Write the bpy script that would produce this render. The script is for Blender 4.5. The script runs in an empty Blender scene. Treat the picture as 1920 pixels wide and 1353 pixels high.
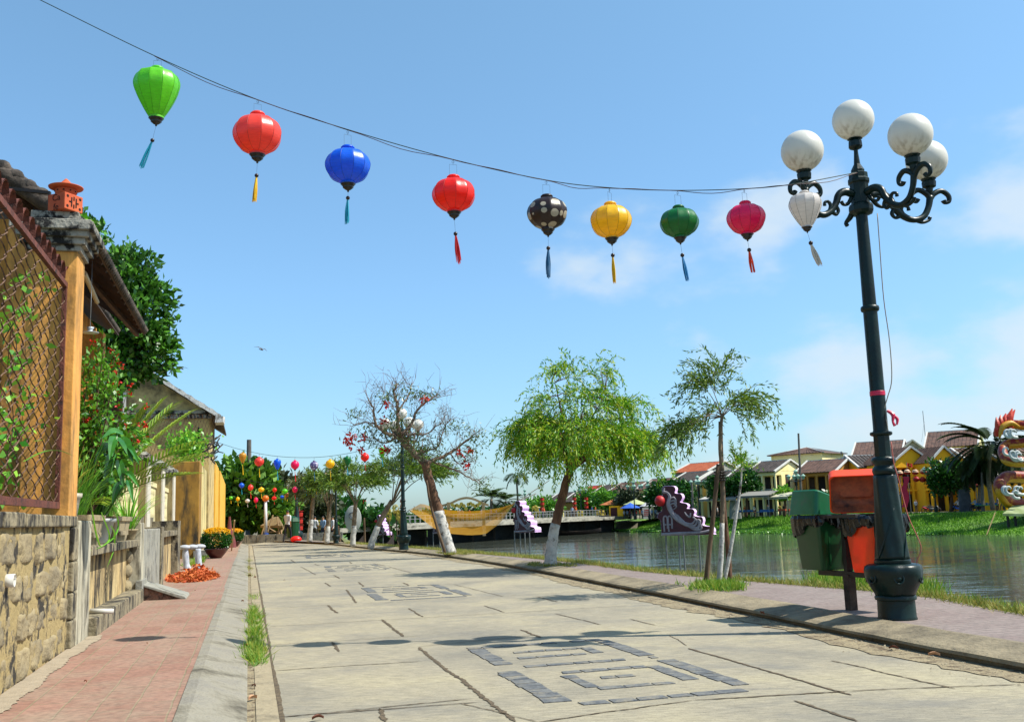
import bpy, bmesh, math, random
import numpy as np
from mathutils import Vector, Matrix, Euler
R = math.radians
scene = bpy.context.scene
COL = scene.collection
# ------------------------------------------------------------------ camera
FPX, ROLL, HZ = 1867.0, 0.0332, 1.1          # focal length in px of the 1920 wide photograph
_hc = 980 - math.tan(ROLL)*(960-466)
PITCH = math.atan((_hc-676.5)*math.cos(ROLL)/FPX)
cam = bpy.data.cameras.new('camera'); camo = bpy.data.objects.new('camera', cam); COL.objects.link(camo)
cam.lens = 36*FPX/1920; cam.sensor_width = 36; cam.clip_start = .05; cam.clip_end = 6000
camo.location = (0, 0, HZ)
camo.rotation_euler = (Matrix.Rotation(R(90)+PITCH, 3, 'X') @ Matrix.Rotation(-ROLL, 3, 'Z')).to_euler()
scene.camera = camo
# ------------------------------------------------------------------ world, sun, exposure
SUN_EL, SUN_AZ = 53.0, -7.0                    # azimuth counted from +X towards +Y
world = bpy.data.worlds.new('World'); scene.world = world; world.use_nodes = True
def build_world():
    nt = world.node_tree; nt.nodes.clear(); N = nt.nodes.new; L = nt.links.new
    out = N('ShaderNodeOutputWorld'); bg = N('ShaderNodeBackground'); bg.inputs[1].default_value = SKY_STR
    sky = N('ShaderNodeTexSky'); sky.sky_type = 'NISHITA'; sky.sun_disc = False
    sky.sun_elevation = R(SUN_EL); sky.sun_rotation = R(90-SUN_AZ)
    sky.altitude = 0; sky.air_density = 1.0; sky.dust_density = 0.6; sky.ozone_density = 2.2
    tc = N('ShaderNodeTexCoord'); mp = N('ShaderNodeMapping'); mp.inputs['Scale'].default_value = (1, 1, 1.9)
    L(tc.outputs['Generated'], mp.inputs[0])
    n1 = N('ShaderNodeTexNoise'); n1.inputs['Scale'].default_value = 4.6; n1.inputs['Detail'].default_value = 9
    n1.inputs['Roughness'].default_value = .5; L(mp.outputs[0], n1.inputs[0])
    sep = N('ShaderNodeSeparateXYZ'); L(tc.outputs['Generated'], sep.inputs[0])
    def mth(op, a, b=None, clamp=False):
        m = N('ShaderNodeMath'); m.operation = op; m.use_clamp = clamp
        for i, v in enumerate((a, b)):
            if v is None: continue
            if hasattr(v, 'is_linked') or hasattr(v, 'node'): L(v, m.inputs[i])
            else: m.inputs[i].default_value = v
        return m.outputs[0]
    # more cloud low in the sky and towards the right (+X)
    zz = mth('MULTIPLY', sep.outputs[2], -0.55); xx = mth('MULTIPLY', sep.outputs[0], 0.55)
    s = mth('ADD', mth('ADD', n1.outputs[0], zz), xx)
    mr = N('ShaderNodeMapRange'); mr.inputs[1].default_value = .55; mr.inputs[2].default_value = .72
    mr.inputs[3].default_value = 0; mr.inputs[4].default_value = .75; mr.interpolation_type = 'SMOOTHSTEP'; L(s, mr.inputs[0])
    tint = N('ShaderNodeMix'); tint.data_type = 'RGBA'; tint.blend_type = 'MULTIPLY'; tint.inputs[0].default_value = 1
    L(sky.outputs[0], tint.inputs[6]); rt = N('ShaderNodeValToRGB'); e = rt.color_ramp.elements; e[0].position = 0.0; e[0].color = SKY_T[0]; e[1].position = .55; e[1].color = SKY_T[3]
    for p_, c_ in ((.07, SKY_T[1]), (.22, SKY_T[2])): q_ = e.new(p_); q_.color = c_
    L(sep.outputs[2], rt.inputs[0]); sc_ = N('ShaderNodeVectorMath'); sc_.operation = 'SCALE'; sc_.inputs['Scale'].default_value = 2.0; L(rt.outputs[0], sc_.inputs[0]); L(sc_.outputs[0], tint.inputs[7])
    add = N('ShaderNodeMix'); add.data_type = 'RGBA'; L(mr.outputs[0], add.inputs[0]); L(tint.outputs[2], add.inputs[6])
    add.inputs[7].default_value = CLOUD_COL
    L(add.outputs[2], bg.inputs[0]); L(bg.outputs[0], out.inputs[0])
SKY_STR = 0.1
SKY_T = [(.33, .44, .56, 1), (.39, .51, .60, 1), (.49, .62, .67, 1), (.63, .78, .73, 1)]     # halves of the tint, horizon to zenith
CLOUD_COL = (5.0, 5.7, 6.2, 1)
build_world()
sun = bpy.data.lights.new('sun', 'SUN'); suno = bpy.data.objects.new('sun', sun); COL.objects.link(suno)
sun.energy = 5.0; sun.angle = R(.5); sun.color = (1, .95, .86)
SD = Vector((math.cos(R(SUN_AZ))*math.cos(R(SUN_EL)), math.sin(R(SUN_AZ))*math.cos(R(SUN_EL)), math.sin(R(SUN_EL))))
suno.rotation_euler = SD.to_track_quat('Z', 'Y').to_euler(); suno.location = (30, 0, 40)
scene.view_settings.view_transform = 'Standard'; scene.view_settings.look = 'None'
scene.view_settings.exposure = 0.6; scene.view_settings.gamma = 1
scene.render.engine = 'CYCLES'
# ------------------------------------------------------------------ photo pixel -> world helpers
def ray(px, py):
    x = (px-960)/FPX; y = (676.5-py)/FPX; c, s = math.cos(ROLL), math.sin(ROLL)
    xr = x*c+y*s; yr = -x*s+y*c
    return Vector((xr, math.cos(PITCH)-math.sin(PITCH)*yr, math.sin(PITCH)+math.cos(PITCH)*yr))
CAMP = Vector((0, 0, HZ))
def at(px, py, Y):                       # the point seen at a pixel, Y metres down the view
    r = ray(px, py); return CAMP + r*(Y/r.y)
def gp(px, py, z=0.0):                   # the ground point (height z) seen at a pixel
    r = ray(px, py); return CAMP + r*((z-HZ)/r.z)
_d = ray(466, 980); SDIR = Vector((_d.x, _d.y, 0)).normalized(); SNRM = Vector((SDIR.y, -SDIR.x, 0))
TH = math.atan2(SNRM.y, SNRM.x)          # street frame: local x across, local y along
def S(u, v, z=0.0): return Vector((SNRM.x*u+SDIR.x*v, SNRM.y*u+SDIR.y*v, z))
def uv(P): return P.x*SNRM.x+P.y*SNRM.y, P.x*SDIR.x+P.y*SDIR.y
def atu(px, py, u):                      # the point of the vertical plane u = const seen at a pixel
    r = ray(px, py); return CAMP + r*(u/(r.x*SNRM.x+r.y*SNRM.y))
def vz(px, py, u):
    P = atu(px, py, u); return uv(P)[1], P.z
def hx(s, k=.72):
    c = [int(s[i:i+2], 16)/255 for i in (0, 2, 4)]
    return tuple(min(1, k*(x/12.92 if x <= .04045 else ((x+.055)/1.055)**2.4)) for x in c)+(1,)
# ------------------------------------------------------------------ materials
MATS = {}
def mat(name, c1, c2=None, scale=4, rough=.8, bump=0, bscale=None, stretch=(1, 1, 1), metal=0, c3=None, spec=.5,
        dirt=None, dscale=1.5, dlo=.5, dhi=.7, dstretch=(1, 1, 1), transl=0, island=False, lo=.35, hi=.65, coat=0, emit=0, alpha=1, coord='Object'):
    if name in MATS: return MATS[name]
    m = bpy.data.materials.new(name); m.use_nodes = True; nt = m.node_tree; N = nt.nodes.new; L = nt.links.new
    b = nt.nodes['Principled BSDF']; out = nt.nodes['Material Output']
    b.inputs['Roughness'].default_value = rough; b.inputs['Metallic'].default_value = metal
    b.inputs['Specular IOR Level'].default_value = spec; b.inputs['Coat Weight'].default_value = coat
    tc = N('ShaderNodeTexCoord'); mp = N('ShaderNodeMapping'); mp.inputs['Scale'].default_value = stretch
    L(tc.outputs[coord], mp.inputs[0])
    col = None
    if c2 is not None:
        rp = N('ShaderNodeValToRGB'); e = rp.color_ramp.elements
        e[0].position = lo; e[0].color = c1; e[1].position = hi; e[1].color = c2
        if c3 is not None: x = e.new((lo+hi)/2); x.color = c3
        if island:
            g = N('ShaderNodeNewGeometry'); L(g.outputs['Random Per Island'], rp.inputs[0]); e[0].position = 0; e[-1].position = 1
        else:
            n = N('ShaderNodeTexNoise'); n.inputs['Scale'].default_value = scale; n.inputs['Detail'].default_value = 8
            n.inputs['Roughness'].default_value = .6; L(mp.outputs[0], n.inputs[0]); L(n.outputs[0], rp.inputs[0])
        col = rp.outputs[0]
    if dirt is not None:
        mp2 = N('ShaderNodeMapping'); mp2.inputs['Scale'].default_value = dstretch; L(tc.outputs[coord], mp2.inputs[0])
        n2 = N('ShaderNodeTexNoise'); n2.inputs['Scale'].default_value = dscale; n2.inputs['Detail'].default_value = 10
        n2.inputs['Roughness'].default_value = .68; L(mp2.outputs[0], n2.inputs[0])
        r2 = N('ShaderNodeMapRange'); r2.inputs[1].default_value = dlo; r2.inputs[2].default_value = dhi; L(n2.outputs[0], r2.inputs[0])
        mx = N('ShaderNodeMix'); mx.data_type = 'RGBA'; L(r2.outputs[0], mx.inputs[0]); mx.inputs[7].default_value = dirt
        if col is not None: L(col, mx.inputs[6])
        else: mx.inputs[6].default_value = c1
        col = mx.outputs[2]
    if col is not None: L(col, b.inputs['Base Color'])
    else: b.inputs['Base Color'].default_value = c1
    if bump:
        nb = N('ShaderNodeTexNoise'); nb.inputs['Scale'].default_value = bscale or scale*4; nb.inputs['Detail'].default_value = 7
        L(mp.outputs[0], nb.inputs[0]); bn = N('ShaderNodeBump'); bn.inputs['Strength'].default_value = min(1, bump*1.0)
        bn.inputs['Distance'].default_value = .02; L(nb.outputs[0], bn.inputs['Height']); L(bn.outputs[0], b.inputs['Normal'])
    if emit: 
        b.inputs['Emission Strength'].default_value = emit; b.inputs['Emission Color'].default_value = c1
    last = b.outputs[0]
    if transl:
        t = N('ShaderNodeBsdfTranslucent'); ms = N('ShaderNodeMixShader'); ms.inputs[0].default_value = transl
        if col is not None: L(col, t.inputs[0])
        else: t.inputs[0].default_value = c1
        L(last, ms.inputs[1]); L(t.outputs[0], ms.inputs[2]); last = ms.outputs[0]
    if alpha < 1:
        t = N('ShaderNodeBsdfTransparent'); ms = N('ShaderNodeMixShader'); ms.inputs[0].default_value = alpha
        L(t.outputs[0], ms.inputs[1]); L(last, ms.inputs[2]); last = ms.outputs[0]
    if last is not b.outputs[0]: L(last, out.inputs[0])
    MATS[name] = m; return m
# ------------------------------------------------------------------ mesh builder
def smooth_path(P, n=6):
    P = [Vector(p) for p in P]
    if len(P) < 3: return P
    Q = [P[0]*2-P[1]]+P+[P[-1]*2-P[-2]]; out = []
    for i in range(1, len(Q)-2):
        a, b, c, d = Q[i-1:i+3]
        for k in range(n):
            t = k/n; out.append(.5*((2*b)+(c-a)*t+(2*a-5*b+4*c-d)*t*t+(3*b-a-3*c+d)*t**3))
    out.append(P[-1]); return out
class MB:
    def __init__(s): s.V = []; s.F = []; s.I = []; s.mi = 0
    def add(s, V, F, M=None):
        o = len(s.V)
        for v in V:
            v = Vector(v); s.V.append(M @ v if M else v)
        for f in F: s.F.append([i+o for i in f]); s.I.append(s.mi)
    def box(s, c, d, rz=0, M=None, top=None, jit=0):
        x, y, z = [k/2 for k in d]; tx, ty = top or (1, 1); V = []
        for sz in (-1, 1):
            for sx, sy in ((-1, -1), (1, -1), (1, 1), (-1, 1)):
                k = (tx, ty) if sz > 0 else (1, 1)
                V.append(Vector((sx*x*k[0], sy*y*k[1], sz*z))+(Vector((random.uniform(-jit, jit) for _ in range(3))) if jit else Vector()))
        T = Matrix.Translation(Vector(c)) @ Matrix.Rotation(rz, 4, 'Z')
        if M: T = M @ T
        s.add(V, [(0, 3, 2, 1), (4, 5, 6, 7), (0, 1, 5, 4), (1, 2, 6, 5), (2, 3, 7, 6), (3, 0, 4, 7)], T)
    def sbox(s, u0, u1, v0, v1, z0, z1, **k):     # box in the street frame
        s.box(S((u0+u1)/2, (v0+v1)/2, (z0+z1)/2), (abs(u1-u0), abs(v1-v0), abs(z1-z0)), rz=TH, **k)
    def tube(s, P, r, n=8, cap=True, M=None):
        P = [Vector(p) for p in P]
        if len(P) < 2: return
        if not isinstance(r, (list, tuple)): r = [r]*len(P)
        if len(r) != len(P): r = [r[0]+(r[-1]-r[0])*i/(len(P)-1) for i in range(len(P))] if len(r) == 2 else list(np.interp(np.linspace(0, len(r)-1, len(P)), range(len(r)), r))
        V = []; F = []; up = None
        for i, p in enumerate(P):
            t = (P[min(i+1, len(P)-1)]-P[max(i-1, 0)])
            if t.length < 1e-9: t = Vector((0, 0, 1))
            t.normalize()
            if up is None: up = t.orthogonal().normalized()
            else:
                up = (up-t*up.dot(t))
                up = up.normalized() if up.length > 1e-6 else t.orthogonal().normalized()
            w = t.cross(up)
            for k in range(n):
                a = 2*math.pi*k/n; V.append(p+(up*math.cos(a)+w*math.sin(a))*r[i])
        for i in range(len(P)-1):
            for k in range(n):
                a = i*n+k; b = i*n+(k+1) % n; F.append((a, b, b+n, a+n))
        if cap: F.append(tuple(range(n))[::-1]); F.append(tuple(range((len(P)-1)*n, len(P)*n)))
        s.add(V, F, M)
    def lathe(s, prof, n=24, M=None, c=(0, 0, 0), mod=None, cap=True):   # prof: (radius, z)
        V = []; F = []; c = Vector(c)
        for j, (r, z) in enumerate(prof):
            for k in range(n):
                a = 2*math.pi*k/n; q = r*(mod(a, j, z) if mod else 1)
                V.append(c+Vector((q*math.cos(a), q*math.sin(a), z)))
        for j in range(len(prof)-1):
            for k in range(n):
                a = j*n+k; b = j*n+(k+1) % n; F.append((a, b, b+n, a+n))
        if cap: F.append(tuple(range(n))[::-1]); F.append(tuple(range((len(prof)-1)*n, len(prof)*n)))
        s.add(V, F, M)
    def sphere(s, c, r, n=16, m=10, M=None, sq=(1, 1, 1)):
        V = []; F = []; c = Vector(c)
        for j in range(m+1):
            t = math.pi*j/m
            for k in range(n):
                a = 2*math.pi*k/n; V.append(c+Vector((r*math.sin(t)*math.cos(a)*sq[0], r*math.sin(t)*math.sin(a)*sq[1], -r*math.cos(t)*sq[2])))
        for j in range(m):
            for k in range(n):
                a = j*n+k; b = j*n+(k+1) % n; F.append((a, b, b+n, a+n))
        s.add(V, F, M)
    def prism(s, poly, h, M=None):       # 2D polygon (x,y) extruded 0..h in z
        n = len(poly); V = [(p[0], p[1], 0) for p in poly]+[(p[0], p[1], h) for p in poly]
        F = [tuple(range(n))[::-1], tuple(range(n, 2*n))]+[(i, (i+1) % n, (i+1) % n+n, i+n) for i in range(n)]
        s.add(V, F, M)
    def strip(s, A, B):                  # quads between two polylines
        n = len(A); s.add(list(A)+list(B), [(i, i+1, i+1+n, i+n) for i in range(n-1)])
def finish(o, smooth=False, bevel=0, auto=None):
    if smooth:
        for p in o.data.polygons: p.use_smooth = True
    if bevel:
        md = o.modifiers.new('bevel', 'BEVEL'); md.width = bevel; md.segments = 2; md.limit_method = 'ANGLE'; md.angle_limit = R(40)
def link(name, mb, mats, parent=None, smooth=False, bevel=0, local=False, loc=None, fix=True):
    """one mesh object; vertices are given in world space unless local=True"""
    me = bpy.data.meshes.new(name); V = mb.V
    T = Matrix.Identity(4)
    if parent is not None and not local:
        q = parent
        while q is not None: T = q.matrix_basis @ T; q = q.parent
        T = T.inverted()
    elif loc is not None: T = Matrix.Translation(-Vector(loc))
    me.from_pydata([tuple(T @ Vector(v)) for v in V], [], mb.F)
    if not isinstance(mats, (list, tuple)): mats = [mats]
    for m in mats: me.materials.append(m)
    if len(mats) > 1: me.polygons.foreach_set('material_index', mb.I)
    if fix:
        bm = bmesh.new(); bm.from_mesh(me); bmesh.ops.recalc_face_normals(bm, faces=bm.faces); bm.to_mesh(me); bm.free()
    o = bpy.data.objects.new(name, me); COL.objects.link(o)
    if parent is not None: o.parent = parent
    if loc is not None: o.location = loc
    finish(o, smooth, bevel); return o
def tag(o, label, cat, group=None, kind=None):
    if label: o['label'] = label
    if cat: o['category'] = cat
    if group: o['group'] = group
    if kind: o['kind'] = kind
    return o
def thing(name, label, cat, loc=(0, 0, 0), rz=0, group=None, sc=1):
    o = bpy.data.objects.new(name, None); COL.objects.link(o); o.location = loc; o.rotation_euler = (0, 0, rz); o.scale = (sc,)*3
    o.empty_display_size = .2
    return tag(o, label, cat, group)
def solo(name, mb, mats, label, cat, loc, group=None, **k):
    return tag(link(name, mb, mats, loc=loc, **k), label, cat, group)
def struct(name, mb, mats, **k):
    o = link(name, mb, mats, **k); o['kind'] = 'structure'; return o
def dup(root, loc, rz, label=None, sc=None, cat=None, parent=None):
    r = root.copy(); COL.objects.link(r)
    if parent is None:
        r.location = loc; r.rotation_euler = (0, 0, rz)
        if sc: r.scale = (sc,)*3
        if label: r['label'] = label
    else: r.parent = parent
    for ch in root.children: dup(ch, None, None, parent=r)
    return r
# ------------------------------------------------------------------ foliage (numpy)
def mesh_np(name, V, F, m, parent=None, world=True, smooth=False):
    V = np.asarray(V, dtype=np.float64).reshape(-1, 3); F = np.asarray(F, dtype=np.int32)
    if parent is not None and world:
        T = Matrix.Identity(4); q = parent
        while q is not None: T = q.matrix_basis @ T; q = q.parent
        A = np.array(T.inverted()); V = V @ A[:3, :3].T + A[:3, 3]
    me = bpy.data.meshes.new(name); k = F.shape[1]
    me.vertices.add(len(V)); me.vertices.foreach_set('co', V.astype(np.float32).ravel())
    me.loops.add(F.size); me.loops.foreach_set('vertex_index', F.ravel())
    me.polygons.add(len(F)); me.polygons.foreach_set('loop_start', np.arange(0, F.size, k, dtype=np.int32))
    me.update(calc_edges=True); me.materials.append(m)
    if smooth: me.polygons.foreach_set('use_smooth', np.ones(len(F), dtype=bool))
    o = bpy.data.objects.new(name, me); COL.objects.link(o)
    if parent is not None: o.parent = parent
    return o
def unit(a): return a/np.maximum(np.linalg.norm(a, axis=-1, keepdims=True), 1e-9)
def leaf_arrays(P, D, L, W, rng, fold=.0):
    """rhombus leaves: base P, direction D, length L, width W"""
    n = len(P); D = unit(D); sd = unit(np.cross(D, rng.normal(size=(n, 3)))); L = np.broadcast_to(L, (n,))[:, None]; W = np.broadcast_to(W, (n,))[:, None]
    nn = np.cross(D, sd); mid = P+D*L*.45+nn*L*fold
    V = np.stack([P, mid+sd*W*.5, P+D*L, mid-sd*W*.5], 1).reshape(-1, 3)
    return V, np.arange(4*n).reshape(n, 4)
class Leaves:
    def __init__(s, seed=1): s.P = []; s.D = []; s.L = []; s.W = []; s.rng = np.random.default_rng(seed)
    def add(s, P, D, L, W):
        P = np.atleast_2d(P); n = len(P); s.P.append(P); s.D.append(np.broadcast_to(D, (n, 3))); s.L.append(np.broadcast_to(L, (n,))); s.W.append(np.broadcast_to(W, (n,)))
    def build(s, name, m, parent=None, fold=.06):
        V, F = leaf_arrays(np.concatenate(s.P), np.concatenate(s.D), np.concatenate(s.L), np.concatenate(s.W), s.rng, fold)
        return mesh_np(name, V, F, m, parent)
def strand(start, d0, length, rng, step=.05, g=.12, wig=.05):
    p = np.array(start, float); d = unit(np.array(d0, float)); out = [p.copy()]
    for _ in range(max(2, int(length/step))):
        d = unit(d+np.array([0, 0, -g])+rng.normal(size=3)*wig); p = p+d*step; out.append(p.copy())
    return np.array(out)
def ribbon(mb, pts, w, up=(0, 0, 1)):    # a blade-like leaf: a tapering strip with a slight keel
    n = len(pts); A = []; B = []; C = []
    for i, p in enumerate(pts):
        p = Vector(p); t = (Vector(pts[min(i+1, n-1)])-Vector(pts[max(i-1, 0)])).normalized()
        sd = t.cross(Vector(up))
        sd = sd.normalized() if sd.length > 1e-4 else Vector((1, 0, 0))
        k = i/(n-1); ww = w*(.55+.9*k if k < .4 else .91*(1-((k-.4)/.6)**1.6)+.02)
        nn = sd.cross(t); A.append(p-sd*ww/2+nn*ww*.18); B.append(p); C.append(p+sd*ww/2+nn*ww*.18)
    mb.strip(A, B); mb.strip(B, C)
# ================================================================== SETTING
random.seed(3)
WZ = -2.5           # river level
SWZ = .1            # pavement level
def node_mat(name):
    m = bpy.data.materials.new(name); m.use_nodes = True; nt = m.node_tree
    return m, nt, nt.nodes.new, nt.links.new, nt.nodes['Principled BSDF']
def road_material():
    m, nt, N, L, b = node_mat('road_concrete'); tc = N('ShaderNodeTexCoord')
    def noise(sc, st=(1, 1, 1), det=10, ro=.6):
        mp = N('ShaderNodeMapping'); mp.inputs['Scale'].default_value = st; mp.inputs['Rotation'].default_value = (0, 0, -TH); L(tc.outputs['Object'], mp.inputs[0])
        n = N('ShaderNodeTexNoise'); n.inputs['Scale'].default_value = sc; n.inputs['Detail'].default_value = det; n.inputs['Roughness'].default_value = ro
        L(mp.outputs[0], n.inputs[0]); return n.outputs[0]
    def ramp(x, *st):
        r = N('ShaderNodeValToRGB'); e = r.color_ramp.elements; e[0].position, e[0].color = st[0]; e[1].position, e[1].color = st[-1]
        for p, c in st[1:-1]: q = e.new(p); q.color = c
        L(x, r.inputs[0]); return r.outputs[0]
    def mix(f, a, b_, blend='MIX', k=None):
        x = N('ShaderNodeMix'); x.data_type = 'RGBA'; x.blend_type = blend
        if k is not None: x.inputs[0].default_value = k
        else: L(f, x.inputs[0])
        L(a, x.inputs[6])
        if isinstance(b_, tuple): x.inputs[7].default_value = b_
        else: L(b_, x.inputs[7])
        return x.outputs[2]
    base = ramp(noise(.8), (.3, hx('9b9584')), (.5, hx('b9af95')), (.7, hx('ccc09c')))
    fine = ramp(noise(9, (1, 3.2, 1)), (.3, (.62, .62, .62, 1)), (.62, (1, 1, 1, 1)))
    c = mix(None, base, fine, 'MULTIPLY', .9)
    brush = ramp(noise(20, (.5, 6, 1), 6, .7), (.36, (.66, .66, .66, 1)), (.6, (1, 1, 1, 1)))      # broomed finish
    c = mix(None, c, brush, 'MULTIPLY', .85)
    speck = ramp(noise(60, det=3), (.34, (.55, .54, .52, 1)), (.46, (1, 1, 1, 1)))
    c = mix(None, c, speck, 'MULTIPLY', .6)
    st = N('ShaderNodeMapRange'); st.inputs[1].default_value = .52; st.inputs[2].default_value = .68; L(noise(.55, (1.0, 1.7, 1), 9, .7), st.inputs[0])
    st2 = N('ShaderNodeMath'); st2.operation = 'MULTIPLY'; st2.inputs[1].default_value = .75; L(st.outputs[0], st2.inputs[0])
    c = mix(st2.outputs[0], c, hx('7b7972'))
    st = N('ShaderNodeMapRange'); st.inputs[1].default_value = .60; st.inputs[2].default_value = .67; L(noise(1.1, (1, 2.2, 1), 12, .75), st.inputs[0])
    st2 = N('ShaderNodeMath'); st2.operation = 'MULTIPLY'; st2.inputs[1].default_value = .6; L(st.outputs[0], st2.inputs[0])
    c = mix(st2.outputs[0], c, hx('6b6963'))
    L(c, b.inputs['Base Color']); b.inputs['Roughness'].default_value = .88
    bn = N('ShaderNodeBump'); bn.inputs['Strength'].default_value = .5; bn.inputs['Distance'].default_value = .012
    L(noise(26, (.6, 2.4, 1), 8, .7), bn.inputs['Height']); L(bn.outputs[0], b.inputs['Normal'])
    return m
M_ROAD = road_material()
def paver_material(name, c1, c2, joint, bw, bh, rot=0.0, dirt=None, fac=.5):
    m, nt, N, L, b = node_mat(name); tc = N('ShaderNodeTexCoord')
    mp = N('ShaderNodeMapping'); mp.inputs['Rotation'].default_value = (0, 0, -TH+rot); L(tc.outputs['Object'], mp.inputs[0])
    nz = N('ShaderNodeTexNoise'); nz.inputs['Scale'].default_value = 3; nz.inputs['Detail'].default_value = 5; L(tc.outputs['Object'], nz.inputs[0])
    wp = N('ShaderNodeVectorMath'); wp.operation = 'MULTIPLY_ADD'; L(nz.outputs['Color'], wp.inputs[0]); wp.inputs[1].default_value = (.025, .025, 0); L(mp.outputs[0], wp.inputs[2])
    br = N('ShaderNodeTexBrick'); L(wp.outputs[0], br.inputs[0]); br.inputs['Scale'].default_value = 1
    br.inputs['Brick Width'].default_value = bw; br.inputs['Row Height'].default_value = bh; br.inputs['Mortar Size'].default_value = .006
    br.inputs['Mortar Smooth'].default_value = .3; br.inputs['Bias'].default_value = 0
    br.inputs['Color1'].default_value = c1; br.inputs['Color2'].default_value = c2; br.inputs['Mortar'].default_value = joint
    n2 = N('ShaderNodeTexNoise'); n2.inputs['Scale'].default_value = 1.3; n2.inputs['Detail'].default_value = 10; n2.inputs['Roughness'].default_value = .7; L(tc.outputs['Object'], n2.inputs[0])
    r = N('ShaderNodeMapRange'); r.inputs[1].default_value = .42; r.inputs[2].default_value = .72; r.inputs[4].default_value = fac; L(n2.outputs[0], r.inputs[0])
    x = N('ShaderNodeMix'); x.data_type = 'RGBA'; L(r.outputs[0], x.inputs[0]); L(br.outputs[0], x.inputs[6]); x.inputs[7].default_value = dirt or hx('9d8f80')
    n3 = N('ShaderNodeTexNoise'); n3.inputs['Scale'].default_value = 22; n3.inputs['Detail'].default_value = 6; L(tc.outputs['Object'], n3.inputs[0])
    r3 = N('ShaderNodeValToRGB'); r3.color_ramp.elements[0].position = .3; r3.color_ramp.elements[0].color = (.6, .6, .6, 1); r3.color_ramp.elements[1].position = .62; L(n3.outputs[0], r3.inputs[0])
    y = N('ShaderNodeMix'); y.data_type = 'RGBA'; y.blend_type = 'MULTIPLY'; y.inputs[0].default_value = .8; L(x.outputs[2], y.inputs[6]); L(r3.outputs[0], y.inputs[7])
    L(y.outputs[2], b.inputs['Base Color']); b.inputs['Roughness'].default_value = .85
    bn = N('ShaderNodeBump'); bn.inputs['Strength'].default_value = .6; bn.inputs['Distance'].default_value = .006; L(n3.outputs[0], bn.inputs['Height'])
    bn2 = N('ShaderNodeBump'); bn2.inputs['Strength'].default_value = .5; bn2.inputs['Distance'].default_value = .004; bn2.invert = True
    L(br.outputs['Fac'], bn2.inputs['Height']); L(bn.outputs[0], bn2.inputs['Normal']); L(bn2.outputs[0], b.inputs['Normal'])
    return m
M_PAVE_L = paver_material('red_pavers', hx('ae8470'), hx('a07662'), hx('988868'), .42, .2, rot=R(90), dirt=hx('a8967f'), fac=.9)
M_PAVE_R = paver_material('mauve_pavers', hx('8e7b74'), hx('9a8981'), hx('7a6e64'), .22, .11, dirt=hx('a0948a'), fac=.6)
M_KERB = mat('kerb_concrete', hx('8c877b'), hx('aaa38d'), scale=2.2, rough=.9, bump=.7, bscale=35, dirt=hx('5c5648'), dscale=2.2, dlo=.48, dhi=.66)
M_KERB_D = mat('kerb_concrete_old', hx('8e8268'), hx('a8997a'), scale=2.5, rough=.95, bump=.7, bscale=28, dirt=hx('5e5543'), dscale=1.8, dlo=.45, dhi=.7)
M_DIRT = mat('dirt', hx('94866a'), hx('a99a78'), scale=7, rough=1, bump=.8, bscale=60, dirt=hx('5d4c38'), dscale=9, dlo=.5, dhi=.62)
M_JOINT = mat('joint_soil', hx('4a3f31'), hx('7a6a50'), scale=30, rough=1, bump=.5)
M_SAND = mat('sand', hx('9f917a'), hx('b3a38a'), scale=9, rough=1, bump=.4, bscale=80)
# --- road kerb lines (world)
rk_px = [(1920, 1262), (1790, 1237), (1660, 1210), (1500, 1175), (1380, 1149), (1250, 1122), (1100, 1092), (1000, 1072), (900, 1054), (800, 1040), (700, 1030), (620, 1021), (560, 1017), (500, 1016)]
RK = [gp(x, y, 0) for x, y in rk_px]
RK = [S(4.72, -3), S(4.70, 3)]+RK[0:]
RK = smooth_path(RK, 5)
be_px = [(1920, 1152), (1730, 1117), (1530, 1099), (1410, 1089), (1200, 1070), (1060, 1052), (880, 1036), (780, 1028), (700, 1022), (650, 1018)]
BE = [gp(x, y, SWZ) for x, y in be_px]
BE = [BE[0]+(BE[0]-BE[1])*5]+BE
BEs = smooth_path(BE, 5)
# left land: one sheet from the street to the far left; kept out of the river
def flat(name, pts, z, m):
    mb = MB(); bm = bmesh.new(); vs = [bm.verts.new((p[0], p[1], z)) for p in pts]; f = bm.faces.new(vs)
    bmesh.ops.triangulate(bm, faces=[f]); mb.V = [v.co.copy() for v in bm.verts]; bm.verts.index_update()
    mb.F = [[v.index for v in q.verts] for q in bm.faces]; mb.I = [0]*len(mb.F); bm.free(); return struct(name, mb, m)
endL = gp(500, 1015.5, 0)
M_GROUND = mat('earth', hx('6d6350'), hx('857a62'), scale=1.5, rough=1, bump=.5, dirt=hx('4f5a30'), dscale=.6, dlo=.5, dhi=.6)
NEARBANK = [Vector((60, -20, 0))]+[Vector((p.x, p.y, 0)) for p in BEs]+[at(640, 1005, 58), at(600, 1000, 78), at(560, 1000, 110), at(540, 1000, 400)]
flat('ground', [(-900, -40), (60, -40)]+[(p.x, p.y) for p in NEARBANK]+[(-900, 400)], -.03, M_GROUND)
# the road surface
lk = [S(.02, v) for v in (-3, 5, 15, 25, 35, 44, 52)]
far = gp(500, 1016, 0)
poly = [S(.0, -3)]+[S(0, v) for v in (10, 20, 30, 40, 50, 54)]+[p for p in reversed(RK)]
flat('road', [(p.x, p.y) for p in poly], 0, M_ROAD)
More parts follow.
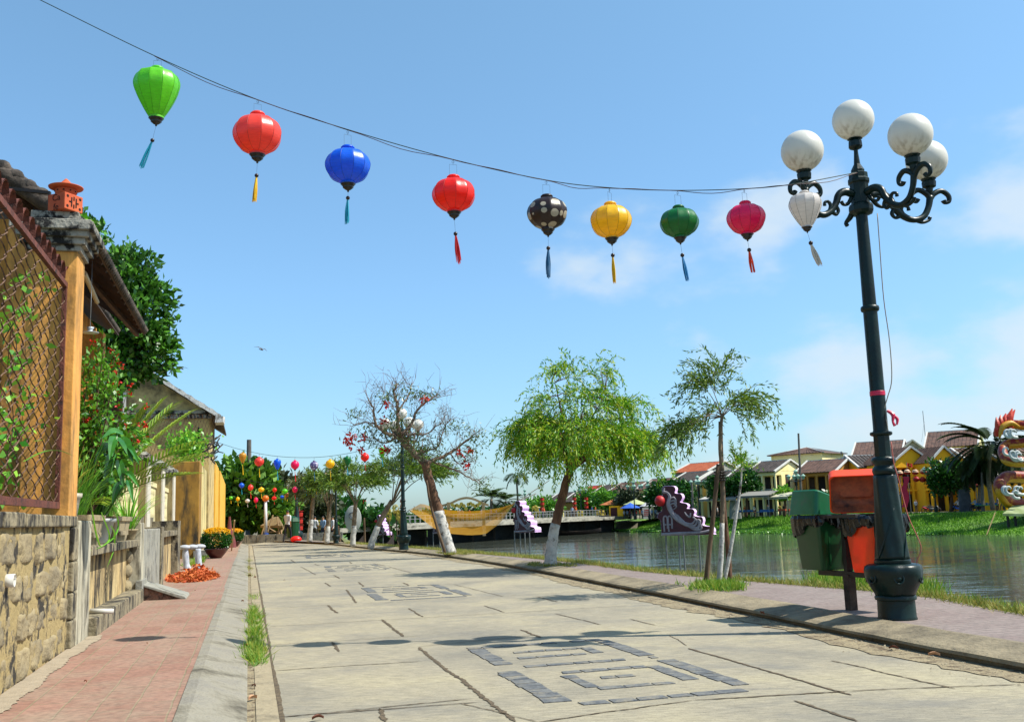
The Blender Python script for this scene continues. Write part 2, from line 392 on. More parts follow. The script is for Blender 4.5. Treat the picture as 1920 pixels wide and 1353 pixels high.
# left pavement, right pavement
flat('pavement', [S(-.35, -3)[:2], S(-.35, 56)[:2], S(-3.2, 56)[:2], S(-3.2, -3)[:2]], SWZ, M_PAVE_L)
def off(P, d):      # offset polyline to its right side
    out = []
    for i, p in enumerate(P):
        t = (P[min(i+1, len(P)-1)]-P[max(i-1, 0)]); t.z = 0; t.normalize(); out.append(p+Vector((t.y, -t.x, 0))*d)
    return out
RKi = off(RK, .42)
RKi = [Vector((p.x, p.y, 0)) for p in RKi]
pr = [(p.x, p.y) for p in RKi]+[(p.x, p.y) for p in reversed(BEs)]
mb = MB(); A = [Vector((p.x, p.y, SWZ)) for p in RKi]
def resample(P, n):
    d = [0]
    for i in range(1, len(P)): d.append(d[-1]+(P[i]-P[i-1]).length)
    out = []
    for k in range(n):
        s = d[-1]*k/(n-1); i = max(1, next((j for j in range(len(d)) if d[j] >= s-1e-9), len(d)-1))
        t = (s-d[i-1])/max(1e-9, d[i]-d[i-1]); out.append(P[i-1].lerp(P[i], t))
    return out
mb.strip(resample(A, 90), resample([Vector((p.x, p.y, SWZ)) for p in BEs], 90))
struct('pavement', mb, M_PAVE_R)
# left kerb : sloping concrete, cast in lengths, with a broken drain gap
mb = MB(); M_STEP = 1.02
v = -2.0; random.seed(5)
while v < 50:
    L_ = random.uniform(2.6, 3.4); v1 = min(v+L_, 52)
    for a, b_ in ((v+.006, v1-.006),):
        j = random.uniform(-.006, .006)
        A = [(-.37, SWZ+.004+j), (-.30, SWZ+.006+j), (-.03, .035), (.0, .02), (.0, -.03), (-.37, -.03)]
        V = [S(u, a, z) for u, z in A]+[S(u, b_, z) for u, z in A]
        n = len(A); mb.add(V, [(i, (i+1) % n, (i+1) % n+n, i+n) for i in range(n)]+[tuple(range(n))[::-1], tuple(range(n, 2*n))])
    v = v1
struct('kerb', mb, M_KERB)
# right kerb with a dark undercut foot
mb = MB()
def prof_strip(P, offs):
    rows = []
    for d, z in offs: rows.append([Vector((p.x, p.y, z+random.uniform(-.004, .004))) for p in off(P, d)])
    for a, b_ in zip(rows, rows[1:]): mb.strip(a, b_)
RKd = resample(RK, 160)
prof_strip(RKd, [(.05, -.02), (.045, .035), (.0, .04), (.005, .062), (.05, .075), (.36, SWZ+.022), (.43, SWZ+.012), (.44, SWZ-.03)])
struct('kerb', mb, M_KERB_D)
# gutters: dirt strips along both kerbs
def ragged(P, d0, d1, z, amp, m, name='gutter_dirt'):
    mb = MB(); n = len(P); A = off(P, d0); B = off(P, d1)
    ph = random.random()*9
    for i in range(n):
        k = (math.sin(i*.21+ph)+math.sin(i*.067+ph*2)+1.1*random.uniform(-1, 1))/2.4
        B[i] = B[i]+(B[i]-A[i]).normalized()*k*amp; B[i].z = z; A[i].z = z
    mb.strip(A, B); return struct(name, mb, m)
ragged(resample(RK, 420), .06, -.30, .005, .13, M_DIRT)
lkp = [S(.0, -2+i*.12) for i in range(450)]
ragged(lkp, 0, .055, .006, .03, M_DIRT)
mb = MB(); mb.sbox(.05, .175, -3, 52, -.02, .012); struct('gutter_edging', mb, mat('edging', hx('a19376'), hx('b3a585'), scale=3, rough=.9, bump=.5, bscale=30, dirt=hx('746a55'), dscale=3))
ragged([S(.19, -2+i*.1) for i in range(540)], -.012, .012, .006, .01, M_JOINT, 'road_joint')
P = [S(-1.42, 3.5+i*.03) for i in range(230)]
ragged(P, -.05, .10, SWZ+.005, .03, M_SAND, 'sand_drift')
# joints of the concrete slabs: ragged strips of soil, 4 mm proud
mb = MB()
def joint(a, b, w=.014, z=.004, px=True):
    A = gp(*a) if px else a; B = gp(*b) if px else b; A.z = B.z = 0; L_ = (B-A).length; n = max(3, int(L_/.035)); t = (B-A).normalized(); s = Vector((t.y, -t.x, 0))
    la = []; lb = []; wob = 0
    for i in range(n+1):
        p = A.lerp(B, i/n); wob = wob*.8+random.gauss(0, .003); e = min(1, min(i, n-i)/2+.15)
        la.append(p+s*(wob+w*.5*random.uniform(.4, 1.5)*e)+Vector((0, 0, z))); lb.append(p+s*(wob-w*.5*random.uniform(.4, 1.5)*e)+Vector((0, 0, z)))
    mb.strip(la, lb)
random.seed(11)
for a, b, w in [((785, 1213), (965, 1353), .03), ((1290, 1215), (1597, 1303), .022), ((1560, 1238), (1790, 1291), .016), ((1488, 1313), (1612, 1353), .022),
                ((713, 1328), (724, 1353), .03), ((716, 1161), (757, 1193), .03), ((622, 1203), (636, 1221), .03), ((614, 1134), (632, 1149), .03), ((765, 1140), (792, 1156), .022),
                ((908, 1135), (946, 1148), .018), ((650, 1105), (668, 1130), .03), ((610, 1092), (620, 1099), .03), ((672, 1091), (682, 1099), .03), ((755, 1092), (767, 1097), .03),
                ((975, 1180), (1014, 1195), .03), ((1005, 1118), (1046, 1128), .02), ((850, 1095), (943, 1118), .012), ((1180, 1160), (1230, 1172), .015), ((1040, 1150), (1130, 1171), .015),
                ((564, 1062), (592, 1077), .02), ((626, 1078), (638, 1084), .03), ((700, 1056), (722, 1060), .03), ((545, 1049), (553, 1054), .04), ((728, 1062), (770, 1073), .02), ((1255, 1190), (1290, 1210), .01),
                ((590, 1057), (598, 1060), .03), ((655, 1053), (660, 1056), .03)]:
    joint(a, b, w)
for y0, y1, w in [(1345, 1308, .014), (1257, 1238, .016), (1208, 1186, .01), (1174, 1150, .013), (1140, 1120, .01), (1110, 1098, .01), (1087, 1075, .014), (1070, 1060, .012), (1054, 1046, .02), (1044, 1038, .02)]:
    A = gp(512, y0); x1 = 1230; B = gp(x1, y1-3) if y0 < 1200 else gp(885 if y0 > 1300 else 790, y1)
    u, vv = uv(A); joint(S(.2, vv), S(min(uv(B)[0], 4.5), vv-.05), w, px=False)
joint((1010, 1353), (1300, 1313), .016); joint((1300, 1313), (1590, 1295), .02); joint((1590, 1295), (1905, 1283), .014)
joint((780, 1212), (1010, 1190), .012); joint((520, 1345), (885, 1310), .014); joint((860, 1318), (1010, 1353), .01)
struct('road_joint', mb, M_JOINT)
# slate setts let into the concrete
M_SLATE = mat('slate', hx('52565a'), hx('7d7d79'), scale=9, rough=.75, bump=.6, bscale=30, dirt=hx('9a917c'), dscale=6, dlo=.5, dhi=.68)
A0 = uv(gp(872, 1216)); u0, v1 = A0[0], A0[1]; B0 = uv(gp(1062, 1322)); v0 = B0[1]; u0 = (A0[0]+B0[0])/2; u1 = uv(gp(1395, 1288))[0]*.5+uv(gp(1150, 1203))[0]*.5
MW, ML = u1-u0, v1-v0          # outer size of the motif
def q_(a, b_, w): return (a, b_, w)
# fractions (across, along) of a seal-like square meander
bars = [((0, 1), (1, 1), .12), ((.05, .62), (.05, .98), .17), ((.97, .60), (.97, .98), .16), ((.24, .84), (.74, .84), .10), ((.74, .72), (.74, .84), .13), ((.20, .72), (.66, .72), .11), ((.14, .56), (1, .56), .11),
        ((.0, .04), (.0, .50), .19), ((.28, .42), (.80, .42), .13), ((.42, .30), (.62, .30), .10), ((.84, .18), (.84, .42), .13), ((.28, .18), (.28, .38), .11), ((.3, .16), (.72, .16), .10), ((1.0, .06), (1.0, .50), .17), ((.08, .0), (.95, .0), .12)]
setts = []
random.seed(8)
for a, b, w in bars:
    A = Vector((u0+a[0]*MW, v0+a[1]*ML)); B = Vector((u0+b[0]*MW, v0+b[1]*ML))
    along_u = abs(B.x-A.x) > abs(B.y-A.y)
    if along_u: B.y = A.y = (A.y+B.y)/2
    else: B.x = A.x = (A.x+B.x)/2
    t = (B-A); L_ = t.length; t.normalize(); s = Vector((-t.y, t.x)); x = 0
    while x < L_-.03:
        l = min(random.uniform(.11, .2), L_-x); g = .006
        if random.random() > .05: setts.append((A+t*(x+g), A+t*(x+l-g), s*w*.5*random.uniform(.86, 1.08)*.8))
        x += l
mb = MB()
for k, (dv, sc) in enumerate(((0, 1), (8.1, 1), (16.5, 1.1), (25, 1.1))):
    for a, b, s in setts:
        if k > 1 and random.random() < .25: continue
        P = []
        for q in (a-s, b-s, b+s, a+s): P.append(Vector((q.x+random.uniform(-.008, .008)+(.0 if k else 0), q.y+dv+random.uniform(-.008, .008))))
        mb.add([S(q.x, q.y, .0055) for q in P]+[S(q.x, q.y, -.01) for q in P], [(0, 1, 2, 3), (4, 5, 1, 0), (5, 6, 2, 1), (6, 7, 3, 2), (7, 4, 0, 3)])
struct('paving_inlay', mb, M_SLATE)
# near river bank: falls from the pavement edge to the river bed
nb = [Vector((p.x, p.y, 0)) for p in NEARBANK]
rows = []
for d, z in ((-.05, SWZ+.002), (.12, SWZ-.02), (.55, -.12), (1.2, -.5), (4.5, WZ-.1), (7, WZ-1.2)):
    rows.append([Vector((p.x, p.y, z)) for p in off(nb, d)])
mb = MB()
for a, b_ in zip(rows, rows[1:]): mb.strip(a, b_)
M_BANK = mat('bank_soil', hx('5f6a33'), hx('7c7a4a'), scale=2, rough=1, bump=.8)
struct('river_bank', mb, M_BANK)
# far bank: water line and top line, then level ground to the horizon
fb = [(2500, 1010, 100), (1920, 1003, 95), (1700, 1001.5, 107), (1500, 1000, 124), (1350, 998, 143), (1200, 996, 166), (1150, 994, 182)]
FW = [gp(x, y, WZ) for x, y, D in fb]
FZ = -.45
nrm = Vector((.78, .62, 0))
FALL = FW+[Vector((10, 205, WZ)), Vector((-20, 222, WZ)), Vector((-90, 250, WZ)), Vector((-400, 300, WZ)), Vector((-1500, 400, WZ))]
FALL = resample(FALL[:7], 50)+FALL[7:]
rows = []
for a, h in ((-6, -1.5), (0, 0), (2.5, .35), (7, 1.2), (11, 1.8), (13, 2.0), (14, FZ-WZ), (40, FZ-WZ)):
    rows.append([p+Vector((0, 0, h)) for p in off(FALL, a)])
last = rows[-1]; rows.append([p+Vector((p.x*9+200, 1800, 0)) for p in last])
mb = MB()
for a, b_ in zip(rows, rows[1:]): mb.strip(a, b_)
M_FARB = mat('far_bank_grass_soil', hx('4c7a1c'), hx('6f9a2c'), scale=.5, rough=1, bump=.5, dirt=hx('3c5a1a'), dscale=.35, dlo=.5, dhi=.62)
struct('far_bank', mb, M_FARB)
mb = MB(); A = [p+nrm*14.5+Vector((0, 0, FZ-WZ+.03)) for p in FW]; B = [p+nrm*24+Vector((0, 0, FZ-WZ+.03)) for p in FW]; mb.strip(A, B)
struct('quay_street', mb, mat('quay', hx('8b8577'), hx('a39c8c'), scale=1, rough=.9))
# river
def water_material():
    m, nt, N, L, b = node_mat('river_water'); tc = N('ShaderNodeTexCoord')
    b.inputs['Base Color'].default_value = (.075, .085, .065, 1); b.inputs['Roughness'].default_value = .045; b.inputs['IOR'].default_value = 1.33
    b.inputs['Specular IOR Level'].default_value = .8
    mp = N('ShaderNodeMapping'); mp.inputs['Scale'].default_value = (.34, 1.9, 1); mp.inputs['Rotation'].default_value = (0, 0, R(12)); L(tc.outputs['Object'], mp.inputs[0])
    n = N('ShaderNodeTexNoise'); n.inputs['Scale'].default_value = 1.0; n.inputs['Detail'].default_value = 3; n.inputs['Roughness'].default_value = .55; L(mp.outputs[0], n.inputs[0])
    n2 = N('ShaderNodeTexNoise'); n2.inputs['Scale'].default_value = .12; n2.inputs['Detail'].default_value = 3; L(mp.outputs[0], n2.inputs[0])
    mr = N('ShaderNodeMapRange'); mr.inputs[1].default_value = .4; mr.inputs[2].default_value = .6; mr.inputs[3].default_value = .25; mr.inputs[4].default_value = 1; L(n2.outputs[0], mr.inputs[0])
    mu = N('ShaderNodeMath'); mu.operation = 'MULTIPLY'; L(n.outputs[0], mu.inputs[0]); L(mr.outputs[0], mu.inputs[1])
    bn = N('ShaderNodeBump'); bn.inputs['Strength'].default_value = .5; bn.inputs['Distance'].default_value = .055; L(mu.outputs[0], bn.inputs['Height']); L(bn.outputs[0], b.inputs['Normal'])
    return m
mb = MB(); mb.add([(-1600, -60, WZ), (400, -60, WZ), (400, 700, WZ), (-1600, 700, WZ)], [(0, 1, 2, 3)])
struct('river', mb, water_material())
# ---- grass (nobody could count it)
M_GRASS = mat('grass', hx('3f7d18', .85), hx('b5b548', .85), island=True, c3=hx('79a526', .85), rough=.6, transl=.3)
M_GRASS_D = mat('grass_dry', hx('6f8a2a', .8), hx('b9a95a', .8), island=True, rough=.7, transl=.3)
def grass(name, centres, n, L0, L1, w, m, spread, lean=.5, seed=1, z=None):
    rng = np.random.default_rng(seed); C_ = np.array([tuple(c) for c in centres]); idx = rng.integers(0, len(C_), n)
    P = C_[idx]+np.concatenate([rng.normal(size=(n, 2))*spread, np.zeros((n, 1))], 1)
    D = rng.normal(size=(n, 3))*lean; D[:, 2] = 1; L_ = rng.uniform(L0, L1, n)
    V, F = leaf_arrays(P, D, L_, w, rng, .1); o = mesh_np(name, V, F, m); o['kind'] = 'stuff'; o['label'] = name; return o
random.seed(2)
def gl(o, label): o['label'] = label; del_ = None; return o
lin = lambda P, n: resample(P, n)
cs = []
for i in range(90):
    y = random.choice([random.gauss(1160, 14), random.gauss(1205, 16), random.gauss(1228, 8), random.uniform(1120, 1250)]); v_ = vz(478, y, .03)
    P = gp(476+random.gauss(0, 5), y, 0); cs.append(P)
gl(grass('grass', cs, 2600, .05, .13, .006, M_GRASS, .035, .7, 3), 'green grass tuft growing in the left gutter')
cs = [gp(random.uniform(458, 470), random.uniform(1045, 1085), 0) for _ in range(20)]
gl(grass('grass', cs, 700, .03, .09, .008, M_GRASS_D, .05, .7, 4), 'dry grass along the far part of the left gutter')
E2 = off(BEs, .05); cs = [Vector((p.x, p.y, SWZ-.03)) for p in resample(E2, 700)]
gl(grass('grass', cs, 20000, .05, .16, .010, M_GRASS_D, .07, .6, 5), 'patchy grass fringe along the river edge of the pavement')
E2 = off(BEs, .38); cs = [Vector((p.x, p.y, SWZ-.12)) for p in resample(E2, 500)]
gl(grass('grass', cs, 13000, .06, .2, .012, M_GRASS, .09, .6, 6), 'greener grass just over the edge of the river bank')
cs = [at(random.uniform(1540, 1650), 1092, random.uniform(12.6, 14.5)) for _ in range(70)]+[at(random.uniform(1690, 1725), 1115, random.uniform(11, 12.5)) for _ in range(30)]
for c in cs: c.z = -.02
gl(grass('grass', cs, 7000, .12, .30, .012, M_GRASS, .12, .4, 7), 'tall bright grass behind the litter bins')

# loose grit swept along both kerbs
rg = np.random.default_rng(8); n = 2600; Rk = np.array([tuple(q) for q in resample(RK, 600)]); V = []; F = []
idx = np.minimum(599, (rg.random(n)**1.6*420).astype(int)); P_ = Rk[idx]; nd = np.array(tuple(SNRM)); side = rg.random(n) < .25
P_ = P_-nd*np.abs(rg.normal(size=(n, 1)))*.16; P_[side] = np.array([tuple(S(.03+.05*abs(random.gauss(0, 1)), 2+18*random.random()**1.3)) for _ in range(int(side.sum()))])
sz = rg.uniform(.003, .011, n)
for i in range(n):
    c = P_[i]; s_ = sz[i]*(1.6 if rg.random() < .04 else 1); o = len(V); q = rg.normal(size=3)*.3
    V += [(c[0]+s_, c[1]+q[0]*s_, .006), (c[0]+q[1]*s_, c[1]+s_, .006), (c[0]-s_, c[1], .006), (c[0], c[1]-s_, .006), (c[0]+q[2]*s_, c[1]+q[0]*s_, .006+s_*.9)]
    F += [(o, o+1, o+4), (o+1, o+2, o+4), (o+2, o+3, o+4), (o+3, o, o+4)]
o = mesh_np('gravel', V, F, mat('grit', hx('6a5c48'), hx('b0a58a'), island=True, rough=.95)); o['kind'] = 'stuff'; o['label'] = 'loose grit along the kerbs'
# ================================================================== STREET LAMPS
M_IRON = mat('green_iron', hx('041615', 1), hx('082422', 1), scale=6, rough=.36, spec=.3, bump=.12, bscale=25, dirt=hx('2c3632'), dscale=5, dlo=.62, dhi=.8)
def globe_mat():
    m, nt, N, L, b = node_mat('lamp_globe_acrylic'); tc = N('ShaderNodeTexCoord')
    mp = N('ShaderNodeMapping'); mp.inputs['Scale'].default_value = (26, 26, 1.6); L(tc.outputs['Object'], mp.inputs[0])
    n = N('ShaderNodeTexNoise'); n.inputs['Scale'].default_value = 1; n.inputs['Detail'].default_value = 6; L(mp.outputs[0], n.inputs[0])
    sp = N('ShaderNodeSeparateXYZ'); L(tc.outputs['Object'], sp.inputs[0])
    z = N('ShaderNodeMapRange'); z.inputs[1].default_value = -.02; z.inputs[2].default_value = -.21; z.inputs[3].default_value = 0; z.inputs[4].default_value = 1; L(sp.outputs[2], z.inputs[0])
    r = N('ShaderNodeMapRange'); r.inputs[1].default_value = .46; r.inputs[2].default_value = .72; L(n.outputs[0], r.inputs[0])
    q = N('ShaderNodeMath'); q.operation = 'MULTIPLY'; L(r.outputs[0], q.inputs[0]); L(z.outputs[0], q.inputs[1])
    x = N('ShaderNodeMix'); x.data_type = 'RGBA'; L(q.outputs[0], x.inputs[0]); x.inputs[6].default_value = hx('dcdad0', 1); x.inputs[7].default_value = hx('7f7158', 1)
    L(x.outputs[2], b.inputs['Base Color']); b.inputs['Roughness'].default_value = .35
    b.inputs['Subsurface Weight'].default_value = .0
    t = N('ShaderNodeBsdfTranslucent'); ms = N('ShaderNodeMixShader'); ms.inputs[0].default_value = .25; L(x.outputs[2], t.inputs[0])
    L(b.outputs[0], ms.inputs[1]); L(t.outputs[0], ms.inputs[2]); L(ms.outputs[0], nt.nodes['Material Output'].inputs[0]); return m
M_GLOBE = globe_mat()
def arm_mb(az, rr=.6, z0=0.0, kr=1):
    """scrolled bracket in the (r, z) plane turned to azimuth az"""
    mb = MB(); T = Matrix.Translation((0, 0, z0)) @ Matrix.Rotation(az, 4, 'Z') @ Matrix.Scale(kr, 4, (1, 0, 0))
    def P(l): return smooth_path([(r, 0, z) for r, z in l], 6)
    mb.tube(P([(.08, .02), (.16, .035), (.235, .0), (.275, -.085), (.34, -.165), (.43, -.205), (.52, -.17), (.57, -.08), (.595, .03)]), [.038, .038, .034, .031, .031, .029, .027, .026, .03], 8, M=T)
    mb.tube(P([(.285, -.10), (.255, -.15), (.28, -.19), (.315, -.175)]), [.02, .017, .014, .02], 8, M=T)
    mb.tube(P([(.36, -.175), (.335, -.115), (.355, -.075), (.395, -.085), (.40, -.115)]), [.018, .018, .015, .013, .017], 8, M=T)
    mb.tube(P([(.43, -.20), (.50, -.225), (.56, -.205), (.575, -.175)]), [.018, .017, .014, .018], 8, M=T)
    for sg in (-1, 1):
        mb.tube(P([(.595, -.0), (.595+.035*sg, .055), (.595+.10*sg, .085), (.595+.155*sg, .045), (.595+.16*sg, -.01), (.595+.125*sg, -.03), (.595+.11*sg, -.005)]), [.022, .026, .025, .022, .019, .016, .023], 8, M=T)
    mb.tube(P([(.10, -.02), (.14, -.075), (.19, -.09), (.215, -.06)]), [.02, .018, .014, .018], 8, M=T)
    return mb
def cup_mb(c, k=1):
    mb = MB(); mb.lathe([(.018*k, -.13), (.03*k, -.09), (.035*k, -.06), (.062*k, -.045), (.066*k, .0), (.055*k, .012), (.07*k, .03)], 10, c=c); return mb
def make_lamp(label, arms, gscale, loc, group):
    t = thing('street_lamp', label, 'street lamp', (0, 0, 0), 0, group)
    oct_ = lambda a, j, z: 1/ max(math.cos((a % (math.pi/4))-math.pi/8), .9)
    mb = MB(); mb.lathe([(.162, 0), (.165, .012), (.158, .03), (.155, .165), (.17, .172), (.174, .195), (.162, .21)], 40); 
    link('foot', mb, M_IRON, t, smooth=True, local=True).modifiers.new('e', 'EDGE_SPLIT').split_angle = R(50)
    mb = MB()   # bulb with petals
    pet = lambda a, j, z: 1+.06*abs(math.cos(a*3))**.5-.02
    mb.lathe([(.16, .205), (.17, .235), (.19, .27), (.215, .32), (.232, .375), (.236, .42), (.228, .455), (.205, .47), (.165, .475)], 48, mod=pet)
    for k in range(6):
        a = k*math.pi/3+.35; T = Matrix.Rotation(a, 4, 'Z') @ Matrix.Translation((.226, 0, .36)) @ Matrix.Rotation(R(80), 4, 'Y')
        ring = [(.045*math.cos(q), .038*math.sin(q), .0) for q in np.linspace(0, 2*math.pi, 20)]
        mb.tube(ring, .008, 6, M=T, cap=False); mb.sphere((0, 0, 0), .022, 10, 6, M=T, sq=(1, 1, .6))
    link('bulb', mb, M_IRON, t, smooth=True, local=True)
    mb = MB(); mb.lathe([(.15, .474), (.152, .478), (.152, .505), (.14, .512), (.132, .515)], 32); link('ring', mb, M_IRON, t, smooth=True, local=True).modifiers.new('e', 'EDGE_SPLIT').split_angle = R(50)
    mb = MB()   # fluted, slightly twisted shaft
    fl = lambda a, j, z: 1+.03*math.cos(8*(a+z*.9))
    zs = np.linspace(.512, 1.23, 26); mb.lathe([(.142-(z-.512)*.045/.72-.004*math.sin((z-.512)*4), z) for z in zs]+[(.085, 1.245)], 64, mod=fl)
    for k in range(4):
        pts = [(math.cos(k*math.pi/2+.4+q*1.3)*(.143-q*.032), math.sin(k*math.pi/2+.4+q*1.3)*(.143-q*.032), .53+.42*q) for q in np.linspace(0, 1, 12)]
        mb.tube(pts, [.008, .006, .002], 6)
    link('shaft', mb, M_IRON, t, smooth=True, local=True)
    mb = MB(); mb.lathe([(.085, 1.24), (.098, 1.25), (.104, 1.275), (.098, 1.30), (.086, 1.31), (.080, 1.325), (.098, 1.34), (.104, 1.365), (.098, 1.388), (.075, 1.40)], 32)
    link('ring', mb, M_IRON, t, smooth=True, local=True)
    mb = MB(); mb.lathe([(.072, 1.398), (.072, 1.58), (.078, 1.585)], 8); link('collar', mb, M_IRON, t, local=True)
    mb = MB(); mb.lathe([(.078, 1.583), (.092, 1.59), (.096, 1.603), (.092, 1.616), (.068, 1.622), (.064, 1.64), (.062, 2.70), (.078, 2.71), (.082, 2.73), (.078, 2.75), (.06, 2.76), (.052, 3.60), (.05, 3.62)], 32)
    link('pole', mb, M_IRON, t, smooth=True, local=True).modifiers.new('e', 'EDGE_SPLIT').split_angle = R(50)
    mb = MB(); mb.lathe([(.05, 3.60), (.1, 3.615), (.112, 3.64), (.112, 3.68), (.102, 3.70), (.085, 3.715), (.085, 3.73), (.085, 3.90), (.098, 3.91), (.098, 3.94), (.088, 3.95), (.086, 4.0), (.06, 4.01), (.062, 4.03), (.03, 4.09), (.02, 4.2), (.019, 4.235)], 10)
    link('head', mb, M_IRON, t, local=True, bevel=.004)
    mb = MB(); mb.lathe([(.02, 4.23), (.055, 4.245), (.064, 4.26), (.06, 4.31), (.045, 4.325), (.07, 4.335)], 10); cp = link('globe_cup', mb, M_IRON, t, local=True)
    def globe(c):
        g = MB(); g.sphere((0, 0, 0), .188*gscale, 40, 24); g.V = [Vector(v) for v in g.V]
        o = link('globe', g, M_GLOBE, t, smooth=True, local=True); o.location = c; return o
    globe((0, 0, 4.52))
    for az, full, *kk in arms:
        kr = kk[0] if kk else 1
        a = link('arm', arm_mb(az, z0=3.78, kr=kr), M_IRON, t, smooth=True, local=True)
        if full:
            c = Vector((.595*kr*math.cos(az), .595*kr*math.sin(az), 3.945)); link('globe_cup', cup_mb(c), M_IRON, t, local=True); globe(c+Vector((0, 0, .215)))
    if not len(arms) > 3:
        mb = MB(); mb.tube(smooth_path([(-.06, .03, 3.66), (-.09, .05, 3.60), (-.12, .08, 3.56), (-.115, .07, 3.53)]), [.03, .026, .018, .02], 8); link('arm_stub', mb, M_IRON, t, smooth=True, local=True)
    t.location = loc; return t
LP = gp(1680, 1164, SWZ); LP = LP*1.018; LP.z = SWZ-.005; LP.x += .015
lamp = make_lamp('tall dark green cast iron street lamp with white globes beside the litter bins', [(R(200), True), (R(-60), True), (R(12), True, 1.22)], 1.0, LP, 'cast iron street lamps along the river pavement')
# the pink tape, the cord of the near lamp
mb = MB(); zt = 1.96
mb.lathe([(.0655, zt-.02), (.067, zt-.018), (.067, zt+.018), (.0655, zt+.02)], 32, c=(0, 0, 0)); link('tape', mb, mat('pink_tape', hx('e0184f'), rough=.4), lamp, local=True)
mb = MB()
mb.tube(smooth_path([(.05, -.06, 1.80), (.09, -.08, 1.76), (.08, -.09, 1.70), (.095, -.09, 1.66)]), [.012, .02, .01, .014], 6)
mb.tube(smooth_path([(.09, -.08, 1.76), (.12, -.09, 1.72), (.11, -.10, 1.67)]), [.012, .014, .008], 6)
link('ribbon', mb, mat('pink_tape', hx('e0184f')), lamp, local=True)
def world_tube(name, pts, r, m, label, cat, parent=None, n=6, k=5):
    mb = MB(); mb.tube(smooth_path(pts, k), r, n); 
    if parent is not None: return link(name, mb, m, parent, smooth=True)
    return solo(name, mb, m, label, cat, pts[0], smooth=True)
M_CABLE_W = mat('cable_grey', hx('a39b8a'), rough=.6)
world_tube('cable', [at(x, y, LP.y-.05) for x, y in [(1645, 400), (1650, 470), (1657, 560), (1668, 640), (1672, 710), (1664, 745), (1658, 770), (1664, 800), (1667, 850)]], .0045, M_CABLE_W, 'thin grey cable hanging loose beside the lamp pole', 'cable')
world_tube('cord', [at(x, y, LP.y-.12+k*.03) for k, (x, y) in enumerate([(1671, 828), (1676, 868), (1685, 900), (1702, 965), (1722, 1010), (1727, 1030), (1718, 1055), (1722, 1070), (1727, 1090)])], .0045, mat('pink_cord', hx('d9796a'), rough=.6), 'thin pink cord hanging from the lamp ribbon down to the grass', 'cord')
LP2 = gp(757, 1030, SWZ); LP3 = gp(630, 1018, SWZ)
def far_lamp(loc, rz, k, label):
    o = dup(far_proto, loc, rz, label, k); return o
far_proto = make_lamp('dark green street lamp with five white globes behind the bare flowering tree', [(R(20), True), (R(110), True), (R(200), True), (R(-70), True)], 1.0, LP2, 'cast iron street lamps along the river pavement')
far_proto.rotation_euler = (0, 0, R(10)); s2 = (1030-770)/FPX*LP2.y/4.6*.985; far_proto.scale = (s2, s2, s2)
s3 = (1017-872)/FPX*LP3.y/4.6*1.0
far_lamp(LP3, R(40), s3, 'dark green street lamp with five white globes, farthest along the kerb')
# ================================================================== LANTERNS
M_CAP = mat('lantern_black_wood', hx('15110f'), rough=.35, spec=.6); M_BEAD = mat('bead_wood', hx('2a130d'), rough=.3)
M_HWIRE = mat('hanger_wire', hx('6b6f72'), rough=.4, metal=.8)
def silk(name, c, dots=False, pale=None, band=False):
    if name in MATS: return MATS[name]
    m, nt, N, L, b = node_mat(name); col = None; tc = N('ShaderNodeTexCoord')
    b.inputs['Roughness'].default_value = .33; b.inputs['Sheen Weight'].default_value = 0; b.inputs['Specular IOR Level'].default_value = .55
    b.inputs['Coat Weight'].default_value = .35; b.inputs['Coat Roughness'].default_value = .5
    if dots:
        vo = N('ShaderNodeTexVoronoi'); vo.inputs['Scale'].default_value = dots; vo.inputs['Randomness'].default_value = .35; L(tc.outputs['Object'], vo.inputs[0])
        lt = N('ShaderNodeMath'); lt.operation = 'LESS_THAN'; lt.inputs[1].default_value = .41; L(vo.outputs['Distance'], lt.inputs[0])
        x = N('ShaderNodeMix'); x.data_type = 'RGBA'; L(lt.outputs[0], x.inputs[0]); x.inputs[6].default_value = c; x.inputs[7].default_value = pale; col = x.outputs[2]
    else:
        mp = N('ShaderNodeMapping'); mp.inputs['Scale'].default_value = (14, 14, 70); L(tc.outputs['Object'], mp.inputs[0])
        n = N('ShaderNodeTexNoise'); n.inputs['Scale'].default_value = 1; n.inputs['Detail'].default_value = 4; L(mp.outputs[0], n.inputs[0])
        r = N('ShaderNodeValToRGB'); r.color_ramp.elements[0].position = .3; r.color_ramp.elements[1].position = .7
        r.color_ramp.elements[0].color = tuple(v*.82 for v in c[:3])+(1,); r.color_ramp.elements[1].color = c; L(n.outputs[0], r.inputs[0]); col = r.outputs[0]
    L(col, b.inputs['Base Color'])
    n = N('ShaderNodeTexNoise'); n.inputs['Scale'].default_value = 22; n.inputs['Detail'].default_value = 4; L(tc.outputs['Object'], n.inputs[0])
    bn = N('ShaderNodeBump'); bn.inputs['Strength'].default_value = .25; bn.inputs['Distance'].default_value = .01; L(n.outputs[0], bn.inputs['Height']); L(bn.outputs[0], b.inputs['Normal'])
    t = N('ShaderNodeBsdfTranslucent'); L(col, t.inputs[0]); ms = N('ShaderNodeMixShader'); ms.inputs[0].default_value = .42
    L(b.outputs[0], ms.inputs[1]); L(t.outputs[0], ms.inputs[2]); L(ms.outputs[0], nt.nodes['Material Output'].inputs[0]); MATS[name] = m; return m
SHAPES = {'round': [(.29, 1.0), (.31, .945), (.58, .90), (.84, .78), (.98, .61), (1.0, .47), (.93, .31), (.76, .15), (.52, .05), (.33, 0)],
          'tear': [(.29, 1.0), (.31, .96), (.60, .935), (.86, .875), (.995, .74), (1.0, .62), (.9, .48), (.72, .3), (.5, .12), (.33, 0)]}
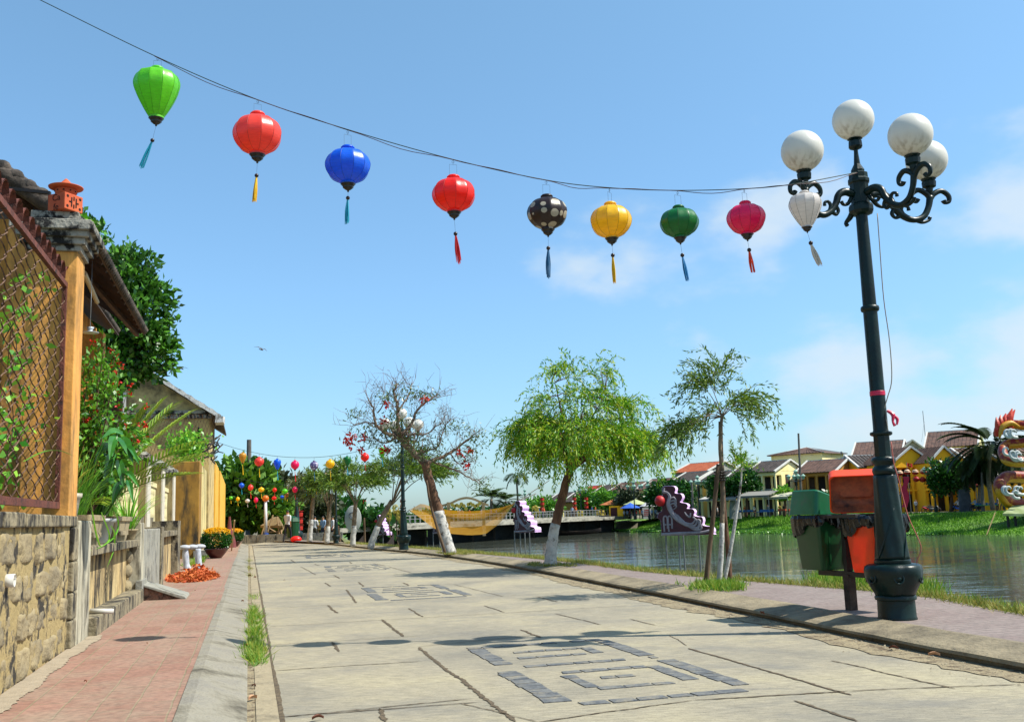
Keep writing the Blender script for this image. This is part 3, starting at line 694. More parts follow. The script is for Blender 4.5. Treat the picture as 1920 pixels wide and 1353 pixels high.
def make_lantern(name, label, kind, m, tm, loc, w, h, wire_dz, bead_dz, tas, drift, group, far=False, rot=0, lean=0):
    """loc = top centre of the silk; w, h its size; wire_dz up to the wire; bead_dz from top of silk to the bead; tas = tassel length"""
    t = thing('lantern', label, 'lantern', loc, rot, group)
    r = w/2; sh = [(Vector((q*r, -h*(1-z)))) for q, z in SHAPES[kind]]
    pf = smooth_path([Vector((p.x, 0, p.y)) for p in sh], 2 if far else 4); ribs = 8 if far else 11; nn = ribs*(2 if far else 8)
    def mod(a, j, z):
        k = (a*ribs/(2*math.pi)) % 1; return 1-.045*math.sin(math.pi*k)
    mb = MB(); mb.lathe([(p.x, p.z) for p in pf], nn, mod=mod, cap=False); mb.lathe([(.30*r, 0), (.31*r, .012*w*2), (.24*r, .03*w*2)], 20)
    mb.lathe([(.33*r, -h), (.335*r, -h-.02*w*2)], 20, cap=False)
    body = link('shade', mb, m, t, smooth=True, local=True)
    if not far and kind and name != 'dot':
        mb = MB()
        for k in range(ribs):
            a = 2*math.pi*k/ribs; mb.tube([(p.x*math.cos(a)*1.002, p.x*math.sin(a)*1.002, p.z) for p in pf[1:-1]], .0016, 4)
        c = m.name; link('seam', mb, mat('seam_'+c, tuple(v*.35 for v in SILKC[c][:3])+(1,), rough=.6), body, local=True)
    z = -h-.02*w
    mb = MB(); mb.lathe([(.32*r, z), (.33*r, z-.02*w), (.25*r, z-.07*w), (.23*r, z-.09*w), (.24*r, z-.1*w), (.12*r, z-.15*w), (.05*r, z-.165*w), (.04*r, z-.2*w)], 16); link('cap', mb, M_CAP, t, smooth=True, local=True)
    bz = -bead_dz; D = Vector(drift)
    if not far:
        mb = MB(); mb.tube([(0, 0, z-.19*w), D*.25+Vector((0, 0, bz))], .0012, 4); link('thread', mb, M_HWIRE, t, local=True)
        mb = MB(); mb.sphere(D*.25+Vector((0, 0, bz)), .019, 14, 9); link('bead', mb, M_BEAD, t, smooth=True, local=True)
        mb = MB(); rng = random.Random(int(w*1e5)+len(label))
        for k in range(22):
            a = rng.uniform(0, 6.28); e = rng.uniform(.3, 1); o = Vector((math.cos(a), math.sin(a), 0))*e
            top = D*.28+Vector((0, 0, bz-.012))+o*.006; bot = D+Vector((0, 0, bz-tas*rng.uniform(.86, 1)))+o*.014*(1+rng.random())
            mid = top.lerp(bot, .5)+o*.006+Vector((rng.uniform(-.004, .004), rng.uniform(-.004, .004), 0)); mb.tube(smooth_path([top, mid, bot], 3), [.0032, .004, .0022], 4)
        link('tassel', mb, tm, t, local=True)
        mb = MB(); q = .035
        for sx in (-q, q): mb.tube([(sx, 0, .0), (sx, 0, wire_dz*.72)], .0011, 4)
        mb.tube([(-q, 0, wire_dz*.72), (q, 0, wire_dz*.72)], .0011, 4); mb.tube([(0, 0, wire_dz*.72), (0.005, 0, wire_dz)], .0013, 4)
        mb.tube([(.012*math.cos(a), 0, wire_dz*.86+.012*math.sin(a)) for a in np.linspace(0, 6.28, 9)], .0013, 4)
        link('hanger', mb, M_HWIRE, t, local=True)
    else:
        mb = MB(); mb.tube([(0, 0, z-.19*w), D+Vector((0, 0, bz-tas))], [.006, .016], 5); link('tassel', mb, tm, t, local=True)
        mb = MB(); mb.tube([(0, 0, 0), (0, 0, wire_dz)], .004, 4); link('hanger', mb, M_HWIRE, t, local=True)
    if lean: t.rotation_euler = (0, lean, rot)
    return t
SILKC = {}
def sk(n, c, **k):
    SILKC[n] = c; return silk(n, c, **k)
LC = {'lime': sk('silk_lime', hx('74e01f', 1)), 'coral': sk('silk_coral', hx('ff5442', 1)), 'blue': sk('silk_blue', hx('0070f4', 1)), 'red': sk('silk_red', hx('ff2410', 1)), 'dot': sk('silk_dot', hx('33201f', 1), dots=9.5, pale=hx('c9bfa8', 1)),
      'yellow': sk('silk_yellow', hx('ffd000', 1)), 'green': sk('silk_green', hx('0a8038', 1)), 'pink': sk('silk_pink', hx('ff0e6c', 1)), 'white': sk('silk_white', hx('e8e2dc', 1)), 'gold': sk('silk_gold', hx('e0a630', 1)), 'lilac': sk('silk_lilac', hx('6b5f90', 1), dots=11, pale=hx('d8d4e4', 1)), 'orange': sk('silk_orange', hx('f08a20', 1))}
TC = {k: mat('tassel_'+k, hx(c, 1), rough=.6, transl=.2) for k, c in {'cyan': '1fa8c4', 'yellow': 'f2c40c', 'red': 'e01f1f', 'blue': '1f7fb8', 'white': 'd8d4cc', 'orange': 'ee4a2c', 'dblue': '2a6a96'}.items()}
WY = 8.9        # the wire hangs in this vertical plane
WYF = lambda x: float(np.interp(x, [1280, 1400, 1508], [8.9, 8.75, 8.38]))
WIRE = [at(x, y, WYF(x)) for x, y in [(-70, -72), (75, 0), (290, 105), (480, 186), (655, 244), (845, 298), (1020, 337), (1142, 352), (1268, 357), (1396, 354), (1490, 345)]]+[LP+Vector((0, -.05, 4.0))]
WS = smooth_path(WIRE, 8)
def wire_y(x): return float(np.interp(x, [p.x for p in WS], [p.y for p in WS]))
def wire_z(x): return float(np.interp(x, [p.x for p in WS], [p.z for p in WS]))
t = thing('wire', 'dark green wire strung over the street from the near street lamp, carrying nine lanterns', 'wire', WIRE[0])
mb = MB(); mb.tube(WS, .0042, 6); link('rope', mb, mat('green_rope', hx('1d3b34'), rough=.6), t, smooth=True)
mb = MB(); rng = random.Random(4); pts = []
xs = [p.x for p in WS if p.x > WIRE[2].x-.01]
for i, x in enumerate(xs):
    s_ = math.sin(i*math.pi/8)**2*.03; pts.append(Vector((x, wire_y(x)-.006+.006*math.sin(i*1.3), wire_z(x)-s_*(1 if i % 16 < 8 else -.3)-.006)))
mb.tube(pts, .0034, 5); link('cable', mb, mat('brown_cable', hx('4a2220'), rough=.5), t, smooth=True)
near = [('lime', 'tear', 295, 128, 222, 88, 263, 316, 272, 'cyan', 'lime green teardrop silk lantern with cyan tassel, leftmost on the near wire', 286),
        ('coral', 'round', 483, 213, 290, 94, 329, 379, 481, 'yellow', 'coral red round silk lantern with yellow tassel between the lime and the blue lantern', 486),
        ('blue', 'round', 652, 276, 345, 88, 371, 419, 653, 'cyan', 'large royal blue silk lantern with cyan tassel on the near wire', 652),
        ('red', 'round', 850, 331, 398, 84, 438, 494, 859, 'red', 'bright red silk lantern with red tassel on the near wire', 853),
        ('dot', 'round', 1025, 367, 431, 79, 465, 522, 1025, 'dblue', 'dark brown silk lantern with white polka dots and blue tassel', 1025),
        ('yellow', 'round', 1144, 381, 447, 80, 478, 530, 1156, 'yellow', 'large yellow round silk lantern beside the polka dot lantern', 1148),
        ('green', 'round', 1272, 387, 446, 75, 478, 526, 1287, 'blue', 'dark green round silk lantern with blue tassel on the near wire', 1278),
        ('pink', 'round', 1397, 379, 440, 74, 468, 509, 1415, 'orange', 'magenta pink round silk lantern with orange red tassel on the near wire', 1405),
        ('white', 'tear', 1508, 359, 427, 62, 455, 496, 1537, 'white', 'white teardrop silk lantern hanging in front of the lamp bracket', 1519)]
for c, kind, cx, y0, y1, w, by, ty, tx, tc_, lab, bx in near:
    WY = WYF(cx); T_ = at(cx, y0+3, WY); B_ = at(cx, y1-3, WY); k = WY/FPX
    dx = at(tx, ty, WY).x-at(cx+(ty-y1)*.02, ty, WY).x
    make_lantern(c, lab, kind, LC[c], TC[tc_], T_, w*k*1.0, T_.z-B_.z, max(.05, wire_z(T_.x)-T_.z), T_.z-at(cx, by, WY).z, at(cx, by, WY).z-at(cx, ty, WY).z, (dx, .02, 0), 'silk lanterns on the near wire', rot=random.uniform(0, 1))
# --- farther wires
def far_string(Y, pts, items, grp, name, lab0):
    W_ = smooth_path([at(x, y, Y) for x, y in pts], 8); solo_ = MB(); solo_.tube(W_, .007, 5)
    solo('wire', solo_, mat('green_rope', hx('1d3b34')), lab0, 'wire', W_[0], smooth=True)
    xs = [p.x for p in W_]; zs = [p.z for p in W_]
    for c, kind, cx, y0, y1, w, tas, tcol, lab in items:
        T_ = at(cx, y0, Y); B_ = at(cx, y1, Y); h = T_.z-B_.z
        make_lantern(c, lab, kind, LC[c], TC[tcol], T_, w*Y/FPX, h, max(.05, float(np.interp(T_.x, xs, zs))-T_.z), h*1.45, tas*Y/FPX, (.02, 0, 0), grp, far=True)
far_string(33, [(405, 828), (454, 843), (520, 855), (590, 857), (650, 850), (700, 838), (757, 815)],
    [('gold', 'tear', 455, 848, 867, 14, 14, 'yellow', 'gold teardrop lantern at the left end of the second wire'), ('coral', 'round', 486, 857, 873, 18, 14, 'yellow', 'coral lantern on the second wire, next to a gold one'),
     ('blue', 'tear', 520, 860, 879, 14, 12, 'cyan', 'blue teardrop lantern on the second wire against the sky'), ('pink', 'round', 553, 863, 879, 16, 16, 'red', 'pink round lantern in the middle of the second wire'),
     ('lilac', 'round', 589, 864, 880, 16, 14, 'dblue', 'lilac patterned lantern in the middle of the second wire'), ('yellow', 'round', 619, 861, 877, 17, 16, 'yellow', 'yellow lantern on the second wire above the farthest street lamp'),
     ('green', 'tear', 651, 855, 873, 14, 10, 'cyan', 'green teardrop lantern on the second wire'), ('red', 'round', 684, 849, 864, 16, 12, 'red', 'red round lantern on the second wire left of the bare tree'), ('lime', 'tear', 716, 838, 856, 12, 10, 'cyan', 'lime lantern seen through the twigs of the bare tree')], 'silk lanterns on the second wire', 'w2', 'thin wire with nine small lanterns running to the second street lamp')
far_string(46, [(440, 895), (500, 906), (560, 908), (600, 900), (628, 886)],
    [('blue', 'round', 453, 905, 914, 10, 8, 'cyan', 'small blue lantern, leftmost on the third wire'), ('coral', 'round', 470, 908, 919, 10, 10, 'orange', 'small coral lantern on the third wire in front of the dark tree'), ('yellow', 'round', 490, 913, 922, 11, 8, 'yellow', 'small yellow lantern on the third wire'),
     ('red', 'round', 515, 914, 922, 8, 8, 'red', 'small red lantern on the third wire in front of the dark tree'), ('lime', 'round', 534, 916, 925, 11, 8, 'yellow', 'small lime lantern on the third wire'), ('pink', 'round', 553, 912, 923, 10, 8, 'red', 'small pink lantern on the third wire'),
     ('green', 'round', 574, 910, 918, 10, 7, 'cyan', 'small green lantern on the third wire'), ('yellow', 'round', 593, 904, 915, 9, 6, 'yellow', 'small yellow lantern near the right end of the third wire'), ('red', 'round', 612, 898, 908, 10, 6, 'red', 'small red lantern beside the farthest street lamp')], 'silk lanterns on the third wire', 'w3', 'thin third wire with small lanterns before the trees')
far_string(56, [(425, 918), (480, 927), (530, 926), (560, 912)],
    [('lime', 'round', 433, 930, 936, 7, 5, 'yellow', 'tiny green lantern, leftmost on the fourth wire'), ('yellow', 'round', 446, 931, 939, 7, 5, 'yellow', 'tiny yellow lantern on the fourth wire'), ('white', 'round', 464, 935, 942, 9, 5, 'white', 'tiny white lantern on the fourth wire'),
     ('pink', 'round', 480, 932, 942, 8, 5, 'red', 'tiny pink lantern on the fourth wire'), ('red', 'round', 514, 930, 937, 9, 5, 'red', 'tiny red lantern on the fourth wire'), ('blue', 'round', 529, 928, 934, 8, 4, 'cyan', 'tiny blue lantern on the fourth wire'), ('orange', 'round', 538, 922, 931, 8, 4, 'yellow', 'tiny orange lantern on the fourth wire'),
     ('white', 'round', 555, 898, 907, 9, 5, 'white', 'small white lantern above a pink one, right end of the fourth wire'), ('white', 'round', 541, 908, 915, 7, 5, 'white', 'small white lantern half hidden in the tree top')], 'silk lanterns on the fourth wire', 'w4', 'fourth and farthest lantern wire in front of the dark tree')
# ================================================================== LITTER BINS
M_OR = mat('orange_plastic', hx('f2440c', 1), hx('ff560c', 1), scale=3, rough=.38, dirt=hx('8a3a18'), dscale=3, dlo=.62, dhi=.8, transl=.3)  # translucency added so the sides turned from the sun glow
M_ORI = mat('orange_plastic_inner', hx('b04a24', 1), hx('c86a3a', 1), scale=4, rough=.6, dirt=hx('4a2014'), dscale=2.5, dlo=.45, dhi=.65)  # browner, patchy orange for the inside of the open lid
M_GR = mat('green_plastic', hx('03401a', .8), hx('054c22', .8), scale=3, rough=.4, dirt=hx('0a3a1c'), dscale=3, dlo=.6, dhi=.8)
M_GRL = mat('green_plastic_light', hx('086038', .8), hx('0e7248', .8), scale=5, rough=.4, dirt=hx('3a6a50'), dscale=7, dlo=.58, dhi=.7)
M_BAG = mat('black_bag', hx('050506'), rough=.25, spec=.5, bump=.35, bscale=14)
M_BFR = mat('bin_frame_steel', hx('15191a'), hx('2a2420'), scale=8, rough=.55)
M_BPOST = mat('bin_post', hx('2a1a14'), hx('5a4a3c'), scale=7, rough=.8, bump=.4)
BR = R(-68)
BP = gp(1597, 1143, SWZ)
def loft(mb, rings, cap0=True, cap1=True, M=None):
    n = len(rings[0]); V = [v for r in rings for v in r]; F = []
    for j in range(len(rings)-1):
        for k in range(n):
            a = j*n+k; b = j*n+(k+1) % n; F.append((a, b, b+n, a+n))
    if cap0: F.append(tuple(range(n))[::-1])
    if cap1: F.append(tuple(range((len(rings)-1)*n, len(rings)*n)))
    mb.add(V, F, M)
def rrect(w, d, r, z, n=5, cx=0, cy=0):
    P = []
    for sx, sy, a0 in ((1, 1, 0), (-1, 1, 90), (-1, -1, 180), (1, -1, 270)):
        for k in range(n+1):
            a = R(a0+90*k/n); P.append(Vector((cx+sx*(w/2-r)+r*math.cos(a), cy+sy*(d/2-r)+r*math.sin(a), z)))
    return P
def bin_thing(name, label, c, rz, m, mi, ml, opened, group):
    t = thing(name, label, 'litter bin', c, rz, group); t.scale = (.93, .93, .95)
    W0, W1, D0, D1, H = .34, .42, .36, .46, .50      # x along the row, y across
    mb = MB(); loft(mb, [rrect(W0, D0, .03, 0), rrect(W0+.02, D0+.02, .035, .03), rrect(W1, D1, .04, H), rrect(W1+.02, D1+.02, .045, H+.005), rrect(W1+.02, D1+.02, .045, H+.03), rrect(W1-.01, D1-.01, .035, H+.03), rrect(W0-.02, D0-.02, .03, .02)], cap1=True)
    for sx in (-1, 1):      # stiffening ribs on the end faces
        for sy in (-.09, .09):
            mb.box((sx*(W0/2+.024), sy, .25), (.012, .016, .40))
    body = link('bin_body', mb, m, t, local=True, smooth=True); body.modifiers.new('e', 'EDGE_SPLIT').split_angle = R(35)
    # bag: crumpled skirt folded over the rim
    rng = random.Random(len(label)); mb = MB(); n = 72; rings = []
    droop = [rng.uniform(.05, .11) for _ in range(n)]
    for k in range(n):
        a = 2*math.pi*k/n
        droop[k] = .075+.035*math.sin(a*2+1)+.022*math.sin(a*7)+(.09*max(0, math.cos(a-math.pi*.93))**3)+rng.uniform(-.01, .01)
    prof = [(-.05, -.12), (-.035, -.02), (-.005, .045), (.018, .05), (.032, .02), (.028, -.4), (.022, -.8), (.012, -1.0)]
    base = rrect(W1, D1, .05, 0, n=17); base = resample(base+[base[0]], n+1)[:-1]
    for q, z in prof:
        rr = []
        for k, p in enumerate(base):
            nn = Vector((p.x, p.y, 0)).normalized(); cr = .008*math.sin(k*1.9)+.006*rng.uniform(-1, 1)
            zz = H+z if z > -.2 else H-droop[k]*(-z)
            rr.append(Vector((p.x, p.y, 0))+nn*(q+cr)+Vector((0, 0, zz+.004*rng.uniform(-1, 1))))
        rings.append(rr)
    loft(mb, rings, False, False); link('bag', mb, M_BAG, t, local=True)
    # lid : hooded wedge, closed or flipped up
    lw, ld, lh = W1+.05, D1+.04, .25
    mb = MB(); outer = [rrect(lw, ld, .05, 0), rrect(lw, ld, .05, .03), rrect(lw-.02, ld-.02, .06, .12)]
    def wedge(ins, z0):
        a = rrect(lw-ins*2, ld-ins*2, .05, z0); b = rrect(lw-.03-ins*2, ld-.06-ins*2, .06, 0)
        for p in b: p.z = .10+(.15 if True else 0)*(.5+p.y/ld)*1.0-ins; p.y = p.y*.9+.01
        return a, b
    a, b = wedge(0, 0); a2, b2 = wedge(.012, 0)
    rings = [a2]+[[p.lerp(q, k/3) for p, q in zip(a2, b2)] for k in (1, 2, 3)]
    mb.mi = 0; loft(mb, [a]+[[p.lerp(q, k/3) for p, q in zip(a, b)] for k in (1, 2)]+[b]+[[Vector((p.x*.93, p.y*.93, p.z+.012)) for p in b]], False, True)
    mb.mi = 1; loft(mb, rings, False, True); 
    mb.mi = 0; loft(mb, [a, a2], False, False)
    mb.mi = 1 if opened else 0
    if opened:
        b3 = [Vector((p.x*.62, p.y*.42-.02, p.z+.014)) for p in b]; n3 = len(b3); mb.add([v for v in b3]+[Vector((v.x, v.y, v.z-.03)) for v in b3], [(i, (i+1) % n3, (i+1) % n3+n3, i+n3) for i in range(n3)]); mb.add([Vector((v.x, v.y, v.z+.001)) for v in b3], [tuple(range(n3))])
    lid = link('lid', mb, [ml, mi], t, local=True, smooth=True); lid.modifiers.new('e', 'EDGE_SPLIT').split_angle = R(40)
    return t, lid
grp = 'pair of litter bins on one post'
frame = thing('bin_stand', 'rusty dark steel post and frame carrying the two litter bins', 'bin stand', BP, BR)
mb = MB(); mb.box((0, 0, .16), (.075, .09, .34)); link('post', mb, M_BPOST, frame, local=True, bevel=.004)
mb = MB(); mb.box((0.02, 0, .335), (.86, .06, .05)); 
link('crossbar', mb, M_BFR, frame, local=True, bevel=.003)
mb = MB(); mb.box((0, 0, .62), (.05, .07, .52)); mb.box((0, .2, .88), (.82, .03, .03)); mb.box((0, -.2, .88), (.82, .03, .03)); mb.box((0, 0, .88), (.03, .43, .03)); mb.box((0, .0, .96), (.03, .05, .2)); link('bracket', mb, M_BFR, frame, local=True, bevel=.003)
ex = Vector((math.cos(BR), math.sin(BR), 0))
pO = BP+ex*.29+Vector((.10, .03, .36)); pG = BP-ex*.29+Vector((-.02, 0, .37))
ob, olid = bin_thing('litter_bin', 'bright orange plastic litter bin, lid flipped up, black bag, behind the lamp post', pO, BR, M_OR, M_ORI, M_OR, True, grp)
gb, glid = bin_thing('litter_bin', 'dark green plastic litter bin with wedge lid on the same post as the orange one', pG, BR, M_GR, M_GR, M_GRL, False, grp)
olid.matrix_local = Matrix.Translation((-.13, -.09, .79)) @ Matrix.Rotation(R(-34), 4, 'Z') @ Matrix.Rotation(R(-66), 4, 'Y') @ Matrix.Rotation(R(-90), 4, 'Z') @ Matrix.Diagonal((1.16, .80, 1, 1)) @ Matrix.Translation((0, 0, -.08))
glid.matrix_local = Matrix.Translation((-.02, 0, .56)) @ Matrix.Rotation(R(180), 4, 'Z')
# emblem and writing on the orange bin's end face (a figure throwing litter into a bin, in a ring)
mb = MB(); fx = .215
def onface(y, z): return Vector((.170+.038*((z)/.5)+.014, y, z))
ring = [onface(-.13+.052*math.cos(a), .37+.052*math.sin(a)) for a in np.linspace(0, 2*math.pi, 33)]
mb.tube(ring, .0022, 5, cap=False)
def blk(y0, y1, z0, z1):
    P = [onface(y0, z0), onface(y1, z0), onface(y1, z1), onface(y0, z1)]; mb.add([p+Vector((.002, 0, 0)) for p in P]+[p-Vector((.004, 0, 0)) for p in P], [(0, 1, 2, 3), (0, 4, 5, 1), (1, 5, 6, 2), (2, 6, 7, 3), (3, 7, 4, 0)])
cy = -.13
blk(cy-.022, cy-.004, .362, .392); blk(cy-.020, cy-.008, .396, .41); blk(cy-.004, cy+.02, .384, .390); blk(cy-.025, cy-.016, .33, .362); blk(cy-.010, cy-.001, .33, .362); blk(cy+.008, cy+.028, .335, .34); blk(cy+.008, cy+.012, .34, .365); blk(cy+.024, cy+.028, .34, .365)
for k in range(6):
    y = -.12+k*.05; z = .25
    blk(y, y+.006, z, z+.04); blk(y+.02, y+.026, z, z+.04); blk(y, y+.026, z+.034, z+.04) if k % 2 else blk(y, y+.026, z+.016, z+.022)
link('emblem', mb, mat('white_print', hx('e8e4dc'), rough=.5), ob, local=True)
# ================================================================== LEFT SIDE OF THE STREET
random.seed(21)
UW = -1.46
M_STONE = mat('wall_stone', hx('857a62'), hx('b3a27a'), scale=3, rough=.95, bump=1, bscale=22, dirt=hx('454037'), dscale=2.4, dlo=.54, dhi=.68, c3=hx('9c8d6c'))
M_MORTAR = mat('wall_mortar', hx('a3905f'), hx('bfa873'), scale=4, rough=.95, bump=.6, bscale=30, dirt=hx('2e2a22'), dscale=4, dlo=.49, dhi=.58)
M_CAPST = mat('cap_stone', hx('a49779'), hx('8a8168'), scale=4, rough=.95, bump=.6, bscale=30, dirt=hx('2a2723'), dscale=3, dlo=.47, dhi=.58, dstretch=(2, 2, .8))
M_STAIN = mat('stained_plaster', hx('d9b779'), hx('e5cc93'), scale=2, rough=.95, bump=.3, bscale=30, dirt=hx('1f1b16'), dscale=2.6, dlo=.43, dhi=.62, dstretch=(1.5, 1.5, .45))
M_GREYP = mat('grey_plaster', hx('8f8f88'), hx('aaa796'), scale=2.5, rough=.9, bump=.35, bscale=25, dirt=hx('4a4a46'), dscale=3, dlo=.5, dhi=.66)
M_WHITEP = mat('white_stained', hx('b5ae95'), hx('d0c9b2'), scale=3, rough=.9, bump=.4, dirt=hx('3a352b'), dscale=2.6, dlo=.46, dhi=.64, dstretch=(2.5, 2.5, .6))
M_OCHRE = mat('ochre_plaster', hx('c98b3e', 1), hx('dca050', 1), scale=1.5, rough=.9, bump=.25, bscale=25, dirt=hx('7a6238'), dscale=2.2, dlo=.44, dhi=.68, dstretch=(2, 2, .6))
M_OCHD = mat('ochre_plaster_mossy', hx('9c7126'), hx('b98a35'), scale=1.6, rough=.95, bump=.3, dirt=hx('3b3322'), dscale=1.5, dlo=.45, dhi=.66, dstretch=(2.4, 2.4, .6))
M_YEL = mat('yellow_plaster', hx('f0b030'), hx('f7c24a'), scale=1.4, rough=.9, dirt=hx('c48a2a'), dscale=1.5, dlo=.55, dhi=.75)
M_CREAM = mat('cream_plaster', hx('e6d9a0'), hx('efe3b4'), scale=1.6, rough=.9, dirt=hx('6a604a'), dscale=2.2, dlo=.56, dhi=.72, dstretch=(2, 2, .5))
M_CORN = mat('cornice_mossy', hx('8d8b82'), hx('b6b2a4'), scale=7, rough=.95, bump=.6, bscale=40, dirt=hx('1d1c1b'), dscale=6, dlo=.47, dhi=.55)
M_RUST = mat('rusty_iron', hx('5b2c20'), hx('7a4030'), scale=14, rough=.85, bump=.4, dirt=hx('2c1712'), dscale=10, dlo=.52, dhi=.65)
M_MESHW = mat('mesh_wire_rusty', hx('5a3d2c'), hx('8a6a4c'), scale=30, rough=.7, dirt=hx('3a1f14'), dscale=18, dlo=.48, dhi=.6, metal=.2)
M_WOODD = mat('dark_wood', hx('2a1a12'), hx('46301f'), scale=4, rough=.8, stretch=(1, 1, 6))
M_TILE = mat('old_tiles', hx('4a423c'), hx('6d6258'), scale=5, rough=.95, bump=.7, dirt=hx('26231f'), dscale=4, dlo=.46, dhi=.6)
M_TERRA = mat('terracotta', hx('c9532a'), hx('d96a3a'), scale=6, rough=.8, bump=.15)
M_BLACKI = mat('black_iron', hx('15120f'), hx('241a14'), scale=9, rough=.7)
M_MAROON = mat('maroon_wood', hx('4a1f22'), hx('5e2a2a'), scale=4, rough=.7)
M_POTW = mat('pot_white_cement', hx('c4bda6'), hx('d8d2bd'), scale=5, rough=.9, bump=.3, dirt=hx('6f6852'), dscale=5, dlo=.52, dhi=.68)
M_POTT = mat('pot_tan_cement', hx('a5946f'), hx('b8a988'), scale=5, rough=.9, bump=.4, dirt=hx('5e5340'), dscale=5, dlo=.48, dhi=.66)
M_POTS = mat('basin_silver', hx('a9adae'), hx('c3c6c6'), scale=6, rough=.5, metal=.3)
# --- stone wall
W = thing('stone_wall', 'low wall of rough yellow-grey stone blocks carrying the wire fence, street left', 'wall', S(-1.7, 6, .1), TH)
mb = MB(); mb.sbox(-1.95, UW-.02, 1.5, 9.56, -.02, 1.12); link('mortar_core', mb, M_MORTAR, W)
mb = MB(); rng = random.Random(9)
zc = [.06, .34, .58, .84, 1.11]
def rock(mb, v0, v1, z0, z1, rng, n=9):
    g = [[None]*n for _ in range(n)]; cj = [(rng.uniform(-.02, .02), rng.uniform(-.02, .02)) for _ in range(4)]; ph = [rng.uniform(0, 9) for _ in range(4)]; amp = rng.uniform(.025, .05)
    for i in range(n):
        for j in range(n):
            a = i/(n-1); b = j/(n-1); ex = min(a, 1-a)*2; ez = min(b, 1-b)*2
            e = min(1, (min(ex*(v1-v0), ez*(z1-z0))/.07))
            rc = max(0, 1-((abs(a-.5)*2)**6+(abs(b-.5)*2)**6)*.5)
            du = -.03+e**.25*(amp+.012*math.sin(a*7+ph[0])*math.cos(b*6+ph[1])+.008*rng.uniform(-1, 1))
            jv = (cj[0][0]*(1-a)*(1-b)+cj[1][0]*a*(1-b)+cj[2][0]*a*b+cj[3][0]*(1-a)*b)*1.3; jz = (cj[0][1]*(1-a)*(1-b)+cj[1][1]*a*(1-b)+cj[2][1]*a*b+cj[3][1]*(1-a)*b)*1.3
            vv = v0+(v1-v0)*(.5+(a-.5)*(.9+.1*rc)); zz = z0+(z1-z0)*(.5+(b-.5)*(.9+.1*rc))
            g[i][j] = S(UW-.02+du, vv+jv+.006*math.sin(b*9+ph[2]), zz+jz+.006*math.sin(a*8+ph[3]))
    V = [g[i][j] for i in range(n) for j in range(n)]; mb.add(V, [(i*n+j, (i+1)*n+j, (i+1)*n+j+1, i*n+j+1) for i in range(n-1) for j in range(n-1)])
for r in range(4):
    v = 1.6+rng.random()*.3
    while v < 9.25:
        w = rng.uniform(.30, .58); v1 = min(v+w, 9.3)
        if v1-v > .15: rock(mb, v+rng.uniform(.006, .03), v1-rng.uniform(.006, .03), zc[r]+rng.uniform(.0, .03), zc[r+1]-rng.uniform(.0, .035), rng)
        v = v1
link('stones', mb, M_STONE, W, smooth=True)
mb = MB(); v = 1.5
while v < 9.5:
    v1 = min(9.56, v+rng.uniform(.5, .9)); mb.sbox(-1.99, UW+.015+rng.uniform(-.01, .01), v+.004, v1-.004, 1.12, 1.215+rng.uniform(-.006, .006)); v = v1
link('coping', mb, M_CAPST, W, bevel=.012)
mb = MB()
for k, (a, b_) in enumerate(((.1, .33), (.34, .56), (.57, .82), (.83, 1.11))): mb.sbox(-1.7, UW+.02, 9.32, 9.56, a, b_)
link('quoin', mb, M_CAPST, W, bevel=.014)
P = atu(18, 1088, UW); mb = MB(); T = Matrix.Translation(P) @ Matrix.Rotation(TH, 4, 'Z')
ri = [(.045, .0), (.045, .07), (.038, .07), (.038, .0)]
mb.lathe([(.042, -.05), (.042, .03), (.035, .03), (.035, -.04)], 24, M=T @ Matrix.Rotation(R(90), 4, 'Y'))
solo('drain_pipe', mb, mat('pvc', hx('d8d6cc'), rough=.4), 'short white plastic drain pipe poking out of the stone wall', 'pipe', P, smooth=True)
# --- gate pillar with cornice
W = thing('gate_pillar', 'tall ochre gate pillar with mossy stone cornice at the end of the fence', 'pillar', S(-1.65, 9.3, 1.2), TH)
mb = MB(); mb.sbox(-1.85, UW, 9.12, 9.52, 1.17, 3.49); link('shaft', mb, M_OCHRE, W, bevel=.008)
mb = MB()
for g, z0, z1 in ((.03, 3.487, 3.54), (.065, 3.54, 3.60), (.10, 3.60, 3.655), (.14, 3.655, 3.73), (.12, 3.73, 3.75), (.0, 3.75, 3.85)):
    mb.sbox(-1.85-g, UW+g, 9.12-g, 9.52+g, z0, z1)
link('cornice', mb, M_CORN, W, bevel=.008)
# --- terracotta lantern on top
c = at(122, 400, 8.45); c.z = 3.85
W = thing('terracotta_lantern', 'small terracotta lantern with a conical hat on the gate pillar', 'garden lantern', c, R(67))
mb = MB(); mb.box((0, 0, .075), (.2, .2, .15)); b_ = link('base', mb, M_TERRA, W, local=True, bevel=.006)
mb = MB()
for s_, ax in ((1, 'y'), (-1, 'y'), (1, 'x'), (-1, 'x')):
    for k in range(8):
        a = k*math.pi/4; rr = .035; T = Matrix.Rotation({('y', -1): 0, ('x', 1): math.pi/2, ('y', 1): math.pi, ('x', -1): -math.pi/2}[(ax, s_)], 4, 'Z')
        if (ax, s_) == ('x', -1): continue
        mb.box((rr*math.cos(a), -.1015, .075+rr*math.sin(a)), (.012 if abs(math.cos(a)) < .8 else .034, .003, .034 if abs(math.cos(a)) < .8 else .012), M=T)
    if (ax, s_) != ('x', -1):
        for qx in (-1, 1):
            for qz in (-1, 1): mb.sphere((qx*.068, -.1, .075+qz*.045), .014, 8, 6, M=T, sq=(1, .15, 1))
link('cutouts', mb, mat('cutout_dark', hx('2a0f08'), rough=1), b_, local=True)
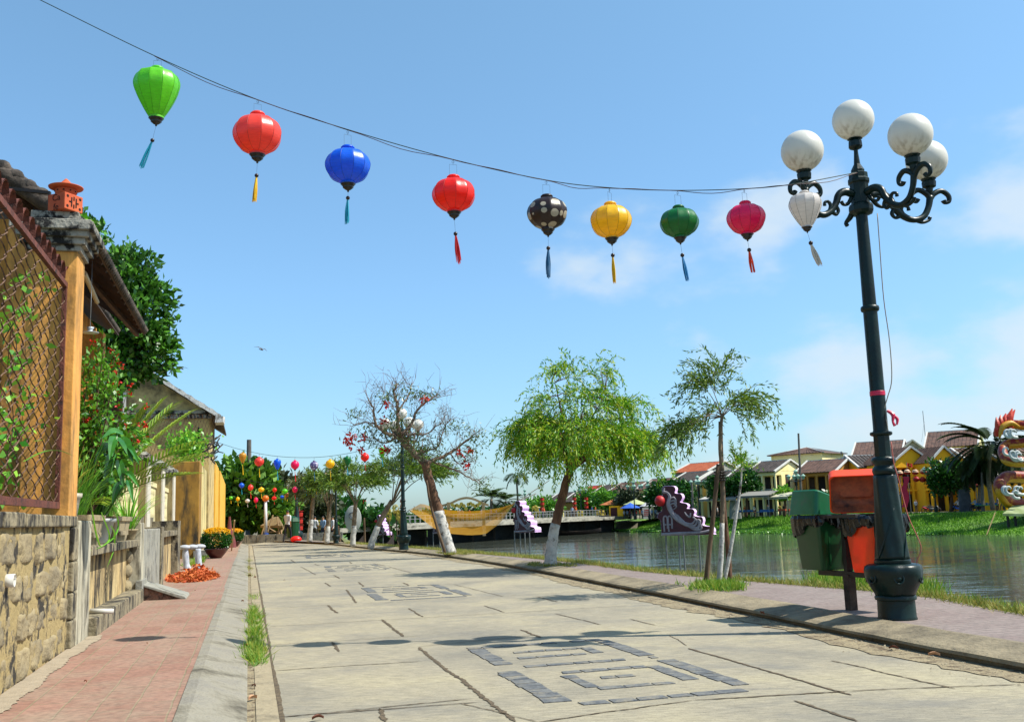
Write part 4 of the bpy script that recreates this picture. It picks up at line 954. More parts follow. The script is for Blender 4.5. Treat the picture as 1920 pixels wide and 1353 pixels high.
def text_mesh(name, s, size, m, parent, M, ext=.002):
    cu = bpy.data.curves.new(name, 'FONT'); cu.body = s; cu.size = size; cu.extrude = ext; cu.align_x = 'CENTER'; cu.resolution_u = 3
    o = bpy.data.objects.new(name, cu); COL.objects.link(o); dg = bpy.context.evaluated_depsgraph_get(); me = bpy.data.meshes.new_from_object(o.evaluated_get(dg)); bpy.data.objects.remove(o)
    me.transform(M); me.materials.clear(); me.materials.append(m); n = bpy.data.objects.new(name, me); COL.objects.link(n)
    if parent is not None: n.parent = parent
    return n
text_mesh('lettering', 'Ca\nfe', .085, MATS['cutout_dark'], b_, Matrix.Translation((-.101, 0, .083)) @ Matrix.Rotation(R(-90), 4, 'Z') @ Matrix.Rotation(R(90), 4, 'X'), .001)
mb = MB(); mb.lathe([(.08, .15), (.088, .155), (.088, .205), (.082, .215)], 28)
d_ = link('drum', mb, M_TERRA, W, local=True, smooth=True)
mb = MB(); mb.lathe([(.10, .212), (.142, .222), (.145, .23), (.09, .25), (.05, .262), (.03, .285), (.012, .305), (.002, .312)], 32); link('hat', mb, M_TERRA, W, local=True, smooth=True)
mb = MB(); 
for k in range(10): a = k*math.pi/5; mb.sphere((.0875*math.cos(a), .0875*math.sin(a), .185), .008, 6, 5)
link('vent_hole', mb, MATS['cutout_dark'], d_, local=True)
mb = MB(); mb.tube([at(-30, 349, 8.6), at(93, 362, 8.6), at(93, 420, 8.6)], .022, 4)
solo('pipe_bracket', mb, M_BLACKI, 'black bent iron pipe beside the terracotta lantern', 'pipe', at(93, 420, 8.6), bevel=0)
# --- chain-link fence
UF = -1.55
F_ = thing('wire_fence', 'rusty chain-link fence panel with a scalloped iron top rail on the stone wall', 'fence', S(UF, 7, 1.2), TH)
v0, v1, z0, z1 = 5.2, 9.1, 1.32, 3.16
mb = MB(); mb.sbox(UF-.015, UF+.02, v0-.1, v1+.02, z0-.05, z0+.005); link('bottom_rail', mb, M_RUST, F_)
mb = MB(); mb.sbox(UF-.015, UF+.02, v0-.1, v1+.02, z1, z1+.045); link('top_rail', mb, M_RUST, F_)
mb = MB(); mb.sbox(UF-.018, UF+.018, v1-.02, v1+.018, z0, z1); link('end_bar', mb, M_RUST, F_)
mb = MB(); p = .21; v = v0
while v < v1:
    arc = [S(UF, v+p*.5-p*.5*math.cos(a), z1+.05+.13*math.sin(a)**.7*(1-.25*math.cos(a))) for a in np.linspace(.02, math.pi-.02, 13)]
    for a, b2 in zip(arc, arc[1:]):
        q = SNRM*.022; n_ = (b2-a).cross(SNRM).normalized()*.004
        mb.add([a-q-n_, a+q-n_, b2+q-n_, b2-q-n_, a-q+n_, a+q+n_, b2+q+n_, b2-q+n_], [(0, 1, 2, 3), (7, 6, 5, 4), (0, 4, 5, 1), (3, 2, 6, 7)])
    v += p
link('scalloped_strap', mb, M_RUST, F_)
mb = MB(); cw, ch = .155, .082; k = 0; v = v0
rng = random.Random(2)
while v < v1-.03:
    pts = []; n = int((z1-z0)/(ch))
    sgn = 1 if k % 2 else -1
    for i in range(n+1):
        s_ = sgn*(1 if i % 2 else -1); z = z0+i*ch
        # wires interlock: each zigzags and bulges out where it hooks its neighbour
        pts.append(S(UF+s_*.006, v+s_*cw*.5+rng.uniform(-.003, .003), z+rng.uniform(-.004, .004)))
    sp = []
    for a, b2 in zip(pts, pts[1:]):
        sp += [a, a.lerp(b2, .35)+SNRM*.006*sgn, a.lerp(b2, .65)+SNRM*.006*sgn]
    mb.tube(smooth_path(sp+[pts[-1]],2), .0052, 4, cap=False); k += 1; v += cw*.98
    k += 0
link('mesh', mb, M_MESHW, F_)
# --- the house behind the fence
H = thing('yellow_house', 'old ochre house with a mossy tiled roof behind the wire fence', 'house', S(-4, 12, .1), TH)
def wallbox(mb, u0, u1, v0, v1, z0, z1): mb.sbox(u0, u1, v0, v1, z0, z1)
mb = MB(); mb.sbox(-7.5, -3.05, 10.3, 10.5, .1, 4.6); mb.sbox(-2.62, -2.2, 10.3, 10.5, .1, 4.1); mb.sbox(-3.05, -2.62, 10.3, 10.5, 3.3, 4.3)
mb.sbox(-2.4, -2.25, 10.5, 14.2, .1, 3.9); mb.sbox(-4.5, -1.92, 14.2, 14.45, .1, 3.72); link('wall', mb, M_OCHRE, H)
mb = MB(); mb.sbox(-3.1, -3.0, 10.2, 10.32, .1, 3.35); mb.sbox(-2.66, -2.58, 10.2, 10.32, .1, 3.35); mb.sbox(-3.1, -2.58, 10.2, 10.32, 3.25, 3.38); mb.sbox(-3.0, -2.66, 10.36, 10.4, .1, 3.3)
link('door', mb, M_MAROON, H)
mb = MB(); mb.sbox(-2.2, -2.0, 9.95, 10.3, .1, 3.98); link('corner_post', mb, M_OCHRE, H)
def zroof(u): return 3.9+(-1.5-u)*.72
mb = MB()
def slab(mb, ua, ub, va, vb, zf, t=.05, dz=0):
    V = [S(ua, va, zf(ua)+dz), S(ub, va, zf(ub)+dz), S(ub, vb, zf(ub)+dz), S(ua, vb, zf(ua)+dz)]
    mb.add(V+[v+Vector((0, 0, t)) for v in V], [(0, 3, 2, 1), (4, 5, 6, 7), (0, 1, 5, 4), (1, 2, 6, 5), (2, 3, 7, 6), (3, 0, 4, 7)])
slab(mb, -1.5, -5, 9.9, 15.4, zroof, .03); rf = link('roof', mb, M_WOODD, H)
mb = MB(); rng = random.Random(3)
vv = 9.92
while vv < 15.4:        # barrel tile rows running down the slope
    pts = [S(u, vv, zroof(u)+.05) for u in np.linspace(-1.47, -5, 9)]
    mb.tube(pts, .042, 7); vv += .11
link('tiles', mb, M_TILE, rf, smooth=True)
mb = MB(); u = -1.8
while u > -4.2:          # raised verge: stacked ridge tiles at the near end
    mb.sphere(S(u, 9.86, zroof(u)+.02+rng.uniform(-.02, .02)), .075, 10, 7, sq=(1.1, 1, .95)); u -= .115
mb.tube([S(-1.7, 9.86, zroof(-1.7)-.03), S(-4.4, 9.86, zroof(-4.4)-.03)], .08, 8)
link('verge', mb, M_TILE, rf, smooth=True)
mb = MB(); v = 10.1
while v < 15.4: 
    mb.tube([S(-1.53, v, zroof(-1.53)-.03), S(-2.4, v, zroof(-2.4)-.03)], .028, 4); v += .34
u = -1.52
while u > -2.4: mb.tube([S(u, 9.95, zroof(u)-.005), S(u, 15.38, zroof(u)-.005)], .013, 4); u -= .12
mb.tube([S(-2.25, 10.0, zroof(-2.25)-.09), S(-1.6, 15.3, zroof(-1.6)-.09)], .04, 4)
link('rafters', mb, mat('rafter_wood', hx('3a2418'), hx('5c3d28'), scale=5, rough=.8), rf)
mb = MB(); mb.tube([at(158, 512, 10.2), at(182, 566, 11.6)], .028, 8); link('lamp_tube', mb, mat('tube_lamp', hx('c9b28a'), rough=.5), H)
mb = MB(); c = at(169, 622, 10.6); mb.lathe([(.085, -.012), (.09, -.006), (.03, .006), (.022, .012), (.03, .03), (.04, .05), (.035, .05), (.01, .01)], 24, c=c)
mb.tube([c+Vector((0, 0, .04)), Vector((c.x, c.y, 4.0))], .003, 4)
solo('hanging_lamp', mb, mat('porcelain', hx('c3cdd6'), rough=.3), 'small porcelain cup lamp hanging under the eave of the ochre house', 'lamp', c, smooth=True)
# second roof behind
H = thing('grey_roofed_house', 'low house with a grey tiled eave behind the ochre house', 'house', S(-3, 17.5, .1), TH)
mb = MB(); mb.sbox(-5, -2.75, 16.6, 19.5, .1, 4.75); link('wall', mb, M_OCHRE, H)
mb = MB(); slab(mb, -2.35, -5, 16.3, 19.4, lambda u: 4.6+(-2.35-u)*.6, .04); rf = link('roof', mb, M_WOODD, H)
mb = MB(); vv = 16.3
while vv < 19.4: mb.tube([S(-2.33, vv, 4.66), S(-5, vv, 4.66+2.67*.6)], .05, 6); vv += .13
link('tiles', mb, M_TILE, rf, smooth=True)
# --- pilaster and planter wall
W = thing('planter_wall', 'black streaked plaster planter wall with a stone ledge under the flower pots', 'wall', S(-1.7, 12.5, .1), TH)
mb = MB(); mb.sbox(-1.8, UW+.02, 9.57, 10.28, .06, 1.17); link('pilaster', mb, M_WHITEP, W, bevel=.012)
mb = MB(); mb.sbox(-1.9, -1.56, 10.28, 14.6, .06, .84); link('panel', mb, M_STAIN, W)
mb = MB(); mb.sbox(-2.0, UW+.03, 10.29, 14.62, .84, .93); link('ledge', mb, M_CAPST, W, bevel=.008)
mb = MB(); mb.sbox(-1.57, UW+.09, 10.29, 14.62, .06, .27); link('plinth', mb, M_CAPST, W, bevel=.01)
mb = MB(); mb.sbox(-2.0, UW+.04, 14.63, 15.1, .06, 1.15); link('pilaster', mb, M_WHITEP, W, bevel=.01)
mb = MB(); rng = random.Random(6)
for z in (.32, .52, .7): mb.sphere(S(-1.55, 14.35, z), .11, 10, 8, sq=(.5, 1, .8))
link('rubble_patch', mb, M_STONE, W, smooth=True)
mb = MB(); mb.tube([S(-1.5, 10.75, .30), S(-1.28, 10.75, .285)], .025, 10); link('weep_pipe', mb, mat('pvc', hx('d8d6cc')), W, smooth=True)
W = thing('grey_wall_block', 'smooth grey cement wall block beside the ramp', 'wall', S(-1.7, 17, .1), TH)
mb = MB(); mb.sbox(-2.0, UW+.01, 15.3, 18.5, .06, 1.06); link('block', mb, M_GREYP, W, bevel=.015)
mb = MB(); mb.sbox(-2.03, UW+.04, 18.1, 18.55, .06, 1.09); link('edge', mb, M_CAPST, W, bevel=.01)
W = thing('ledge_wall', 'yellow plaster wall with a dark ledge holding orange fruit, beyond the grey block', 'wall', S(-1.7, 21, .1), TH)
mb = MB(); mb.sbox(-1.95, -1.56, 18.6, 22.2, .06, .9); link('panel', mb, M_STAIN, W)
mb = MB(); mb.sbox(-1.95, UW+.02, 18.6, 22.3, .9, 1.0); link('ledge', mb, M_CAPST, W, bevel=.008)
mb = MB(); mb.sbox(-2.1, -1.95, 18.6, 22.6, .9, 1.28); mb.sbox(-1.95, UW+.03, 22.3, 23.1, .06, 1.2); link('back_kerb', mb, M_CAPST, W)
mb = MB(); rng = random.Random(5)
for k in range(14): mb.sphere(S(rng.uniform(-1.85, -1.6), rng.uniform(19.2, 20.6), 1.03), rng.uniform(.025, .04), 8, 6)
solo('orange_fruit', mb, mat('peel', hx('d9531e'), hx('e8702a'), scale=9, rough=.8), 'small heap of orange fruit on the dark ledge', 'fruit', S(-1.7, 20, 1), smooth=True)
# --- ramp, heap, stool
P0 = S(-1.1, 14.6, .1)
mb = MB(); pr_ = [(-.36, 0), (-.36, .32), (-.30, .33), (.42, .055), (.44, .0)]
T = Matrix.Translation(S(-1.19, 15.2, .1)) @ Matrix.Rotation(TH, 4, 'Z') @ Matrix.Rotation(R(90), 4, 'X') @ Matrix.Scale(.74, 4)
W = thing('door_ramp', 'short cement ramp with a broken brick side on the red pavement', 'ramp', S(-1.07, 14.6, .1), TH)
mb.prism([(-.36, .0), (-.36, .30), (.40, .03), (.40, .0)], 1.1, M=T @ Matrix.Translation((0, 0, -.5))); link('ramp_base', mb, mat('brick_rubble', hx('8a5a48'), hx('a5806c'), scale=6, rough=.95, bump=.9, bscale=30, dirt=hx('3a2f2a'), dscale=7, dlo=.45, dhi=.6), W)
mb = MB(); mb.prism([(-.39, .30), (-.39, .34), (.47, .045), (.50, .0), (.41, .0)], 1.2, M=T @ Matrix.Translation((0, 0, -.55))); link('ramp_top', mb, M_GREYP, W, bevel=.008)
mb = MB(); mb.sbox(-1.46, -1.38, 14.5, 15.25, .1, .38); link('step', mb, M_GREYP, W)
lv = Leaves(31); rg = lv.rng; n = 1700; c = gp(362, 1084, SWZ); rr = np.sqrt(rg.random(n)); a = rg.uniform(0, 6.28, n)
X = rr*np.cos(a)*.44; Y_ = rr*np.sin(a)*1.35; Z = np.maximum(0, .17*(1-rr**1.5)*(1+.4*np.sin(X*9)+.3*np.cos(Y_*5)))*rg.random(n)
P_ = np.stack([c.x+X*math.cos(TH)-Y_*math.sin(TH), c.y+X*math.sin(TH)+Y_*math.cos(TH), SWZ+.012+Z], 1); D = rg.normal(size=(n, 3)); D[:, 2] *= .5
lv.add(P_, D, rg.uniform(.05, .13, n), rg.uniform(.03, .07, n)); o = lv.build('peel_heap', mat('dried_peel', hx('c2491a'), hx('f08a45'), island=True, rough=.8, transl=.2), fold=.35)
tag(o, 'heap of dried orange peel spread out on the red pavement', 'peel heap')
W = thing('stool', 'low stool with white cushions and grey cloth wrapped legs by the wall', 'stool', S(-1.3, 24.3, .1), TH)
mb = MB()
for k in range(3): mb.sphere(S(-1.40+k*.16, 24.2+.1*k, .60), .13, 14, 8, sq=(1, 1.2, .45))
link('cushion', mb, mat('cushion_white', hx('a9adb5'), hx('c6c8cc'), scale=7, rough=.9, bump=.4), W, smooth=True)
for k in range(2):
    mb = MB(); b_ = S(-1.38+k*.27, 24.2, .1); mb.tube(smooth_path([b_+Vector((0, 0, .46)), b_+Vector((0, 0, .3)), b_+Vector((.02, 0, .12)), b_+Vector((.05, 0, 0))], 4), [.06, .075, .07, .09], 12)
    link('leg', mb, mat('cloth_grey', hx('9aa3b5'), hx('d5d8de'), scale=8, rough=.9, stretch=(3, 3, 1)), W, smooth=True)
# --- pillared garden fence
for k, (v, dz) in enumerate(((20.6, 0), (24.1, .05), (27.6, .08))):
    W = thing('fence_pillar', ['pale plaster fence pillar with a pyramid cap, nearest of three', 'pale plaster fence pillar with a pyramid cap, middle one of three', 'pale plaster fence pillar with a pyramid cap, farthest of three'][k], 'pillar', S(-2.1, v, .1), TH, 'pillars of the garden fence')
    mb = MB(); mb.sbox(-2.22, -1.93, v, v+.75, .08, 2.38+dz); link('shaft', mb, mat('pillar_weathered', hx('a5905e'), hx('b8a470'), scale=2, rough=.95, dirt=hx('5b4d33'), dscale=2, dlo=.48, dhi=.65, dstretch=(2, 2, .5)), W)
    mb = MB(); mb.sbox(-1.932, -1.9, v+.03, v+.72, .08, 2.36+dz); link('face', mb, mat('pillar_pale', hx('cfc8b4'), hx('e2dccb'), scale=4, rough=.9, dirt=hx('9a9078'), dscale=3, dlo=.56, dhi=.72), W)  # street-side face set in a paler colour than the shaft
    mb = MB(); c = S(-2.07, v+.37, 0); mb.box((c.x, c.y, 2.43+dz), (.46, .92, .09), rz=TH); mb.box((c.x, c.y, 2.52+dz), (.42, .86, .1), rz=TH, top=(.45, .6)); link('cap', mb, M_CORN, W)
W = thing('garden_fence', 'pale lattice balustrade between the garden pillars', 'fence', S(-2.05, 22, .1), TH)
mb = MB()
for a, b_ in ((15.4, 20.5), (21.4, 24.1), (24.9, 27.6)):
    mb.sbox(-2.1, -2.0, a, b_, .1, 1.1); mb.sbox(-2.1, -2.02, a, b_, 1.95, 2.05)
    v = a
    while v < b_-.2:
        mb.tube([S(-2.06, v, 1.1), S(-2.06, v+.3, 1.97)], .018, 4); mb.tube([S(-2.06, v+.3, 1.1), S(-2.06, v, 1.97)], .018, 4); v += .17
link('lattice', mb, M_CREAM, W)
# --- ochre gate wall, house with white verge, yellow buttresses
W = thing('ochre_gate_wall', 'tall mossy ochre wall end standing beside the pavement', 'wall', S(-1.8, 34, .1), TH)
mb = MB(); mb.sbox(-2.25, UW, 32.1, 33.6, .06, 3.02); link('front', mb, M_OCHD, W, bevel=.02)
mb = MB(); mb.sbox(-2.25, UW-.02, 33.61, 38, .06, 3.0); link('side', mb, mat('pale_streaked', hx('e3cf86'), hx('eedd9c'), scale=2, rough=.9, dirt=hx('3c382c'), dscale=1.6, dlo=.5, dhi=.64, dstretch=(2.5, 2.5, .3)), W)
mb = MB(); mb.sbox(-1.6, UW+.25, 32, 34, .06, .32); link('footing', mb, M_GREYP, W)
H = thing('gable_house', 'weathered yellow gabled house with a rough white roof edge, beyond the gate wall', 'house', S(-4, 40, .1), TH)
zg = lambda u: 4.95+(-1.1-u)*.66
mb = MB(); V = [S(-1.42, 38.2, .1), S(-1.42, 38.2, zg(-1.42)), S(-5.0, 38.2, zg(-5.0)), S(-8.6, 38.2, zg(-1.4)), S(-8.6, 38.2, .1)]
V2 = [v+SDIR*6 for v in V]; n = 5; mb.add(V+V2, [tuple(range(n)), tuple(range(n, 2*n))[::-1]]+[(i, (i+1) % n, (i+1) % n+n, i+n) for i in range(n)])
link('wall', mb, mat('gable_plaster', hx('d0b472'), hx('e2c988'), scale=.9, rough=.95, dirt=hx('6b6046'), dscale=1.1, dlo=.45, dhi=.65), H)
mb = MB(); rng = random.Random(7)
for sg in (0,):
    U = np.linspace(-1.0, -5.05, 28); A = [S(u, 37.75, zg(u)+.16+rng.uniform(-.03, .05)) for u in U]; B = [S(u, 37.75, zg(u)-.02+rng.uniform(-.02, .02)) for u in U]
    A2 = [a+SDIR*.5 for a in A]; B2 = [b+SDIR*.5 for b in B]; mb.strip(A, B); mb.strip(A2, A); mb.strip(B, B2); mb.strip(B2, A2)
    mb.box(S(-1.05, 38.2, 4.88), (.28, .9, .26), rz=TH, jit=.03)
link('verge', mb, mat('white_mortar', hx('cfcdc6'), hx('ecebe6'), scale=5, rough=.95, bump=.6, dirt=hx('7b776e'), dscale=4, dlo=.5, dhi=.65), H)
mb = MB(); V = [S(-.95, 37.8, 4.92), S(-.95, 44.6, 4.92), S(-5, 44.6, zg(-5)+.06), S(-5, 37.8, zg(-5)+.06)]; mb.add(V+[v-Vector((0, 0, .1)) for v in V], [(0, 1, 2, 3), (7, 6, 5, 4), (0, 4, 5, 1), (1, 5, 6, 2), (2, 6, 7, 3), (3, 7, 4, 0)])
V = [S(-5, 37.8, zg(-5)+.06), S(-5, 44.6, zg(-5)+.06), S(-9, 44.6, 4.9), S(-9, 37.8, 4.9)]; mb.add(V, [(0, 1, 2, 3)])
link('roof', mb, M_TILE, H)
mb = MB(); mb.sbox(-8.6, -1.3, 38.06, 38.19, 5.12, 5.24); mb.sbox(-8.6, -1.35, 38.12, 38.19, 4.95, 5.1); link('moulding', mb, M_CORN, H)
mb = MB(); mb.sbox(-4.4, -4.3, 38.0, 38.1, 2.0, 5.9); link('downpipe', mb, mat('pvc', hx('d8d6cc')), H)
# wire net in front of the gable, iron brackets
W = thing('net_screen', 'thin wire net screen stretched before the gabled house', 'net', S(-2.5, 36, 2.5), TH)
mb = MB()
for k in range(26):
    mb.tube([S(-4.4+k*.11, 37.2, 3.2), S(-4.4+k*.11+.6, 37.2, 5.0)], .007, 3, cap=False); mb.tube([S(-4.4+k*.11+.6, 37.2, 3.2), S(-4.4+k*.11, 37.2, 5.0)], .007, 3, cap=False)
link('net', mb, MATS['mesh_wire_rusty'], W)
W = thing('iron_brackets', 'row of dark iron bars sticking out over the pavement above the wall', 'brackets', S(-1.4, 35, 3), TH)
mb = MB()
for k, (x0, y0, x1, y1) in enumerate([(372, 828, 398, 815), (374, 840, 404, 828), (380, 847, 406, 835), (384, 858, 410, 846), (372, 800, 374, 850)]):
    mb = MB(); mb.tube([at(x0, y0, 33), at(x1, y1, 34)], .028, 5); link('bar', mb, M_BLACKI, W)
mb = MB(); rng = random.Random(4)
for k in range(26):
    a = at(rng.uniform(385, 410), rng.uniform(825, 862), rng.uniform(33, 35)); mb = MB(); mb.tube([a, a+Vector((rng.uniform(-.3, .3), rng.uniform(-.3, .3), rng.uniform(-.3, .3)))], .025, 4); link('scrap', mb, M_TILE, W)
W = thing('green_door_house', 'yellow house front with a green door frame and sloping buttresses', 'house', S(-2, 48, .1), TH)
mb = MB(); mb.sbox(-6, UW-.1, 38.6, 62, .06, 3.5); link('wall', mb, M_CREAM, W)
mb = MB(); mb.sbox(UW-.1, UW-.05, 38.3, 40.4, .1, 3.3); link('door', mb, mat('green_door', hx('2a5a3c'), hx('35694a'), scale=4, rough=.6), W)
for k, (a, b_, za, zb, m_) in enumerate(((40.6, 44.8, 3.75, 3.7, M_YEL), (45.2, 50, 3.75, 3.72, M_YEL), (50.4, 62, 3.65, 3.4, M_YEL))):
    mb = MB(); V = [S(UW-.1, a, .06), S(UW+.06*k, a, .06), S(UW+.06*k, b_, .06), S(UW-.1, b_, .06)]; V += [Vector((v.x, v.y, za if i in (0, 1) else zb)) for i, v in enumerate(V)]
    mb.add(V, [(0, 3, 2, 1), (4, 5, 6, 7), (0, 1, 5, 4), (1, 2, 6, 5), (2, 3, 7, 6), (3, 0, 4, 7)]); link('buttress', mb, m_, W)
# ================================================================== PLANTS OF THE LEFT SIDE
M_LF = mat('leaf_bright', hx('449420', .95), hx('98c83a', .95), island=True, rough=.42, transl=.3)
M_LFM = mat('leaf_mid', hx('2c6a18', .95), hx('72ac2e', .95), island=True, rough=.42, transl=.28)
M_LFD = mat('leaf_dark', hx('17400f', .8), hx('3f7a22', .8), island=True, rough=.38, transl=.22)
M_BARK = mat('bark', hx('4a3526'), hx('6d523c'), scale=9, rough=.95, bump=.8, bscale=30, stretch=(1, 1, .4))
M_RED = mat('petal_red', hx('a80f0c', .9), hx('e02a18', .9), island=True, rough=.6, transl=.3)
def pot_round(mb, c, r, h):
    mb.lathe([(r*.68, 0), (r*.72, .01), (r*.93, h*.82), (r*1.05, h*.86), (r*1.06, h), (r*.95, h), (r*.9, h*.88), (.01, h*.86)], 28, c=c)
def pot_rect(mb, c, w, d, h, rz):
    T = Matrix.Translation(c) @ Matrix.Rotation(rz, 4, 'Z')
    loft(mb, [rrect(w*.78, d*.78, .02, 0), rrect(w*.8, d*.8, .02, .02), rrect(w*.94, d*.94, .025, h*.8), rrect(w*1.03, d*1.03, .025, h*.82), rrect(w*1.04, d*1.04, .025, h), rrect(w*.95, d*.93, .02, h), rrect(w*.9, d*.88, .02, h*.86)], M=T)
def blades(mb, c, n, L0, L1, w, rng, lean=.5, g=.1, r=.06, bias=(0, 0)):
    for k in range(n):
        a = rng.uniform(0, 6.283); l = rng.uniform(L0, L1); tilt = rng.uniform(.1, 1)*lean
        p = Vector(c)+Vector((math.cos(a), math.sin(a), 0))*rng.uniform(0, r); d = Vector((math.cos(a)*tilt+bias[0], math.sin(a)*tilt+bias[1], 1)).normalized(); pts = [p.copy()]; ns = 7
        for i in range(ns): d = (d+Vector((0, 0, -g*(i+1)*.35))).normalized(); p = p+d*l/ns; pts.append(p.copy())
        ribbon(mb, pts, w*rng.uniform(.7, 1.2))
rngp = random.Random(17)
# round white pot by the pillar with spiky plant
c = S(-1.62, 9.95, 1.17); W = thing('potted_plant', 'spiky strap-leaf plant in a round white cement pot beside the gate pillar', 'potted plant', c, 0, 'potted plants on the wall')
mb = MB(); pot_round(mb, c, .13, .25); link('pot', mb, M_POTW, W, smooth=True)
mb = MB(); blades(mb, c+Vector((0, 0, .22)), 60, .25, .55, .022, rngp, .75, .08); link('leaves', mb, mat('leaf_yellowish', hx('6b8a1e', .8), hx('b3b53a', .8), island=True, rough=.45, transl=.3), W)
# tan rectangular pots and silver basin
specs = [('potted_plant', 'grassy plant with long arching leaves in a tan bonsai pot on the ledge, nearest', S(-1.69, 10.95, .93), 'rect', M_POTT, .42, 1.1, .30, 150, .35, .95, .016, .7, .12),
         ('potted_plant', 'bushy lily plant in a silver basin between the two tan pots', S(-1.64, 11.95, .93), 'round', M_POTS, .21, .21, .27, 90, .3, .7, .02, .8, .12),
         ('potted_plant', 'tall reed-like plant in a tan bonsai pot on the ledge, farther one', S(-1.69, 13.25, .93), 'rect', M_POTT, .42, 1.6, .30, 260, .45, .85, .010, .4, .05),
         ('potted_plant', 'bright green strap-leaf plant spilling over the end of the ledge', S(-1.55, 14.3, .93), 'round', M_POTT, .12, .12, .14, 60, .35, .8, .022, .8, .12)]
for nm, lab, c, kd, m_, w, d, h, n, L0, L1, bw, ln, g in specs:
    W = thing(nm, lab, 'potted plant', c, 0, 'potted plants on the wall'); mb = MB()
    (pot_round(mb, c, w, h) if kd == 'round' else pot_rect(mb, c, w, d, h, TH)); link('pot', mb, m_, W, smooth=(kd == 'round'))
    if kd == 'rect': mb = MB(); mb.box(c+Vector((0, 0, .1))+SNRM*(w/2*.97), (.02, d*.5, .05), rz=TH); link('relief', mb, m_, W)
    mb = MB()
    for q in range(4 if kd == 'rect' else 1): blades(mb, c+Vector((0, 0, h-.02))+SDIR*((q-1.5)*.17 if kd == 'rect' else 0), n//(4 if kd == 'rect' else 1), L0, L1, bw, rngp, ln, g, .08)
    link('leaves', mb, M_LF if 'bright' in lab else M_LFM, W)
# long trailing leaves
W = thing('trailing_plant', 'long leaves of a plant trailing down over the planter ledge', 'plant', S(-1.5, 11.6, .95)); mb = MB()
for pts in ([(208, 985), (215, 1000), (213, 1030), (200, 1065)], [(190, 960), (205, 1010), (170, 1030), (150, 1022)], [(170, 940), (180, 1000), (190, 1030), (197, 1040)], [(215, 950), (222, 985), (210, 1010), (180, 1028), (160, 1023)]):
    P = [atu(x, y, -1.40-.02*i) for i, (x, y) in enumerate(pts)]; ribbon(mb, smooth_path(P, 5), .022, up=SDIR)
link('leaves', mb, M_LF, W)
# shrub with red flowers
def shrub(label, base, centre, rad, nst, nleaf, L, Wd, m, seed, flowers=0, lean=0.2, fm=None, stem=.012, name='shrub'):
    rg = np.random.default_rng(seed); rr = random.Random(seed); W = thing(name, label, 'shrub', base); mb = MB(); tips = []
    for k in range(nst):
        u_ = rg.normal(size=3); u_ /= np.linalg.norm(u_); e = Vector((u_[0]*rad[0], u_[1]*rad[1], u_[2]*rad[2]))*rr.uniform(.55, 1)+Vector(centre)
        m1 = Vector(base).lerp(e, .5)+Vector((rr.uniform(-.06, .06), rr.uniform(-.06, .06), .05)); pts = smooth_path([Vector(base)+Vector((rr.uniform(-.05, .05), rr.uniform(-.05, .05), 0)), m1, e], 6)
        mb.tube(pts, [stem, stem*.25], 5); tips.append([np.array(p) for p in pts[5:]])
    link('stems', mb, M_BARK, W); lv = Leaves(seed)
    for t in tips:
        t = np.array(t); n = nleaf//nst; idx = rg.integers(0, len(t), n); P = t[idx]+rg.normal(size=(n, 3))*rad[0]*.17; D = (P-np.array(centre))*.8/rad[0]+rg.normal(size=(n, 3))*.6+[0, 0, .35]; lv.add(P, D, rg.uniform(.6, 1.15, n)*L, Wd)
    lv.build('leaves', m, W, fold=.12)
    if flowers:
        for k in range(flowers):
            fl = Leaves(seed+k); t = tips[rg.integers(0, nst)][-1]+rg.normal(size=3)*rad[0]*.2
            fl.add(t+rg.normal(size=(9, 3))*.012, rg.normal(size=(9, 3)), .035, .026); fl.build('flower', fm or M_RED, W)
    return W
b0 = S(-1.75, 11.6, 1.1); cc = at(212, 755, 11.2)
shrub('tall crown-of-thorns shrub dotted with small red flowers behind the pots', b0, cc, (.38, .42, .78), 38, 2600, .085, .045, M_LFM, 5, 46)
cc = at(190, 690, 11.4); W2 = shrub('upper branches of a red flowering shrub beside the ochre pillar', at(180, 800, 11.5), cc, (.22, .3, .28), 14, 600, .075, .04, M_LFM, 6, 16)
# big glossy leaves (fig-like)
W = thing('broadleaf_plant', 'plant with big glossy dark green leaves in the middle of the pots', 'plant', S(-1.6, 11.9, 1.0)); mb = MB()
for k, (x0, y0, x1, y1, w) in enumerate([(218, 818, 205, 862, .11), (226, 820, 250, 868, .13), (214, 850, 196, 900, .10), (222, 862, 232, 915, .10), (236, 835, 262, 872, .07), (212, 830, 176, 868, .09), (228, 905, 210, 945, .09), (214, 900, 186, 930, .09), (230, 812, 190, 822, .07), (232, 885, 262, 915, .07), (205, 905, 170, 935, .08), (240, 900, 250, 945, .07)]):
    a = at(x0, y0, 10.7+.06*(k % 3)); b_ = at(x1, y1, 10.45+.08*(k % 4)); m_ = a.lerp(b_, .45)+Vector((0, -.02, .05)); ribbon(mb, smooth_path([a, m_, b_], 5), w, up=(.5, -.8, .3))
for x0, y0 in ((222, 800), (215, 850), (235, 905)): mb.tube(smooth_path([S(-1.6, 11.9, 1.1), at(x0, y0, 10.75)], 4), .012, 5)
link('leaves', mb, mat('leaf_glossy', hx('1d5a20', .8), hx('4c8f35', .8), scale=3, rough=.22, transl=.15, spec=.7), W, smooth=True)
